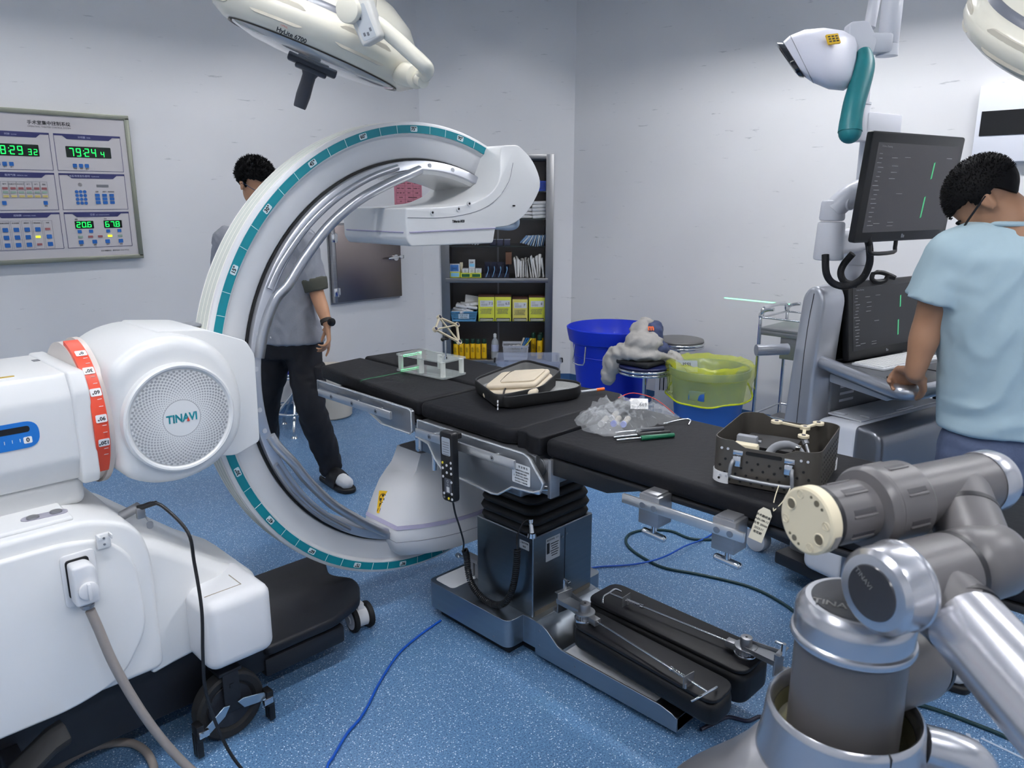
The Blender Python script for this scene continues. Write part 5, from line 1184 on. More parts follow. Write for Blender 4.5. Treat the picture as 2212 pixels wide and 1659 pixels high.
# contents
b=new(); box(b,(.035,.03,.062),(.15,.13,.002)); box(b,(.02,.075,.045),(.10,.002,.05)); box(b,(-.03,0,.04),(.002,.10,.06)); obj('inner_bracket',b,mat('bracket_black','#1a1a1c',.45),BK,20,local=True)
b=new()
for x,y in ((-.01,.0),(.03,-.02),(.07,.0),(.01,.06),(.06,.06)): cyl(b,(x,y,.0632),(x,y,.0637),.007,n=14)
obj('bracket_holes',b,HOLE,BK,20,local=True)
def inb(name,label,cat): 
    t=thing(name,label,cat,BK.location,R(13)); return t
t=inb('marker_star','ivory three-armed tracking marker standing inside the instrument basket','tracking marker')
b=new(); c0=Vector((.085,-.045,.105)); ar=[Vector((.055,.02,.118)),Vector((.125,-.07,.110)),Vector((.05,-.05,.092))]
for p in ar: d=p-c0; box(b,(0,0,0),(d.length,.008,.006),.001,Mx=frame((p+c0)/2,d,z=(0,0,1))); cyl(b,p-Vector((0,0,.003)),p+Vector((0,0,.003)),.014,n=22)
cyl(b,c0-Vector((0,0,.004)),c0+Vector((0,0,.004)),.013,n=20); obj('marker_body',b,IVORY,t,30,local=True)
for p in ar+[c0]: b=new(); cyl(b,p+Vector((0,0,.003)),p+Vector((0,0,.0045)),.005,n=14); obj('marker_disc',b,mat('marker_dark','#1d2040',.3),t,30,local=True)
b=new(); cyl(b,(.05,-.05,.09),(.012,-.085,.03),.0045,n=12); cyl(b,(.05,-.05,.088),(.04,-.06,.075),.008,n=8); obj('marker_stem',b,STEEL,t,30,local=True)
t=inb('ring_clamp','grey ring clamp lying inside the instrument basket','clamp'); b=new(); tube(b,[(-.045+.04*math.cos(a)*.6,-.03+.042*math.sin(a),.055+.03*math.cos(a)) for a in [2*PI*k/28 for k in range(28)]],.006,8,loop=True,sx=1.8); obj('ring',b,GREY,t,50,local=True)
b=new(); box(b,(-.03,-.055,.083),(.02,.012,.012),.002); obj('ring_screw',b,CHROME,t,30,local=True)
t=inb('probe_block','ivory and grey probe block standing at the left inside the instrument basket','probe'); b=new(); box(b,(-.095,.055,.058),(.028,.06,.075),.006); obj('block',b,IVORY,t,30,local=True); b=new(); box(b,(-.06,.062,.068),(.02,.05,.075),.004); cyl(b,(-.05,.03,.09),(-.05,.045,.09),.004,n=10); obj('grey_slider',b,GREY,t,30,local=True)
# paper tag on a string
t=thing('hang_tag','worn ivory cardboard tag hanging by a loop from the basket handle','tag',(1.58,.72,.9))
b=new(); tube(b,[(1.625,.745,.90),(1.60,.74,.88),(1.578,.732,.868),(1.565,.725,.862)],.0012,6,4); tube(b,[(1.62,.715,.903),(1.595,.714,.885),(1.575,.72,.868),(1.565,.725,.860)],.0012,6,4); obj('string',b,CREAM,t,60)
m=facing((1.556,.748,.822),(-1,-.25,.1),(-.15,-.28,1))
b=new(); prism(b,[(-.016,-.04),(.016,-.04),(.016,.03),(.008,.042),(-.008,.042),(-.016,.03)],-.0006,.0006,m); tt=new()
for k,s in enumerate(('手术器械盒','ABS-3M-12','批号 20060','2023.11','有效期')): tmesh(tt,s,m@Matrix.Translation((-.001,.022-.0105*k,.0008)),.0068,bold=.0001)
plate2('tag_card',b,tt,mat('tag_ivory','#d8d2bd',.7,noise_=.06,nscale=40),t)
# ================= bins =================
BIN=mat('bin_blue','#1230c0',.33)
t=thing('round_bin','large open bright blue plastic bin with wire side handles by the right wall','bin',(4.15,3.17,0))
b=new(); lathe(b,[(0,.004),(.205,.004),(.21,.02),(.272,.56),(.275,.60),(.292,.605),(.30,.61),(.312,.665),(.318,.70),(.308,.705),(.298,.66),(.285,.61),(.262,.56),(.20,.02),(0,.015)],n=64); obj('bin_shell',b,BIN,t,30,local=True)
b=new(); lathe(b,[(.262,.50),(.268,.505),(.270,.515),(.266,.52)],n=64); obj('bin_band',b,BIN,t,30,local=True)
for a in (R(171),R(-5)):
    M_=Matrix.Rotation(a,4,'Z'); b=new(); tube(b,[(.295,-.055,.60),(.302,-.057,.53),(.31,-.05,.478),(.31,.05,.478),(.302,.057,.53),(.295,.055,.60)],.005,8,2,Mx=M_); obj('wire_handle',b,CHROME,t,60,local=True)
BIN2=mat('bin_midblue','#2b5da8',.38)
t=thing('lined_bin','medium blue round bin wearing a yellow bag liner beside the steel trolley','bin',(4.08,2.37,0))
b=new(); lathe(b,[(0,.004),(.17,.004),(.175,.02),(.228,.50),(.245,.51),(.248,.555),(.238,.555),(.22,.50),(.167,.02),(0,.015)],n=56); obj('bin_shell',b,BIN2,t,30,local=True)
b=new(); box(b,(-.232,-.06,.42),(.02,.10,.06),.006,rot=Matrix.Rotation(R(14),4,'Z')); obj('bin_grip',b,BIN2,t,30,local=True)
LINR=mat('yellow_film','#d3dc1e',.2,alpha=.42,spec=.7)
lt=thing('bin_liner','translucent yellow plastic bag folded over the rim of the medium blue bin','bin liner',(4.08,2.37,.4))
b=new(); rs=[]
prof=[(.252,.40),(.256,.43),(.258,.46),(.262,.50),(.268,.53),(.258,.575),(.235,.59),(.19,.575),(.15,.53),(.12,.44)]
for k,(r_,z) in enumerate(prof):
    ring_=[]
    for j in range(64):
        a=2*PI*j/64; q=Vector((math.cos(a)*2.2,math.sin(a)*2.2,z*5)); w_=noise.noise(q*2.6)*.014+noise.noise(q*6)*.006
        zz=z-.4+ (.035*noise.noise(Vector((math.cos(a)*1.5,math.sin(a)*1.5,4)))-.04*math.cos(a-R(200)) if k==0 else .012*noise.noise(q*3)) + (.03*max(0,noise.noise(q*1.2)) if 5<=k<=7 else 0)
        ring_.append(Vector(((r_+w_)*math.cos(a),(r_+w_)*math.sin(a),zz)))
    rs.append(ring_)
rings(b,rs,cap=False); obj('liner_film',b,LINR,lt,40,local=True)
b=new(); tube(b,[((.256+.005*math.sin(9*a))*math.cos(a),(.256+.005*math.sin(9*a))*math.sin(a),.005+.035*noise.noise(Vector((math.cos(a)*1.5,math.sin(a)*1.5,4)))-.04*math.cos(a-R(200))) for a in [2*PI*k/60 for k in range(60)]],.006,6,loop=True); obj('liner_hem',b,mat('yellow_film_dense','#c9d41a',.3,alpha=.85),lt,60,local=True)
t=thing('paper_in_bin','grey printed packet tucked inside the yellow liner','packet',(3.96,2.47,.56)); m=facing((3.98,2.47,.555),(-.6,-.5,.6)); b=new(); prism(b,rrect(.13,.08,.004),-.002,.002,m); tt=new(); tmesh(tt,'ISSI',m@Matrix.Translation((0,.01,.0025)),.035,bold=.001); plate2('packet',b,tt,mat('packet_grey','#8d969c',.6),t)
t=thing('waste_bin','beige plastic waste bin standing against the left wall behind the man','bin',(2.885,4.775,0)); b=new(); lathe(b,[(0,.004),(.15,.004),(.157,.012),(.157,.02),(.185,.33),(.20,.34),(.20,.36),(.19,.36),(.17,.32),(0,.02)],n=48); obj('bin_shell',b,mat('bin_beige','#cfc8bb',.5,noise_=.05,nscale=8),t,30,local=True)
# ================= stools =================
SEATB=mat('seat_navy','#1b2350',.4); 
def stool(x,y,h,label,seatm,r=.165,grp='round stools'):
    t=thing('round_stool',label,'stool',(x,y,0),0,grp)
    b=new(); lathe(b,[(0,h-.045),(r*.9,h-.045),(r,h-.035),(r+.006,h-.03),(r+.006,h-.022),(r-.002,h-.02),(r-.002,h-.016),(r+.004,h-.012),(r,h-.004),(r-.02,h),(0,h)],n=48); obj('seat',b,seatm,t,30,local=True)
    b=new(); tube(b,[((r+.004)*math.cos(a),(r+.004)*math.sin(a),h-.03) for a in [2*PI*k/40 for k in range(40)]],.009,8,loop=True); tube(b,[((r+.0)*math.cos(a),(r+.0)*math.sin(a),h-.052) for a in [2*PI*k/40 for k in range(40)]],.009,8,loop=True); obj('seat_ring',b,CHROME,t,60,local=True)
    b=new(); cyl(b,(0,0,.10),(0,0,h-.045),.013,n=18); cyl(b,(0,0,.10),(0,0,.30),.024,n=20); obj('post',b,CHROME,t,30,local=True)
    b=new(); tube(b,[(.17*math.cos(a),.17*math.sin(a),.15) for a in [2*PI*k/40 for k in range(40)]],.009,8,loop=True); obj('foot_ring',b,CHROME,t,60,local=True)
    for k in range(5):
        a=2*PI*k/5+.3; c,s=math.cos(a),math.sin(a)
        b=new(); tube(b,[(.02*c,.02*s,.26),(.08*c,.08*s,.19),(.14*c,.14*s,.12),(.19*c,.19*s,.06),(.195*c,.195*s,.012)],.010,8,3); lg=obj('leg',b,CHROME,t,60,local=True)
        b=new(); cyl(b,(.195*c,.195*s,0),(.195*c,.195*s,.012),.022,.014,16); obj('foot_pad',b,CHROME,lg,30,local=True)
    return t
stool(3.90,2.72,.55,'chrome round stool with navy seat under the grey jacket',SEATB)
stool(4.56,2.90,.60,'chrome round stool with grey seat behind the jacket stool',mat('seat_grey','#6d6c6b',.4))
stool(2.53,4.62,.45,'chrome round stool with blue seat behind the man by the left wall',mat('seat_blue','#20298c',.35))
# jacket heaped on the stool
JG=mat('jacket_grey','#a9a6a1',.7,bump=.1,bscale=120,noise_=.05,nscale=10); JN=mat('jacket_navy','#3a4466',.65)
jk=thing('jacket','light grey jacket with a navy panel heaped on a chrome stool','jacket',(3.90,2.74,.56))
def cloth(pts,amp,seed,sub=4,mt=JG,name='jacket_body',rad=1,sc=16):
    b=new(); 
    for c,s in pts: sph(b,c,s,22)
    for v in b.verts:
        q=v.co+Vector((seed,0,0)); f=noise.noise(q*sc*.5)*.6+abs(noise.noise(q*sc))*.5-.25
        v.co+=(v.co-Vector(pts[0][0])).normalized()*f*amp
    return obj(name,b,mt,jk,50,local=True)
def blob(name,P,mt,amp,seed,vox=.012,sc=14):
    """merge several ellipsoids with a voxel remesh and crease the surface"""
    b=new()
    for c,s in P: sph(b,c,s,20)
    o=obj(name,b,mt,jk,60,local=True)
    md=o.modifiers.new('r','REMESH'); md.mode='VOXEL'; md.voxel_size=vox
    dg=bpy.context.evaluated_depsgraph_get(); me=bpy.data.meshes.new_from_object(o.evaluated_get(dg)); o.modifiers.clear(); o.data=me
    if not me.materials: me.materials.append(mt)
    for v in me.vertices:
        q=v.co*sc+Vector((seed,seed*2,0)); w_=noise.noise(q*.6); q=q+Vector((w_,-w_,w_*.6)); f=.55-abs(noise.noise(q))*2.0-abs(noise.noise(q*2.3))*.7
        v.co+=v.normal*f*amp
    me.polygons.foreach_set('use_smooth',[True]*len(me.polygons)); return o
blob('jacket_body',[((0,.0,.06),(.17,.16,.06)),((-.02,-.02,.13),(.11,.12,.07)),((.03,.03,.19),(.08,.08,.07)),((.04,.02,.235),(.06,.05,.035)),((-.09,.10,.05),(.07,.09,.06)),((-.12,.15,-.02),(.05,.06,.09)),((-.13,.17,-.10),(.045,.05,.06)),((.10,-.12,.03),(.08,.07,.05)),((.12,-.17,.0),(.05,.05,.05))],JG,.014,1.5)
blob('jacket_panel',[((.05,-.04,.17),(.075,.06,.085)),((.03,-.08,.08),(.10,.07,.05)),((.08,-.03,.23),(.035,.035,.03))],JN,.010,5.5)
b=new(); m=facing((-.015,-.062,.22),(-.6,-.7,.4)); tmesh(b,'m',m,.05,bold=.002); obj('orange_logo',b,mat('logo_orange','#e8672a',.5),jk,0,local=True)
sk=thing('folded_bag','folded black bag under the jacket on the chrome stool','bag',(3.88,2.72,.55)); b=new(); box(b,(0,0,.018),(.26,.24,.032),.014,seg=3); obj('bag_body',b,mat('bag_black','#15161a',.7),sk,50,local=True)
# barcode sheet on the floor behind the stool
t=thing('barcode_carton','white carton with a large black barcode standing behind the stools','carton',(4.35,2.75,0)); F_=facing((4.33,2.80,.28),(-1,-.55,0))
b=new(); box(b,(0,0,-.02),(.22,.42,.04),.002,Mx=F_@Matrix.Translation((0,-.07,0))); tt=new(); x=-.08
for k,wd in enumerate((5,2,7,2,3,8,2,4,7,3,2,6)): box(tt,(x+wd*.0008,.06,.001),(wd*.0014,.12,.001),Mx=F_); x+=wd*.0016+.006
tmesh(tt,'1040',F_@Matrix.Translation((.0,-.02,.001)),.03); plate2('carton_body',b,tt,CW,t)
# ================= steel trolley by the right wall =================
TR=thing('steel_trolley','stainless steel instrument trolley with a raised handle between the lined bin and the workstation','trolley',(4.45,1.9,0))
x0,x1,y0,y1=4.27,4.62,1.62,2.16
for x in (x0,x1):
    b=new(); tube(b,[(x,y1,.02),(x,y1,.80),(x,y1,.875),(x,y1-.03,.905),(x,y1-.08,.915)],.011,10,3); 
    obj('leg',b,CHROME,TR,60)
    b=new(); tube(b,[(x,y0,.02),(x,y0,.80)],.011,10); obj('leg',b,CHROME,TR,60)
b=new(); tube(b,[(x0,y1,.86),(x0,y1,.875),(x0+.015,y1,.875),(x0+.05,y1,.915),(x1-.05,y1,.915),(x1-.015,y1,.875),(x1,y1,.875),(x1,y1,.86)],.0125,12,3); obj('push_handle',b,CHROME,TR,60)
for z,n_ in ((.80,'top_shelf'),(.20,'bottom_shelf')):
    b=new(); bx(b,x0,x1,y0,y1,z-.02,z,.002); bx(b,x0,x1,y0,y1,z-.045,z-.015,.002); s_=obj(n_,b,STEEL,TR,30)
    b=new(); 
    for (a_,c_) in (((x0,y0),(x0,y1)),((x1,y0),(x1,y1)),((x0,y1),(x1,y1))): cyl(b,(*a_,z+.06),(*c_,z+.06),.006,n=10)
    obj('guard_rail',b,CHROME,s_,60)
b=new(); bx(b,x0+.03,x1-.03,y0+.03,y1-.12,.62,.755,.004); obj('drawer',b,STEEL,TR,30)
for x in (x0,x1):
    for y in (y0,y1): b=new(); cyl(b,(x-.01,y,.028),(x+.01,y,.028),.028,n=20); obj('caster',b,RUBBER,TR,30)
# ================= cables on the floor =================
def cable(name,label,pts,r,m_,k=6):
    b=new(); tube(b,pts,r,8,k); return tag(obj(name,b,m_,None,60),label,'cable')
CBLU=mat('cable_blue','#1553b5',.4); CGRN=mat('cable_darkgreen','#0f3338',.45)
cable('network_cable','blue network cable running from the table base to the bottom edge of the picture',[(1.64,2.02,.006),(1.517,1.996,.006),(1.393,1.955,.006),(1.255,1.87,.006),(1.159,1.798,.006),(1.10,1.76,.006),(1.041,1.734,.006),(.959,1.679,.006),(.917,1.647,.006),(.80,1.50,.006),(.70,1.3,.006)],.0045,CBLU)
cable('network_cable','blue network cable curving across the floor behind the table column',[(2.18,2.0,.005),(2.28,1.93,.005),(2.393,1.874,.006),(2.524,1.774,.008),(2.643,1.711,.02),(2.805,1.697,.025),(2.93,1.697,.01),(3.047,1.699,.006),(3.3,1.72,.006),(3.7,1.85,.006)],.004,CBLU)
cable('floor_cable','dark green cable looping on the floor between the table column and the robot arm',[(3.6,1.40,.006),(3.3,1.52,.006),(3.08,1.60,.006),(2.932,1.728,.006),(2.93,1.854,.006),(2.865,1.941,.006),(2.78,1.975,.006),(2.70,1.95,.006),(2.64,1.88,.006),(2.60,1.76,.006),(2.594,1.655,.006),(2.652,1.509,.006),(2.699,1.322,.006),(2.67,1.168,.006),(2.60,1.03,.006),(2.48,.80,.006),(2.36,.65,.006),(2.39,.56,.006),(2.404,.46,.006),(2.404,.30,.006),(2.35,.1,.006)],.0065,CGRN)
cable('floor_cable','short black cable running from under the leg supports to the robot base',[(1.80,1.0,.005),(1.86,.985,.005),(1.91,.97,.005),(1.935,.92,.005),(1.985,.894,.005),(1.95,.80,.005),(1.7,.62,.005),(1.45,.5,.005)],.006,mat('cable_dark','#1d1e33',.45))
b=new(); m=Matrix.Translation((2.33,.42,.0))@Matrix.Rotation(R(25),4,'Z'); box(b,(0,0,.0008),(.05,.012,.0008),Mx=m); box(b,(0,0,.0012),(.012,.05,.0008),Mx=m); box(b,(.03,-.10,.0008),(.008,.16,.0008),Mx=m@Matrix.Rotation(R(-30),4,'Z')); tag(obj('floor_tape',b,mat('tape_white','#c9d4e4',.6,alpha=.8),None,0),'worn white tape marks on the blue floor behind the robot arm','tape mark')
# ================= robot arm in the foreground =================
RB=thing('robot_arm','large grey and silver surgical robot arm on a silver pedestal at the lower right','robot arm',(1.01,.338,0))
RG=mat('robot_grey','#565455',.36,noise_=.03,nscale=10); RS=mat('robot_silver','#b9babf',.26,metal=.85); RD=mat('robot_dark_disc','#333438',.22); RBK=mat('robot_seal','#141418',.4)
bc=Vector((1.01,.338,0)); E_=Vector((.934,-.357,0)).normalized(); N_=Vector((-E_.y,E_.x,0))
# pedestal
b=new(); MB_=Matrix.Translation((1.01,.338,0))
def sq_ring(z,a,bb,p,dx=0,dy=0,n=48):
    out=[]
    for k in range(n):
        t=2*PI*k/n; c,s=math.cos(t),math.sin(t); r=(abs(c)**p+abs(s)**p)**(-1/p)
        v=E_*(a*r*c+dx)+N_*(bb*r*s+dy); out.append(bc+v+Vector((0,0,z)))
    return out
rings(b,[sq_ring(.07,.28,.26,4),sq_ring(.10,.29,.27,4),sq_ring(.50,.275,.255,4),sq_ring(.59,.26,.235,3.6),sq_ring(.65,.235,.20,3),sq_ring(.69,.20,.165,2.6),sq_ring(.73,.155,.135,2.2),sq_ring(.765,.120,.117,2)])
obj('pedestal',b,mat('pedestal_silver','#a6a6aa',.3,metal=.8),RB,60)
b=new(); lathe(b,[(.118,.755),(.109,.80),(.106,.835),(.105,.842),(.101,.846),(.097,.842),(.094,.82),(.090,.80),(.085,.79)],Matrix.Translation((1.01,.338,0)),64); col_=obj('collar',b,RS,RB,50)
b=new(); lathe(b,[(.0935,.822),(.0885,.800),(.080,.797),(.072,.797)],Matrix.Translation((1.01,.338,0)),64); obj('collar_lining',b,mat('collar_olive','#6e6a4d',.5),col_,50)
b=new(); v=bc+Vector((-.035,-.1,.80)); tube(b,[bc+Vector((-.062,-.0852,.772)),bc+Vector((-.0612,-.0865,.842)),bc+Vector((-.058,-.081,.8465))],.0012,6); obj('collar_seam',b,INK,col_)
b=new(); d=(E_*.95-N_*.3).normalized(); tube(b,[bc+E_*.085-N_*.065+Vector((0,0,.80)),bc+E_*.135-N_*.10+Vector((0,0,.785)),bc+E_*.155-N_*.115+Vector((0,0,.745))],.03,16,5); obj('clamp_lug',b,RS,RB,60)
for a in (45,135,225,315):
    c=bc+Vector((.30*math.cos(R(a)-.36),.26*math.sin(R(a)-.36),.035)); b=new(); cyl(b,c-E_*.015,c+E_*.015,.035,n=24); obj('caster',b,RUBBER,RB,30)
# joint 1 housing
b=new(); cyl(b,bc+Vector((0,0,.795)),bc+Vector((0,0,.958)),.075,n=56)
h1=obj('base_joint',b,RG,RB,50)
b=new(); s0=bc+Vector((0,0,.895)); cyl(b,s0+E_*.02,s0+E_*.135,.066,n=48,bev=.012); obj('joint_stub',b,RG,h1,50)
b=new(); cyl(b,s0+E_*.135,s0+E_*.142,.062,n=48); obj('joint_seal',b,RBK,h1,40)
b=new(); lathe(b,[(.074,.952),(.0815,.954),(.083,.959),(.0815,.964),(.0785,.966),(.079,.990),(.078,.998),(.070,1.009),(.066,1.012),(.0,1.012)],Matrix.Translation((1.01,.338,0)),64); cp=obj('joint_cap',b,RS,RB,35)
b=new(); lathe(b,[(.059,1.0115),(.058,1.0135),(0,1.0135)],Matrix.Translation((1.01,.338,0)),56); dk=obj('cap_disc',b,RD,cp,35)
PT=mat('print_pale','#777674',.5)
text('logo_text','TINAVI',Matrix.Translation((.975,.352,1.014))@Matrix.Rotation(R(-72),4,'Z'),.019,PT,dk,bold=.0003)
# elbow housing E1 + E2
c0=Vector((.918,.294,1.0955))
c0=at(1893,1278,.93)
AXM=frame(c0,Vector((0,0,1)).cross(E_),y=(0,0,1)); # local z?
def LM(o,d):   # local z along d
    m=align(d); m.translation=o; return m
b=new(); lathe(b,[(0,-.008),(.040,-.008),(.0465,-.0068),(.053,-.001),(.0545,.005),(.0545,.034),(.0565,.036),(.057,.039),(.0555,.042),(.052,.043)],LM(c0,E_),56); ec=obj('elbow_cap',b,RS,RB,30)
b=new(); lathe(b,[(0,-.0095),(.034,-.0095),(.035,-.0078)],LM(c0,E_),48); ed=obj('cap_disc',b,RD,ec,40)
text('logo_text','TINAVI',facing(c0-E_*.0102+Vector((0,0,.014))+N_*.012,-E_,(-N_*.8+Vector((0,0,-.6)))*-1+Vector((0,0,1.6))-N_*2.2),.0095,PT,ed)
b=new(); cyl(b,c0+E_*.04,c0+E_*.128,.0515,.050,48); eh=obj('elbow_housing',b,RG,RB,50)
b=new(); cyl(b,c0+E_*.128,c0+E_*.137,.0505,n=48); obj('joint_seal',b,RBK,eh,40)
# upper arm towards the lower right
u0=c0+E_*.075; u1=at(2075,1332,.925); ud=(at(2213,1487,.815)-u1).normalized()
b=new(); tube(b,[u0,u0.lerp(u1,.5)+Vector((0,0,-.002)),u1],.047,32); obj('arm_neck',b,RG,eh,60)
b=new(); cyl(b,u1-ud*.002,u1+ud*.008,.0478,n=48); obj('joint_seal',b,RBK,eh,40)
ue=u1+ud*.34
b=new(); cyl(b,u1+ud*.008,u1+ud*.014,.044,.0465,48); cyl(b,u1+ud*.014,ue,.0465,.0465,48); obj('upper_arm_tube',b,mat('arm_silver','#c6c6cb',.24,metal=.8),RB,40)
b=new(); cyl(b,ue-ud*.01,ue+ud*.1,.05,n=40,bev=.012); obj('lower_joint',b,RG,RB,50)
# E2 elbow to the wrist
e2=c0+E_*.19; P0=at(1742,1125,1.0); wc=P0+E_*.285
b=new(); cyl(b,c0+E_*.137,c0+E_*.235,.050,n=48,bev=.02); dl=(wc-e2).normalized(); md=e2.lerp(wc,.58); tube(b,[e2,md],.0445,36); h2=obj('forearm_housing',b,RG,RB,60)
b=new(); cyl(b,md-dl*.001,md+dl*.007,.0452,n=44); obj('joint_seal',b,RBK,h2,40)
b=new(); tube(b,[md+dl*.006,wc],.0435,36); cyl(b,P0+E_*.17,P0+E_*.345,.0445,n=48); h3=obj('wrist_housing',b,RG,RB,60)
b=new(); lathe(b,[(.0455,0),(.0465,.004),(.0465,.026),(.043,.036),(.034,.042),(0,.042)],LM(P0+E_*.335,E_),48); obj('wrist_cap',b,RS,h3,30)
# tool: ribbed sleeves and ivory flange
def ribbed(a,bb,r,name,n=8,ph_=.2):
    b=new(); m=LM(P0+E_*a,E_); L_=bb-a
    lathe(b,[(0,0),(r-.003,0),(r,.004),(r,L_-.004),(r-.003,L_),(0,L_)],m,64)
    s=obj(name,b,RG,RB,30)
    for k in range(n):
        an=2*PI*k/n+ph_
        b=new(); mm=m@Matrix.Rotation(an,4,'Z')
        box(b,(r-.0002,0,L_*.52),(.0012,.007,L_*.52),.0005,Mx=mm); obj('groove',b,mat('groove_dark','#3b3a3d',.5),s,0)
        b=new(); box(b,(r,.006,L_*.52),(.003,.004,L_*.56),.0015,Mx=mm); obj('rib',b,RG,s,40)
    return s
ribbed(.024,.098,.0405,'tool_sleeve',8,.35)
b=new(); cyl(b,P0+E_*.016,P0+E_*.026,.0425,n=48); obj('sleeve_seal',b,RBK,RB,40)
b=new(); lathe(b,[(.04,.0),(.053,.004),(.057,.012),(.057,.02),(.0,.02)],LM(P0+E_*.094,E_),64); obj('sleeve_flange',b,RG,RB,40)
ribbed(.112,.178,.056,'coupling_ring',8,.1)
b=new(); lathe(b,[(0,0),(.042,0),(.045,.002),(.045,.018),(.043,.020),(0,.020)],LM(P0-E_*.002,E_),64); fl=obj('tool_flange',b,IVORY,RB,30)
FD=facing(P0-E_*.0022,-E_,(0,0,1)); HD=mat('flange_hole','#5f5848',.5)
for a,r_,q in ((150,.030,.0068),(-32,.030,.0068),(62,.034,.0042),(242,.034,.0042),(80,.036,.002),(45,.036,.002),(228,.036,.002),(258,.036,.002)):
    c=(r_*math.cos(R(a)),r_*math.sin(R(a)),0)
    b=new(); cyl(b,(c[0],c[1],.0003),(c[0],c[1],-.002),q,n=24,Mx=FD); obj('flange_hole',b,HD,fl,0)
    if q>.005: b=new(); lathe(b,[(q,.0),(q+.0008,.0012),(q+.002,.0)],FD@Matrix.Translation(c),28); obj('hole_rim',b,IVORY,fl,60)
for a in (10,110,195,290):
    b=new(); c=(.035*math.cos(R(a)),.035*math.sin(R(a))); lathe(b,[(.0052,.0),(.0056,.0006),(.006,.0)],FD@Matrix.Translation((*c,0)),24); box(b,(*c,.0003),(.001,.009,.0006),rot=Matrix.Rotation(R(a+40),4,'Z'),Mx=FD); obj('flange_screw',b,IVORY,fl,40)
b=new(); box(b,(.045,0,.010),(.001,.02,.010),Mx=LM(P0,E_)@Matrix.Rotation(R(200),4,'Z')); obj('side_slot',b,mat('slot_grey','#8e8a86',.4),fl,0)
# ================= workstation =================
WO=Vector((2.934,1.172,0)); WR=Vector((math.cos(R(-12)),math.sin(R(-12)),0)); WF=Vector((math.sin(R(-12)),-math.cos(R(-12)),0))
WM=Matrix((WR,-WF,Vector((0,0,1)))).transposed().to_4x4(); WM.translation=WO    # local x right, local -y towards the user, z up
WS=thing('workstation','silver navigation workstation with a tilted screen above a keyboard desk and base cabinet','workstation',WO,R(-12))
def W(name,fn,m_,p=WS,sm=30):
    b=new(); fn(b); bmesh.ops.transform(b,matrix=WM,verts=b.verts); return obj(name,b,m_,p,sm)
SP=Matrix(((0,0,-1,0),(1,0,0,0),(0,1,0,0),(0,0,0,1)))
def side_prof(b,x0,x1,r=.012):
    o=[(.09,.38,.03),(.10,.55,.1),(.07,.98,.1),(.05,1.20,.05),(.02,1.236,.03),(-.02,1.236,.03),(-.045,1.19,.05),(-.03,.95,.05),(-.03,.38,.02)]
    prism(b,rpoly(o,.01,4),-x1,-x0,SP,r,3,40)
W('side_column',lambda b:side_prof(b,-.155,-.02,.028),SILVER2)
W('side_column',lambda b:side_prof(b,.52,.655,.028),SILVER2)
W('column_seam',lambda b:tube(b,[(-.1555,.03,.30),(-.1555,.02,.98),(-.156,.0,1.21)],.0012,6,4),INK)
W('upper_back',lambda b:bx(b,-.03,.53,.03,.10,.95,1.228,.03,4),SILVER2)
W('screen_bay',lambda b:prism(b,rrect(.56,.29,.04,5,.25,1.085),-.04,.0,Matrix(((1,0,0,0),(0,0,-1,0),(0,1,0,0),(0,0,0,1))),.004,2),BLACK)
SCR=Matrix.Translation((.25,-.035,1.095))@Matrix.Rotation(R(-7),4,'X')
W('screen_frame',lambda b:box(b,(0,0,0),(.50,.03,.30),.006,Mx=SCR),BLACK)
SCD=mat('screen_glow','#141416',.25,emit='#1a1b20',es=.25); SCG=mat('screen_green','#3f8f62',.4,emit='#46c583',es=.5); SCT=mat('screen_text','#6d6d70',.4,emit='#8a8a90',es=.25)
scr=W('screen',lambda b:box(b,(0.0,-.0155,.006),(.45,.001,.24),Mx=SCR),SCD,WS,0)
def screen_content(M_,w,h,par):
    for cx,cz,hh in ((.20,.21,.2),(.165,-.22,.26)):
        b=new(); prism(b,[(cx*w-.010*w,cz*h-hh*h/2),(cx*w+.006*w,cz*h-hh*h/2+.01*h),(cx*w+.012*w,cz*h+hh*h/2),(cx*w-.004*w,cz*h+hh*h/2-.01*h)],0,.0006,M_)
        obj('green_profile',b,SCG,par,0)
    b=new(); rr=random.Random(4)
    tmesh(b,'TiRobot Planning',M_@Matrix.Translation((-.40*w,.46*h,.0004)),.03*h)
    for k in range(17): box(b,(-.46*w+.03*w*rr.random(),(.38-.05*k)*h,.0003),(.05*w*(.6+rr.random()*.8),.008*h,.0004),Mx=M_)
    for x,z in ((-.29,.34),(-.14,.35),(-.27,.25),(-.27,.18),(-.28,.11),(.38,.36),(-.16,-.06),(-.36,-.40),(-.2,-.39),(-.2,-.43)): box(b,(x*w,z*h,.0003),(.07*w,.007*h,.0004),Mx=M_)
    obj('screen_captions',b,SCT,par,0)
sm_=WM@SCR@Matrix.Translation((0,-.0162,.006))@Matrix.Rotation(R(90),4,'X')
screen_content(sm_,.45,.24,scr)
W('maker_badge',lambda b:(box(b,(-.004,-.0158,-.130),(.006,.0006,.011),Mx=SCR),box(b,(.004,-.0158,-.132),(.006,.0006,.007),Mx=SCR)),GREY)
W('desk',lambda b:(prism(b,rpoly([(-.10,-.045),(.61,-.045),(.78,-.42),(.72,-.46),(-.22,-.46),(-.28,-.42)],.03,5),.912,.938,None,.006,2),),mat('desk_grey','#5f6267',.4))
W('desk_underside',lambda b:(prism(b,[(-.09,-.05),(.58,-.05),(.66,-.34),(-.18,-.34)],.875,.912,None,.01,2),),LGREY)
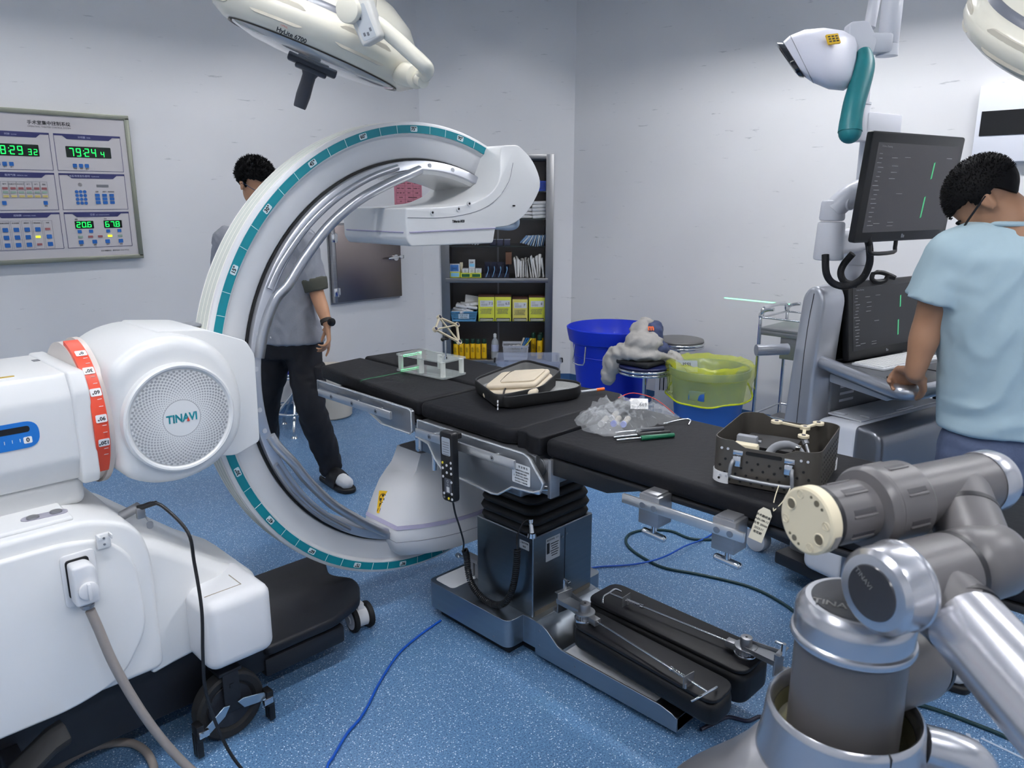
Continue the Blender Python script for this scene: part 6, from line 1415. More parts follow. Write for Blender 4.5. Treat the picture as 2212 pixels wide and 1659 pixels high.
W('push_rail',lambda b:tube(b,[(-.085,.04,.952),(-.10,.0,.952),(-.20,-.225,.95),(-.285,-.41,.95),(-.29,-.455,.95),(-.255,-.48,.95),(-.18,-.485,.95),(.05,-.49,.95),(.45,-.49,.95),(.72,-.48,.95),(.79,-.45,.95),(.78,-.40,.95),(.60,0,.95)],.024,18,6),SILVER,WS,60)
W('back_handle',lambda b:tube(b,[(-.15,.10,.985),(-.20,.12,.985),(-.25,.14,.985),(-.27,.15,.985)],.022,16,4),SILVER,WS,60)
W('rear_column',lambda b:bx(b,-.05,.55,.0,.09,.10,.93,.02,3),mat('column_grey','#63666b',.45))
W('front_panel',lambda b:bx(b,-.05,.52,-.04,.0,.70,.90,.01,3),mat('column_grey',''))
for k in range(4): W('vent_slot',lambda b:box(b,(.05,-.0405,.87-.028*k),(.09,.001,.010)),LGREY)
W('cabinet_side',lambda b:prism(b,rpoly([(-.04,.12),(-.04,.745),(-.235,.755),(-.235,.12)],.045,6),-.50,.14,SP,.03,4,40),mat('cabinet_white','#e0e3ea',.3))
W('cabinet_front',lambda b:prism(b,rpoly([(-.21,.12),(-.21,.758),(-.32,.75,.10),(-.34,.12)],.03,6),-.51,.15,SP,.055,6,40),mat('cabinet_gunmetal','#7d8087',.3,metal=.7))
W('cabinet_lid',lambda b:(bx(b,-.09,.45,-.20,-.06,.752,.760,.004)),LGREY)
for x,y,w_,h_ in ((-.07,-.10,.02,.05),(-.03,-.18,.02,.04),(.20,-.19,.12,.012)): W('lid_catch',lambda b:box(b,(x,y,.763),(w_,h_,.006),.002),LGREY)
for x in (.05,.45):
    for y in (-.26,.318): W('caster',lambda b:cyl(b,(x-.025,y,.055),(x+.025,y,.055),.055,n=28,bev=.004),LGREY)
W('base_plate',lambda b:bx(b,.0,.50,.05,.36,.11,.15,.01),BLACKM)
W('cabinet_base',lambda b:bx(b,-.12,.49,-.30,.10,.075,.13,.01),BLACKM)
def WT(name,label,cat,x,y,z): return thing(name,label,cat,WM@Vector((x,y,z)),R(-12))
t=WT('keyboard','white keyboard on the workstation desk in front of the lower screen','keyboard',.19,-.15,.938)
b=new(); bx(b,-.20,.20,-.065,.065,0,.010,.003); kb=obj('keyboard_body',b,mat('keyboard_white','#d9dbdf',.4),t,30,local=True)
b=new()
for i in range(20):
    for j in range(6): bx(b,-.193+.0194*i,-.193+.0194*i+.0165,-.058+.0195*j,-.058+.0195*j+.0168,.010,.014)
tag(obj('keys',b,mat('key_white','#eceded',.4),t,0,local=True),None,kind='stuff')
t=WT('mouse_pad','black mouse pad on the workstation desk under the leaning arm','mouse pad',.30,-.345,.938); b=new(); prism(b,rrect(.30,.20,.02,4),0,.004); obj('pad',b,BLACK,t,0,local=True)
t=WT('mouse','white computer mouse with a thin wire on the workstation desk','mouse',.46,-.22,.938); b=new(); sph(b,(0,0,.010),(.032,.055,.02),18); obj('mouse_body',b,WHITE2,t,60,local=True); b=new(); tube(b,[(0,.05,.012),(.01,.08,.02),(-.02,.11,.03),(-.05,.13,.01)],.0018,6,5); obj('wire',b,WHITE2,t,60,local=True)
t=WT('tablet','black tablet lying at the edge of the workstation desk beside the hand','tablet',.0,-.36,.938); b=new(); box(b,(0,0,.0055),(.22,.15,.009),.004); obj('tablet_body',b,BLACK,t,30,local=True)
t=WT('wooden_board','light wooden board on a steel stand beyond the workstation desk','board',.98,-.05,.90); b=new(); bx(b,-.18,.2,-.25,.25,-.02,0); obj('board',b,mat('wood_light','#c9a873',.55,noise_=.15,nscale=6,stretch=(1,10,1)),t,0,local=True)
for x,y in ((-.15,-.22),(.17,-.22),(-.15,.22),(.17,.22)): b=new(); cyl(b,(x,y,-.9),(x,y,-.02),.012,n=10); obj('stand_leg',b,STEEL,t,30,local=True)
t=WT('binder_rack','black rack of upright white files below the right end of the workstation desk','file rack',.72,-.05,.5)
for k in range(5): b=new(); bx(b,-.05+.03*k,-.05+.03*k+.012,-.2,.0,.0,.30); obj('file',b,mat('file_white','#d9dade',.6) if k%2 else BLACK,t,0,local=True)
b=new(); bx(b,-.06,.11,-.21,.01,-.5,-.0); obj('rack_box',b,BLACKM,t,0,local=True)
# pole, monitor arm, monitor
AW=mat('arm_white','#dcdde3',.32)
mp=Vector((2.83,1.015,0))+Vector((.16,.14,0)); mp=at(1845,600,3.03); mp.z=0
mm_=thing('articulated_mount','white articulated monitor arm on a pole standing on the workstation','monitor mount',(mp.x,mp.y,1.232))
b=new(); cyl(b,(mp.x,mp.y,1.232),(mp.x,mp.y,1.30),.055,.055,36,bev=.004); cyl(b,(mp.x,mp.y,1.30),(mp.x,mp.y,1.42),.058,.056,36); cyl(b,(mp.x,mp.y,1.42),(mp.x,mp.y,1.86),.030,n=28); pole=obj('pole',b,AW,mm_,40)
b=new(); cyl(b,(mp.x+.0,mp.y,1.36),(mp.x+.0,mp.y,1.362),.059,n=36); obj('pole_seam',b,GREY,pole)
j1=at(1792,525,2.75); j1p=Vector((mp.x,mp.y,j1.z))
b=new(); d=j1p-j1; m=frame((j1+j1p)/2,d,z=(0,0,1)); box(b,(0,0,0),(d.length+.04,.085,.085),.02,seg=3,Mx=m); obj('lower_arm',b,AW,mm_,40)
b=new(); cyl(b,j1-Vector((0,0,.06)),j1+Vector((0,0,.075)),.052,.046,36,bev=.008); cyl(b,j1+Vector((0,0,.078)),j1+Vector((0,0,.15)),.044,.040,36,bev=.01); obj('swivel_joint',b,AW,mm_,40)
md_=Vector((.978,-.21,0)).normalized(); TLc=at(1885,282,2.4); mv=(Vector((.007,.03,-.354))).normalized(); mn=mv.cross(md_).normalized()
if mn.y>0: mn=-mn
mcn=TLc+md_*.275+mv*.175
j2=mcn-mn*.075
b=new(); a_=j1+Vector((0,0,.115)); P_=[a_,a_.lerp(j2,.35)+Vector((0,0,.03)),a_.lerp(j2,.8)+Vector((0,0,.02)),j2]; tube(b,P_,.043,20,4,sx=.9,sy=1.1); ua=obj('upper_arm',b,AW,mm_,60)
b=new(); q=a_.lerp(j2,.12)+Vector((0,0,.02)); cyl(b,q-mn*-.03,q+mn*.048,.026,n=28,bev=.004); obj('joint_cover',b,AW,ua,40)
b=new(); cyl(b,j2,mcn-mn*.022,.04,n=30); box(b,(0,0,0),(.10,.10,.012),.003,Mx=facing(mcn-mn*.024,mn,-mv)); obj('mount_plate',b,AW,mm_,40)
MN=thing('monitor','large black flat monitor on the white arm above the workstation showing two green profiles','monitor',mcn)
MF=facing(mcn,mn,-mv)
b=new(); prism(b,rrect(.55,.352,.012,4),-.020,.004,MF,.005,2,50); mb=obj('monitor_body',b,BLACK,MN,40)
b=new(); prism(b,rrect(.49,.285,.001,1,.008,.0),.004,.0045,MF); ms=obj('screen',b,mat('screen_glow_large','#2b2a2d',.25,emit='#333236',es=.4),MN,0)
screen_content(MF@Matrix.Translation((.008,0,.0046)),.49,.285,ms)
b=new(); box(b,(-.004,-.158,.0045),(.008,.013,.001),Mx=MF); box(b,(.006,-.160,.0045),(.007,.009,.001),Mx=MF); obj('maker_badge',b,GREY,mb,0)
b=new(); tube(b,[MF@Vector(v) for v in ((-.16,-.17,-.01),(-.165,-.20,-.005),(-.15,-.215,0),(-.03,-.215,0),(-.015,-.20,-.005),(-.01,-.17,-.01))],.007,10,3); obj('grip_handle',b,BLACK,MN,60)
SLV=mat('cable_sleeve','#15161a',.7,bump=.3,bscale=300)
for n_,P_,l_ in (('cable_sleeve',[at(1783,550,2.7),at(1785,590,2.7),at(1800,612,2.72),at(1830,618,2.72),at(1862,602,2.70),at(1878,570,2.66),at(1878,535,2.6),at(1874,515,2.55)],'thick black sleeved cable hanging in a wide loop below the monitor arm'),('cable_sleeve',[at(1842,548,2.72),at(1822,572,2.75),at(1816,592,2.76),at(1826,610,2.76),at(1850,615,2.76)],'shorter black sleeved cable loop beside the white pole')):
    b=new(); tube(b,P_,.0125,10,6); tag(obj(n_,b,SLV,None,60),l_,'cable')
t=thing('hook_handle','black curved plastic hook lying on top of the workstation behind the screen','hook',at(1905,600,2.95)); 
b=new(); tube(b,[at(1885,592,2.95),at(1884,604,2.95),at(1898,610,2.95),at(1912,606,2.95),at(1918,598,2.95),at(1933,600,2.95),at(1910,590,2.95),at(1895,588,2.95)],.009,10,5,loop=True); obj('hook_body',b,BLACK,t,60)
# ================= tracking camera on its ceiling arm =================
TC=thing('tracking_camera','white stereo tracking camera with a teal grip hanging from its white arm','tracking camera',at(1765,125,2.3))
ca=at(1688,122,2.3); cb_=at(1852,128,2.42); cd_=(cb_-ca).normalized()
cu=Vector((0,0,1)); cu=(cu-cd_*cu.dot(cd_)).normalized(); cs_=cd_.cross(cu)
def sec(p,q,d,w_,k=1,e=.75,n=32):
    T_=at(*p,d); B_=at(*q,d); c=(T_+B_)/2; v=(T_-B_)/2*k; dn=(c-Vector((0,0,1.55))).normalized(); f=lambda t:math.copysign(abs(t)**e,t)
    return [c+dn*(w_*k*f(math.cos(2*PI*j/n)))+v*f(math.sin(2*PI*j/n)) for j in range(n)]
SE=(((1692,90),(1738,166),.062),((1706,77),(1756,179),.082),((1738,64),(1790,193),.096),((1780,60),(1822,196),.095),((1822,66),(1842,182),.08),((1846,80),(1850,150),.055))
b=new(); rings(b,[sec(SE[0][0],SE[0][1],2.33,.062,.86)]+[sec(p,q,2.33+.012*i,w_) for i,(p,q,w_) in enumerate(SE)]+[sec((1852,95),(1853,135),2.4,.03)]); cbody=obj('camera_body',b,mat('camera_white','#dcdce6',.4),TC,60)
b=new(); rings(b,[sec((1676,97),(1722,163),2.33,.06,.55),sec((1675,95),(1723,165),2.33,.06,.86),sec((1678,91),(1728,168),2.33,.064,1),sec((1690,89),(1737,169),2.33,.066,1),sec((1693,90),(1739,168),2.33,.06,.9)]); obj('lens_window',b,mat('lens_black','#0c0c12',.12,coat=1),cbody,50)
b=new(); tube(b,[v for v in sec((1707,76.5),(1757,179.5),2.3405,.0825)],.001,5,loop=True); obj('shell_seam',b,GREY,cbody)
b=new(); t=new(); m=facing(at(1800,84,2.285),(-.55,-.72,.42),(-.1,.1,1)); prism(b,rrect(.040,.032,.002),-.004,.001,m)
for k in range(3): 
    for q in range(3): box(t,(-.012+.012*q,.008-.008*k,.0015),(.008,.004,.0005),Mx=m)
plate2('warning_label',b,t,mat('sticker_yellow',''),cbody)
b=new(); m=frame(at(1850,92,2.40),(at(1880,115,2.42)-at(1840,70,2.40)),z=(0,0,1)); prism(b,rpoly([(-.03,-.055),(.05,-.045),(.06,.0),(.03,.055),(-.03,.05)],.012,3),-.02,.02,facing(at(1848,88,2.40),(-.65,-.72,.1)),.006,3); obj('tilt_bracket',b,AW,TC,40)
b=new(); p0=at(1918,96,2.42); p1=at(1918,-40,2.42); cyl(b,p0,Vector((p0.x,p0.y,p0.z+.14)),.031,n=32,bev=.004); cyl(b,p0-Vector((0,0,.035)),p0,.033,.031,32); box(b,(0,0,0),(.09,.05,.06),.01,Mx=frame(at(1892,95,2.41),_rt,z=(0,0,1))); obj('arm_joint',b,AW,TC,40)
b=new(); cyl(b,Vector((p0.x,p0.y,p0.z+.14)),Vector((p0.x,p0.y,p0.z+.50)),.027,n=28); p2=Vector((p0.x,p0.y,p0.z+.50)); cyl(b,p2,Vector((p0.x,p0.y,ZC)),.022,n=24); cyl(b,Vector((p0.x,p0.y,ZC-.04)),Vector((p0.x,p0.y,ZC-.001)),.08,n=30); obj('drop_tube',b,AW,TC,40)
b=new(); q0=at(1878,60,2.46); tube(b,[q0,q0+Vector((.05,.0,.22)),q0+Vector((.06,-.0,.45))],.018,14); obj('brace_tube',b,AW,TC,60)
b=new(); tube(b,[at(1866,112,2.37),at(1868,140,2.35),at(1858,180,2.33),at(1845,225,2.31),at(1838,262,2.30),at(1836,285,2.30)],lambda u:.020+.012*math.sin(min(1,u*2.6)*PI/2)+.003*max(0,(u-.75))*4,20,5); sph(b,at(1836,286,2.30),.033,20); obj('teal_grip',b,TEALD,TC,60)
# bracket behind the teal grip, on the monitor arm pole
b=new(); pz=at(1855,275,2.95).z; 
m=frame(Vector((mp.x,mp.y,0))+Vector((0,0,pz)),WR,z=(0,0,1)); box(b,(.03,0,.0),(.22,.09,.09),.012,Mx=m); obj('top_bracket',b,AW,mm_,40)
b=new(); c=Vector((mp.x,mp.y,pz))-WR*.075; cyl(b,c-Vector((0,0,.06)),c+Vector((0,0,.07)),.042,.036,30,bev=.004); cyl(b,c+Vector((0,0,.07)),c+Vector((0,0,.078)),.038,n=30); cyl(b,c+Vector((0,0,.078)),c+Vector((0,0,.17)),.03,n=26,bev=.005); obj('top_swivel',b,AW,mm_,40)
# ================= surgical lamps =================
def lamp(name,label,center,Nd,Ld,arm,handle=True,textit=True,flip=1):
    t=thing(name,label,'surgical lamp',center)
    N=Vector(Nd).normalized(); L=Vector(Ld); L=(L-N*L.dot(N)).normalized()
    m=Matrix((L,N.cross(L)*-1 if False else (-N).cross(L),-N)).transposed().to_4x4(); m.translation=center     # local z = up side of lamp
    b=new(); lathe(b,[(.262,-.048),(.27,-.052),(.285,-.050),(.318,-.030),(.335,.0),(.336,.018),(.325,.040),(.305,.052),(.29,.055)],m,80); ring_=obj('outer_ring',b,WARMW,t,60)
    b=new(); lathe(b,[(.305,.050),(.301,.064),(.292,.071),(.285,.070)],m,80); obj('grey_band',b,mat('lamp_band','#6f727c',.3),t,60)
    b=new(); lathe(b,[(.292,.066),(.285,.085),(.255,.125),(.19,.165),(.10,.19),(0,.198)],m,80); obj('top_cover',b,WARMW,t,60)
    b=new(); lathe(b,[(.262,-.044),(.255,-.056),(.20,-.070),(.1,-.078),(0,-.08)],m,72); obj('lens_glass',b,mat('lamp_glass','#aeb1b4',.12,coat=.6,metal=.2),t,60)
    b=new(); lathe(b,[(.262,-.0525),(.268,-.056),(.266,-.049)],m,72); obj('lens_rim',b,mat('rim_brown','#55514c',.35,metal=.5),t,60)
    SL=mat('slot_shade','#c9c3b3',.4)
    for k in range(8):
        a0=2*PI*k/8+.12
        for r_,z0,z1 in ((.3375,.012,.034),(.327,-.028,-.012)):
            b=new(); rs=[]
            for i in range(15):
                a=a0+(.50)*i/14; e=min(i,14-i)/2; e=min(1,e)**.5*.5+.0001
                zc=(z0+z1)/2; hh=(z1-z0)*e
                rr=r_-.006
                rs.append([m@Vector(((rr+dr)*math.cos(a),(rr+dr)*math.sin(a),zc+dz)) for dr,dz in ((.0,-hh),(.0035,-hh*.8),(.0035,hh*.8),(0.0,hh))])
            rings(b,rs); obj('grip_slot',b,SL,ring_,40)
    if handle:
        b=new(); box(b,(0,-0.0,-.085),(.155,.05,.022),.006,Mx=m); box(b,(.0,0,-.10),(.10,.06,.014),.005,Mx=m); hb_=obj('handle_mount',b,mat('handle_charcoal','#3b3e47',.4),t,30)
        b=new(); rings(b,[[m@Vector((x_+w_*math.cos(q),w_*.8*math.sin(q),z_)) for q in [2*PI*k/20 for k in range(20)]] for z_,w_,x_ in ((-.10,.030,0),(-.118,.021,0),(-.14,.021,.0),(-.18,.0225,-.0),(-.215,.020,0),(-.22,.018,0))]); obj('sterile_handle',b,mat('handle_charcoal','#3b3e47',.4),t,50)
    return t,m
lc=at(692,84,2.4); rd=(lc-Vector((0,0,1.55))).normalized(); rR=rd.cross(Vector((0,0,1))).normalized(); rU=rR.cross(rd)
Ld=(rR*.936-rU*.352); N0=(-rR*.352-rU*.936); a=R(5)
L1,m1=lamp('surgical_lamp','large cream surgical lamp with a dark handle hanging above the imaging machine',lc,N0*math.cos(a)-rd*math.sin(a),Ld,None)
# lettering on the ring, facing the camera
tp=lc-rd*.322+N0*-.0; 
md1=facing(lc+(-rd)*.3295-Ld*.085+N0*.018-Vector((0,0,0)),(-rd+N0*.25),-N0)
text('model_text','HyLite 6700',md1@Matrix.Translation((.012,-.002,.006)),.0165,INK,L1,bold=.0005)
text('maker_text','UMHL',md1@Matrix.Translation((-.012,.012,.006)),.007,mat('logo_red',''),L1)
# yoke and control box
b=new(); tube(b,[at(780,45,2.05),at(815,52,2.06),at(850,80,2.08),at(885,112,2.10),at(915,140,2.12),at(922,152,2.15),at(912,166,2.20),at(896,170,2.25)],.021,18,6); obj('yoke_arm',b,WARMW,L1,60)
b=new(); cyl(b,at(900,166,2.22),at(868,160,2.30),.034,n=28,bev=.004); cyl(b,at(905,172,2.2),at(915,177,2.18),.018,n=18); obj('yoke_joint',b,WARMW,L1,40)
b=new(); m=facing(at(786,48,2.02),(-.78,-.55,-.15),(-.30,.2,1)); prism(b,rpoly([(-.03,-.055),(.03,-.05),(.035,.06),(-.035,.06)],.012,4),-.05,.0,m,.008,3); cbx=obj('control_box',b,mat('control_grey','#d3d2cc',.35),L1,40)
b=new(); prism(b,rrect(.038,.085,.004,4),.0,.0012,m); t=new()
for k,(x,y) in enumerate(((-.006,.012),(-.010,-.028),(.0,-.030),(.010,-.022))): box(t,(x,y,.0014),(.006,.009,.0004),Mx=m)
plate2('keypad_label',b,t,mat('keypad_pale','#b7bcc0',.4),cbx,INKG)
b=new(); c=at(760,28,2.03); cyl(b,at(775,25,2.06),at(748,20,2.0),.034,n=30,bev=.006); u_=at(792,0,2.06); cyl(b,at(788,20,2.06),Vector((u_.x,u_.y,u_.z+.03)),.030,n=28); cyl(b,Vector((u_.x,u_.y,u_.z+.03)),Vector((u_.x,u_.y,u_.z+.45)),.026,n=26); obj('hanger_joint',b,WARMW,L1,40)
b=new(); e_=Vector((u_.x,u_.y,u_.z+.45)); f_=Vector((1.9,.9,ZC-.35)); tube(b,[e_,e_.lerp(f_,.1)+Vector((0,0,.03)),f_],.03,18,4); cyl(b,f_,Vector((f_.x,f_.y,ZC-.002)),.05,n=30); obj('ceiling_arm',b,WARMW,L1,60)
lc2=at(2374,98,1.95); L2,m2=lamp('surgical_lamp','second cream surgical lamp cut off by the right edge of the picture',lc2,-_rt*.10+Vector((S2,S2,0))*.55+Vector((0,0,-.85)),Vector((1,-1,0)),None,handle=True)
b=new(); f2=Vector((lc2.x+.2,lc2.y-.1,ZC-.3)); tube(b,[lc2+Vector((.02,-.02,.17)),lc2+Vector((.05,-.03,.4)),f2],.028,16,4); cyl(b,f2,Vector((f2.x,f2.y,ZC-.002)),.05,n=28); obj('ceiling_arm',b,WARMW,L2,60)
# ================= people =================
SKIN=mat('skin','#b98a6a',.5,noise_=.05,nscale=30); SKIN2=mat('skin_tan','#9f775c',.5,noise_=.06,nscale=30)
HAIR=mat('hair_black','#08080a',.75,spec=.2)
SHIRT1=mat('shirt_grey','#8a8d95',.75,noise_=.08,nscale=120,bump=.1,bscale=300); SHIRT1D=mat('cuff_olive','#4a4b42',.75,noise_=.1,nscale=60)
TR1=mat('trousers_black','#13141a',.75); SHIRT2=mat('tshirt_blue','#a9c0c9',.8,noise_=.03,nscale=50); JEAN=mat('denim_shorts','#4d5872',.8,noise_=.15,nscale=90,bump=.08,bscale=250)
SOCK=mat('sock_white','#d2d4d6',.8); SLIP=mat('slipper_black','#121316',.55)
def atH(x,y,D): 
    t=D/(math.cos(PITCH)-(y-829.5)/1650*math.sin(PITCH)); return at(x,y,t)
def union(name,b,m,parent,vox=.006,it=6,crease=0,csc=14,seed=0,fn=None):
    o=obj(name,b,m,parent,60)
    md=o.modifiers.new('r','REMESH'); md.mode='VOXEL'; md.voxel_size=vox
    sm=o.modifiers.new('s','SMOOTH'); sm.factor=.6; sm.iterations=it
    dg=bpy.context.evaluated_depsgraph_get(); me=bpy.data.meshes.new_from_object(o.evaluated_get(dg)); o.modifiers.clear(); o.data=me
    me.materials.clear(); me.materials.append(m)
    if crease or fn:
        nr=[v.normal.copy() for v in me.vertices]
        for v,n in zip(me.vertices,nr):
            d=0
            if crease:
                q=Vector((v.co.x*csc,v.co.y*csc,v.co.z*csc*.8))+Vector((seed,seed*1.7,seed*.3)); w_=noise.noise(q*.5); q+=Vector((w_,w_*.7,w_*1.3))
                d=(1-abs(noise.noise(q))*2.4)*.5+.35*noise.noise(q*2.3)
                d*=crease
            if fn: d*=fn(v.co)
            v.co+=n*d
    me.polygons.foreach_set('use_smooth',[True]*len(me.polygons)); return o
def limb(b,pts,n=20,k=5):
    """tapered limb through (point, radius) pairs"""
    P=[Vector(p) for p,_ in pts]; rr=[r for _,r in pts]; m=len(P)
    S=smooth_path(P,k); 
    def rad(u):
        x=u*(m-1); i=min(int(x),m-2); f=x-i; f=f*f*(3-2*f); return rr[i]*(1-f)+rr[i+1]*f
    tube(b,S,rad,n); sph(b,P[0],rr[0],16); sph(b,P[-1],rr[-1],16)
def hframe(c,f,u):
    f=Vector(f).normalized(); u=Vector(u); u=(u-f*u.dot(f)).normalized(); x=f.cross(u)
    m=Matrix((x,f,u)).transposed().to_4x4(); m.translation=c; return m    # x right of the head, y forward, z up
def head(b,M_):
    sph(b,(0,-.012,.035),(.074,.092,.080),28,Mx=M_); sph(b,(0,.018,-.02),(.062,.072,.085),26,Mx=M_); sph(b,(0,.040,-.075),(.040,.045,.034),20,Mx=M_)
    sph(b,(0,.052,.018),(.050,.034,.022),18,Mx=M_)      # brow
    sph(b,(0,.102,-.022),(.013,.016,.014),14,Mx=M_); tube(b,[(0,.082,.018),(0,.094,-.004),(0,.104,-.022)],.009,10,3,Mx=M_)
    for s in (-1,1):
        sph(b,(s*.035,.066,-.02),(.020,.018,.02),14,Mx=M_)  # cheek
        sph(b,(s*.073,-.008,-.008),(.008,.018,.030),16,Mx=M_,rot=Matrix.Rotation(s*R(-20),4,'Z')); sph(b,(s*.077,-.018,.002),(.006,.014,.018),12,Mx=M_)
    sph(b,(0,.086,-.055),(.022,.010,.006),12,Mx=M_); sph(b,(0,.084,-.064),(.020,.010,.006),12,Mx=M_)
def eyes(par,M_):
    for s in (-1,1): b=new(); sph(b,(s*.031,.075,.0),.0115,16,Mx=M_); obj('eye',b,mat('eye_white','#dcdad4',.2),par,60); b=new(); sph(b,(s*.031,.084,.0),(.005,.003,.005),10,Mx=M_); obj('iris',b,mat('eye_dark','#20140f',.2),par,60)
    b=new(); 
    for s in (-1,1): tube(b,[(s*.014,.086,.022),(s*.032,.084,.028),(s*.050,.072,.022)],.0035,8,3,Mx=M_)
    obj('eyebrows',b,HAIR,par,60)
def hairdo(par,M_,seed,spike,n=900,low=-.02,back=-.08,k_=1):
    b=new()
    t=new(); bmesh.ops.create_icosphere(t,subdivisions=5,radius=1)
    rem=[]
    for v in t.verts:
        x,y,z=v.co; p=Vector((x*.086,-.016+y*.104,.038+z*.092))
        lim=low if y>-.35 else back
        if y>.30: lim=.045+.03*(y-.3)
        if p.z<lim-.012: rem.append(v)
        f=(noise.noise(p*55+Vector((seed,0,0)))*.006+noise.noise(p*120)*.003)*k_
        v.co=p+v.co.normalized()*f
    bmesh.ops.delete(t,geom=rem,context='VERTS')
    # inner layer for thickness
    ed=[e for e in t.edges if len(e.link_faces)==1]
    r=bmesh.ops.extrude_edge_only(t,edges=ed)
    for v in [g for g in r['geom'] if isinstance(g,bmesh.types.BMVert)]: v.co=v.co.lerp(Vector((0,-.01,.02)),.16)
    merge(b,t,M_)
    rr=random.Random(int(seed*10))
    for k in range(n):
        a=rr.uniform(0,2*PI); z=rr.uniform(-.4,1); q=(1-z*z)**.5; d=Vector((q*math.cos(a),q*math.sin(a),z)); p=Vector((d.x*.085,-.016+d.y*.103,.038+d.z*.091))
        lim=low if d.y>-.35 else back
        if d.y>.30: lim=.05
        if p.z<lim: continue
        tip=p+(d+Vector((rr.uniform(-.5,.5),rr.uniform(-.5,.5),rr.uniform(-.3,.5)))*.7).normalized()*spike*rr.uniform(.5,1.2)
        cyl(b,M_@p,M_@tip,.0008+.0018*k_,.0003,3,cap=False)
    return obj('hair',b,HAIR,par,60)
def hand(b,w,d,pn,curl,side=1,s=1,spread=.06,thumb=.5):
    """w wrist, d direction of the fingers, pn palm normal, curl = bend per joint of the four fingers"""
    d=Vector(d).normalized(); pn=Vector(pn); pn=(pn-d*pn.dot(d)).normalized(); x=d.cross(pn)*side   # x points to the thumb side
    w=Vector(w)
    t=new(); M_=Matrix((x,d,pn)).transposed().to_4x4(); M_.translation=w
    for xx,r in ((.028,.0125),(.010,.0135),(-.009,.013),(-.027,.0115)): limb(b,[(M_@Vector((xx*.6*s,.005*s,0)),r*1.05*s),(M_@Vector((xx*s,.082*s,0)),r*.92*s)],10,2)
    sph(b,M_@Vector((.018*s,.03*s,.008*s)),(.020*s,.03*s,.014*s),14,rot=M_.to_3x3().to_4x4() if False else None)
    L_=((.030,(.040,.025,.019)),(.010,(.044,.028,.020)),(-.010,(.041,.026,.019)),(-.029,(.032,.020,.017)))
    for i,(xx,seg) in enumerate(L_):
        p=M_@Vector((xx*s,.085*s,0)); c=curl[i] if hasattr(curl[0],'__len__') else [curl[i]]*3; ang=0; pts=[(p,.0095*s)]
        for j,l in enumerate(seg):
            ang+=c[j]; dd=(d*math.cos(ang)+pn*math.sin(ang)+x*(spread*(1.5-i)*math.cos(ang)*.6)).normalized(); p=p+dd*l*s; pts.append((p,(.009,.0083,.0072)[j]*s))
        limb(b,pts,10,3)
    p=M_@Vector((.022*s,.018*s,.004*s)); d1=(x*.75+d*.62+pn*thumb).normalized(); d2=(x*.35+d*.85+pn*(thumb*1.3)).normalized(); d3=(x*.0+d*.95+pn*(thumb*1.3)).normalized()
    q=p+d1*.034*s; q2=q+d2*.030*s; q3=q2+d3*.024*s; limb(b,[(p,.014*s),(q,.0115*s),(q2,.0105*s),(q3,.0085*s)],10,3)
# ---- man behind the arc ----
D1=3.98
hc=atH(552,398,3.92)
fdir=(_rt*.70-Vector((S2,S2,0))*.38+Vector((0,0,-.42))); HM=hframe(hc,fdir,(0,0,1))
sL=atH(655,520,3.98); sR=atH(492,520,4.02); nk=atH(565,478,3.98); ch_c=atH(580,590,3.98); pel=atH(622,725,4.0)
el=atH(683,628,3.96); wr=atH(707,700,3.88)
hipL=atH(655,760,3.98); hipR=atH(592,760,4.02); knL=atH(672,880,3.95); knR=atH(572,880,4.05); anL=atH(712,1000,4.05); anR=atH(575,1000,4.15)
b=new(); head(b,HM)
limb(b,[(hc+Vector((0,0,-.04)),.052),(nk,.056),(nk.lerp(ch_c,.4),.075)])
limb(b,[(sR,.055),(nk.lerp(ch_c,.35),.07),(sL,.055)])
limb(b,[(nk.lerp(ch_c,.4),.08),(ch_c,.095),(pel,.10)])
limb(b,[(sL,.05),(el,.038),(el.lerp(wr,.45),.036),(wr,.024)])
elR=atH(478,640,4.10); wrR=atH(500,700,4.05); limb(b,[(sR,.05),(elR,.038),(wrR,.026)])
for hp,kn,an in ((hipL,knL,anL),(hipR,knR,anR)): limb(b,[(hp,.08),(kn,.052),(kn.lerp(an,.4),.05),(Vector((an.x,an.y,.10)),.035)])
dd=(atH(712,745,3.86)-wr).normalized(); hand(b,wr,dd,-_rt*.85-Vector((S2,S2,0))*.2,[(.15,.2,.2),(.5,.6,.4),(.6,.7,.5),(.7,.8,.5)],side=1,s=.98,thumb=.35)
hand(b,wrR,(0,0,-1),_rt,[.3]*4,side=-1)
for an,dy in ((anL,0),(anR,0)):
    fd=(-Vector((S2,S2,0))*.75+_rt*.66).normalized(); limb(b,[(Vector((an.x,an.y,.065)),.038),(Vector((an.x,an.y,.06))+fd*.07,.036),(Vector((an.x,an.y,.045))+fd*.17,.028)])
man1=union('person',b,SKIN,None,.0065,5)
tag(man1,'man in a grey rolled-sleeve shirt and black trousers standing behind the imaging machine arc','person')
eyes(man1,HM); hairdo(man1,HM,1.3,.014,2000,low=-.004,back=-.070)
b=new()
for s in (-1,1): tube(b,[(s*.031+.022*math.cos(a),.094-.002*abs(math.cos(a)),-.002+.016*math.sin(a)) for a in [2*PI*k/20 for k in range(20)]],.0013,6,loop=True,Mx=HM); tube(b,[(s*.053,.092,.002),(s*.074,.05,.004),(s*.080,-.005,.006)],.0015,6,3,Mx=HM)
tube(b,[(-.009,.097,.0),(0,.099,.003),(.009,.097,0)],.0013,6,Mx=HM); obj('glasses',b,mat('glasses_blue','#3d5378',.3,metal=.6),man1,60)
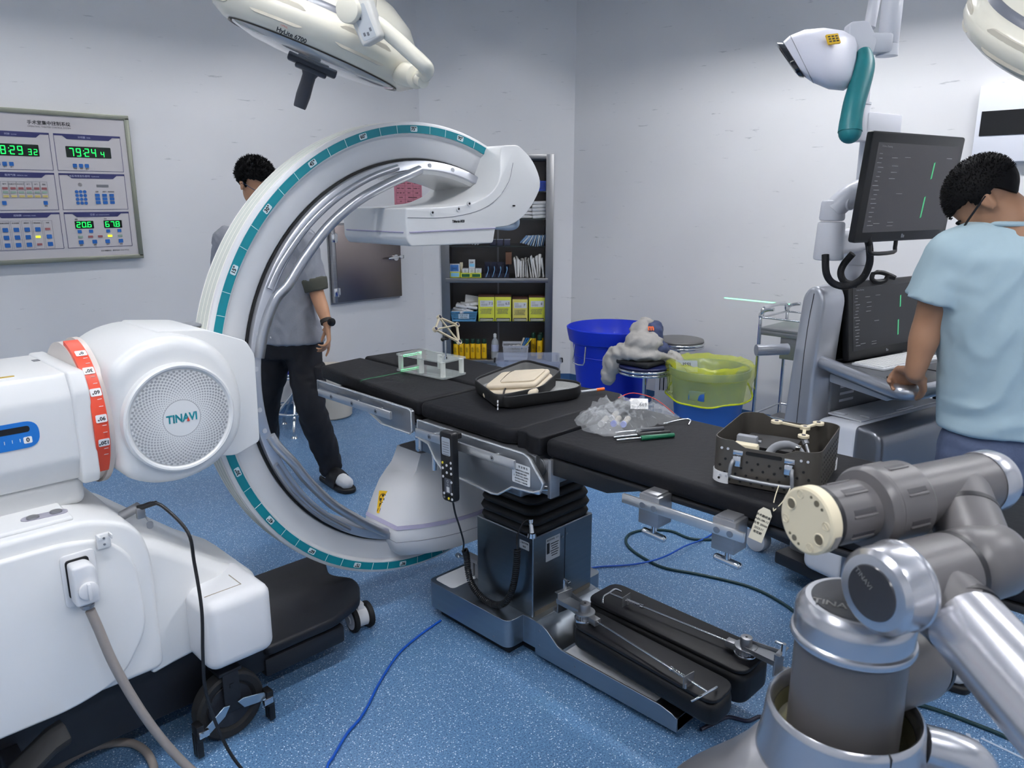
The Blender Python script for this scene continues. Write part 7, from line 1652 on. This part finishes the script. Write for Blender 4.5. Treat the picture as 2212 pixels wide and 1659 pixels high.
# shirt
def ell(c,a,bb,ax,n=28):
    ax=Vector(ax); ay=Vector((-ax.y,ax.x,0)); return [Vector(c)+ax*(a*math.cos(t))+ay*(bb*math.sin(t)) for t in [2*PI*k/n for k in range(n)]]
ax1=(sL-sR); ax1.z=0; ax1.normalize()
b=new(); mid=lambda p,q,f:p.lerp(q,f)
sc_=sL.lerp(sR,.5)
rings(b,[ell(mid(nk,sc_,.2)+Vector((0,0,.0)),.07,.07,ax1),ell(sc_+Vector((0,0,.02)),.155,.09,ax1),ell(sc_+Vector((0,0,-.04)),.20,.115,ax1),ell(mid(sc_,pel,.35),.195,.125,ax1),ell(mid(sc_,pel,.7),.178,.125,ax1),ell(mid(sc_,pel,.93),.185,.135,ax1),ell(mid(sc_,pel,1.06),.195,.145,ax1)])
el2=sL.lerp(el,.80); limb(b,[(sL,.072),(sL.lerp(el2,.5),.066),(el2,.064)]); limb(b,[(sR,.075),(sR.lerp(elR,.8),.066)])
shirt=union('shirt',b,SHIRT1,man1,.010,5,.011,16,2.2)
b=new(); cf=sL.lerp(el,.97); 
for k in range(3): f=.80+.075*k; p=sL.lerp(el,f); dq=(el-sL).normalized(); tube(b,[p-dq*.014,p+dq*.014],.070-.003*k,22)
cuff=union('rolled_cuff',b,SHIRT1D,man1,.007,4,.002,24,7)
for i,f in enumerate((.28,.45,.62,.80,.97)):
    p=mid(sc_,pel,f)-Vector((S2,S2,0))*.135+ax1*(-.005-.01*i); b=new(); cyl(b,p,p-Vector((S2,S2,0))*.006,.0055,n=12); obj('shirt_button',b,mat('button_white','#d8d8d6',.4),shirt)
b=new(); fr=-Vector((S2,S2,0)); limb(b,[(nk+ax1*.075+Vector((0,0,.0)),.016),(nk+ax1*.05+fr*.07+Vector((0,0,-.03)),.014),(nk+fr*.085+Vector((0,0,-.07)),.008)],10,4); limb(b,[(nk-ax1*.075,.016),(nk-ax1*.05+fr*.07+Vector((0,0,-.03)),.014),(nk+fr*.085+Vector((0,0,-.07)),.008)],10,4); obj('collar',b,SHIRT1,shirt,60)
# trousers
b=new(); rings(b,[ell(pel+Vector((0,0,.05)),.165,.115,ax1),ell(pel+Vector((0,0,-.03)),.185,.13,ax1),ell(hipL.lerp(hipR,.5)+Vector((0,0,-.02)),.175,.12,ax1)])
for hp,kn,an in ((hipL,knL,anL),(hipR,knR,anR)): limb(b,[(hp,.095),(kn,.078),(kn.lerp(an,.5),.074),(Vector((an.x,an.y,.13)),.066),(Vector((an.x,an.y,.095)),.064)])
union('trousers',b,TR1,man1,.011,4,.010,13,4.1)
b=new(); p=hipL.lerp(knL,.45)+ax1*.07; box(b,p,(.05,.12,.16),.02,rot=Matrix.Rotation(R(-45),4,'Z')); union('cargo_pocket',b,TR1,man1,.009,4,.005,20,1)
for an in (anL,anR):
    fd=(-Vector((S2,S2,0))*.75+_rt*.66).normalized(); sd=Vector((-fd.y,fd.x,0))
    F=Matrix((sd,fd,Vector((0,0,1)))).transposed().to_4x4(); F.translation=Vector((an.x,an.y,0))
    b=new(); limb(b,[(F@Vector((0,-.03,.06)),.043),(F@Vector((0,.06,.055)),.041),(F@Vector((0,.185,.048)),.036)],16,4); limb(b,[(F@Vector((0,-.01,.06)),.042),(F@Vector((0,-.01,.13)),.042)],14,2); union('sock',b,SOCK,man1,.007,3,.002,40,1)
    b=new(); so=[(-.040,-.07),(-.044,0),(-.050,.10),(-.052,.18),(-.035,.225),(0,.24),(.035,.225),(.050,.17),(.046,.10),(.040,0),(.038,-.07),(0,-.085)]
    prism(b,rpoly(so,.03,4),0,.026,F,.008,3,40); sl=obj('slipper_sole',b,SLIP,man1,50)
    b=new(); rs=[]
    for y,h,w_ in ((.03,.082,.050),(.06,.092,.053),(.10,.090,.055),(.135,.078,.055)): rs.append([F@Vector((w_*math.cos(t),y,.015+h*math.sin(t))) for t in [PI*k/14 for k in range(15)]]+[F@Vector(((w_-.006)*math.cos(t),y,.015+(h-.006)*math.sin(t))) for t in [PI*(14-k)/14 for k in range(15)]])
    rings(b,rs,cap=True); obj('slipper_strap',b,SLIP,sl,60)
# wrist watch
b=new(); a_=wr.lerp(el,.08); dq=(wr-el).normalized(); tube(b,[a_-dq*.010,a_+dq*.010],.0315,24); wt_=obj('watch_strap',b,mat('strap_brown','#2b2723',.6),man1,60)
b=new(); cyl(b,a_+_rt*.026+fr*.02,a_+_rt*.038+fr*.03,.021,n=26,bev=.002); obj('watch_case',b,mat('watch_black','#16161a',.25,metal=.3),wt_)
# ---- man leaning over the workstation ----
hc2=atH(2134,436,2.24)
fw_=Vector((S2,S2,0)); f2_=(-_rt*.36+fw_*.36+Vector((0,0,-.88))); HM2=hframe(hc2,f2_,-_rt*.70+fw_*.55+Vector((0,0,.55)))
n2=atH(2178,455,2.22); shl=atH(2062,545,2.24); shr=atH(2300,515,2.20); c2=atH(2190,640,2.26); p2=atH(2190,930,2.26)
e2_=atH(2005,700,2.28); gp=WM@Vector((-.262,-.44,.985)); w2=atH(1976,806,2.28)
b=new(); head(b,HM2)
limb(b,[(hc2+Vector((0,0,-.03)),.055),(n2.lerp(hc2,.35),.058),(n2+Vector((0,0,-.03)),.070)])
limb(b,[(shl,.06),(n2.lerp(c2,.4),.09),(shr,.06)]); limb(b,[(n2.lerp(c2,.4),.11),(c2,.13),(p2,.125)])
limb(b,[(shl,.058),(shl.lerp(e2_,.5),.053),(e2_,.043),(e2_.lerp(w2,.3),.044),(w2.lerp(e2_,.25),.034),(w2,.027)])
e3=atH(2330,700,2.4); w3=atH(2300,800,2.55); limb(b,[(shr,.058),(e3,.043),(w3,.028)]); hand(b,w3,fw_+Vector((0,0,-.2)),(0,0,-1),[.3]*4,side=1)
ankx=[Vector((2.57,.56,.09)),Vector((2.78,.30,.09))]
hips=[p2+Vector((-.07,.07,-.06)),p2+Vector((.07,-.07,-.06))]
for hp,an in zip(hips,ankx):
    kn=hp.lerp(an,.5)+Vector((.02,.02,.0)); limb(b,[(hp,.09),(kn,.058),(kn.lerp(an,.4),.055),(an,.036)])
    fdx=Vector((-.15,.98,0)); limb(b,[(Vector((an.x,an.y,.065)),.038),(Vector((an.x,an.y,.06))+fdx*.07,.036),(Vector((an.x,an.y,.05))+fdx*.16,.028)])
gd=(gp-w2); hd_dir=(gd+Vector((0,0,.02))).normalized()
hand(b,w2,hd_dir,(-.05,.45,-.9),[(.75,1.15,.9),(.8,1.2,.9),(.85,1.2,.9),(.9,1.2,.9)],side=-1,s=1.12,spread=.05,thumb=.5)
man2=union('person',b,SKIN2,None,.0065,4)
tag(man2,'man in a pale blue T-shirt and denim shorts with one hand on the workstation rail','person')
eyes(man2,HM2); hairdo(man2,HM2,4.7,.006,3500,low=.010,back=-.045,k_=.25)
b=new(); 
for s in (-1,1): tube(b,[(s*.031+.023*math.cos(a),.096,-.002+.016*math.sin(a)) for a in [2*PI*k/20 for k in range(20)]],.002,6,loop=True,Mx=HM2); tube(b,[(s*.054,.092,.002),(s*.074,.05,.004),(s*.080,-.02,.006)],.003,6,3,Mx=HM2)
obj('glasses',b,BLACK,man2,60)
ax2=(shr-shl); ax2.z=0; ax2.normalize(); sc2=shl.lerp(shr,.5)
b=new(); rings(b,[ell(n2+Vector((0,0,-.045)),.062,.062,ax2),ell(n2.lerp(sc2,.7)+Vector((0,0,-.01)),.13,.085,ax2),ell(sc2+Vector((0,0,-.03)),.205,.115,ax2),ell(sc2.lerp(p2,.28),.215,.14,ax2),ell(sc2.lerp(p2,.55),.205,.145,ax2),ell(sc2.lerp(p2,.8),.205,.15,ax2),ell(p2+Vector((0,0,.005)),.215,.158,ax2)])
limb(b,[(n2.lerp(shl,.5)+Vector((0,0,-.035)),.07),(shl+Vector((0,0,-.01)),.078)]); limb(b,[(n2.lerp(shr,.5)+Vector((0,0,-.035)),.07),(shr,.078)])
sl2=shl.lerp(e2_,.62); dq=(e2_-shl).normalized(); tube(b,[shl,shl.lerp(sl2,.5),sl2,shl.lerp(e2_,.66)],lambda u:.075+.014*u,26); tube(b,[shr,shr.lerp(e3,.65)],.08,22)
ts=union('t_shirt',b,SHIRT2,man2,.009,4,.013,8,8.3)
b=new(); rings(b,[[Vector(v) for v in ell(n2+Vector((0,0,-.030+.0*k)),.067+.003*k,.067+.003*k,ax2)] for k in (0,1,2)],cap=False); tube(b,ell(n2+Vector((0,0,-.035)),.068,.066,ax2),.008,8,loop=True); obj('neckband',b,SHIRT2,ts,60)
b=new(); q2=p2+Vector((0,0,-.15)); rings(b,[ell(p2+Vector((0,0,.03)),.185,.135,ax2),ell(p2+Vector((0,0,-.05)),.20,.15,ax2),ell(q2,.205,.15,ax2)])
for s,hp in zip((-1,1),hips): an=ankx[0 if s<0 else 1]; kn=hp.lerp(an,.5); limb(b,[(hp,.115),(hp.lerp(kn,.6),.112),(hp.lerp(kn,.95),.11)])
sh2=union('denim_shorts',b,JEAN,man2,.010,4,.009,12,3.3)
b=new(); pk=p2+ax2*(-.045)-Vector((-ax2.y,ax2.x,0))*-.0+Vector((0,0,-.13)); nb_=Vector((-S2,-S2,0)); m=facing(pk+nb_*.158,nb_); tube(b,[m@Vector(v) for v in ((-.06,.07,0),(-.06,-.03,0),(0,-.065,-.002),(.06,-.03,0),(.06,.07,0))],.0022,6); obj('pocket_seam',b,mat('seam_navy','#2e3852',.8),sh2,60)
for an in ankx:
    fdx=Vector((-.15,.98,0)).normalized(); sd=Vector((fdx.y,-fdx.x,0)); F=Matrix((sd,fdx,Vector((0,0,1)))).transposed().to_4x4(); F.translation=Vector((an.x,an.y,0))
    b=new(); limb(b,[(F@Vector((0,-.03,.06)),.043),(F@Vector((0,.06,.055)),.041),(F@Vector((0,.18,.048)),.036)],16,4); limb(b,[(F@Vector((0,-.01,.06)),.042),(F@Vector((0,-.01,.14)),.042)],14,2); union('sock',b,SOCK,man2,.007,3,.002,40,1)
    b=new(); prism(b,rpoly(so,.03,4),0,.026,F,.008,3,40); sl=obj('slipper_sole',b,SLIP,man2,50)
    b=new(); rs=[]
    for y,h,w_ in ((.03,.082,.050),(.06,.092,.053),(.10,.090,.055),(.135,.078,.055)): rs.append([F@Vector((w_*math.cos(t),y,.015+h*math.sin(t))) for t in [PI*k/14 for k in range(15)]]+[F@Vector(((w_-.006)*math.cos(t),y,.015+(h-.006)*math.sin(t))) for t in [PI*(14-k)/14 for k in range(15)]])
    rings(b,rs,cap=True); obj('slipper_strap',b,SLIP,sl,60)
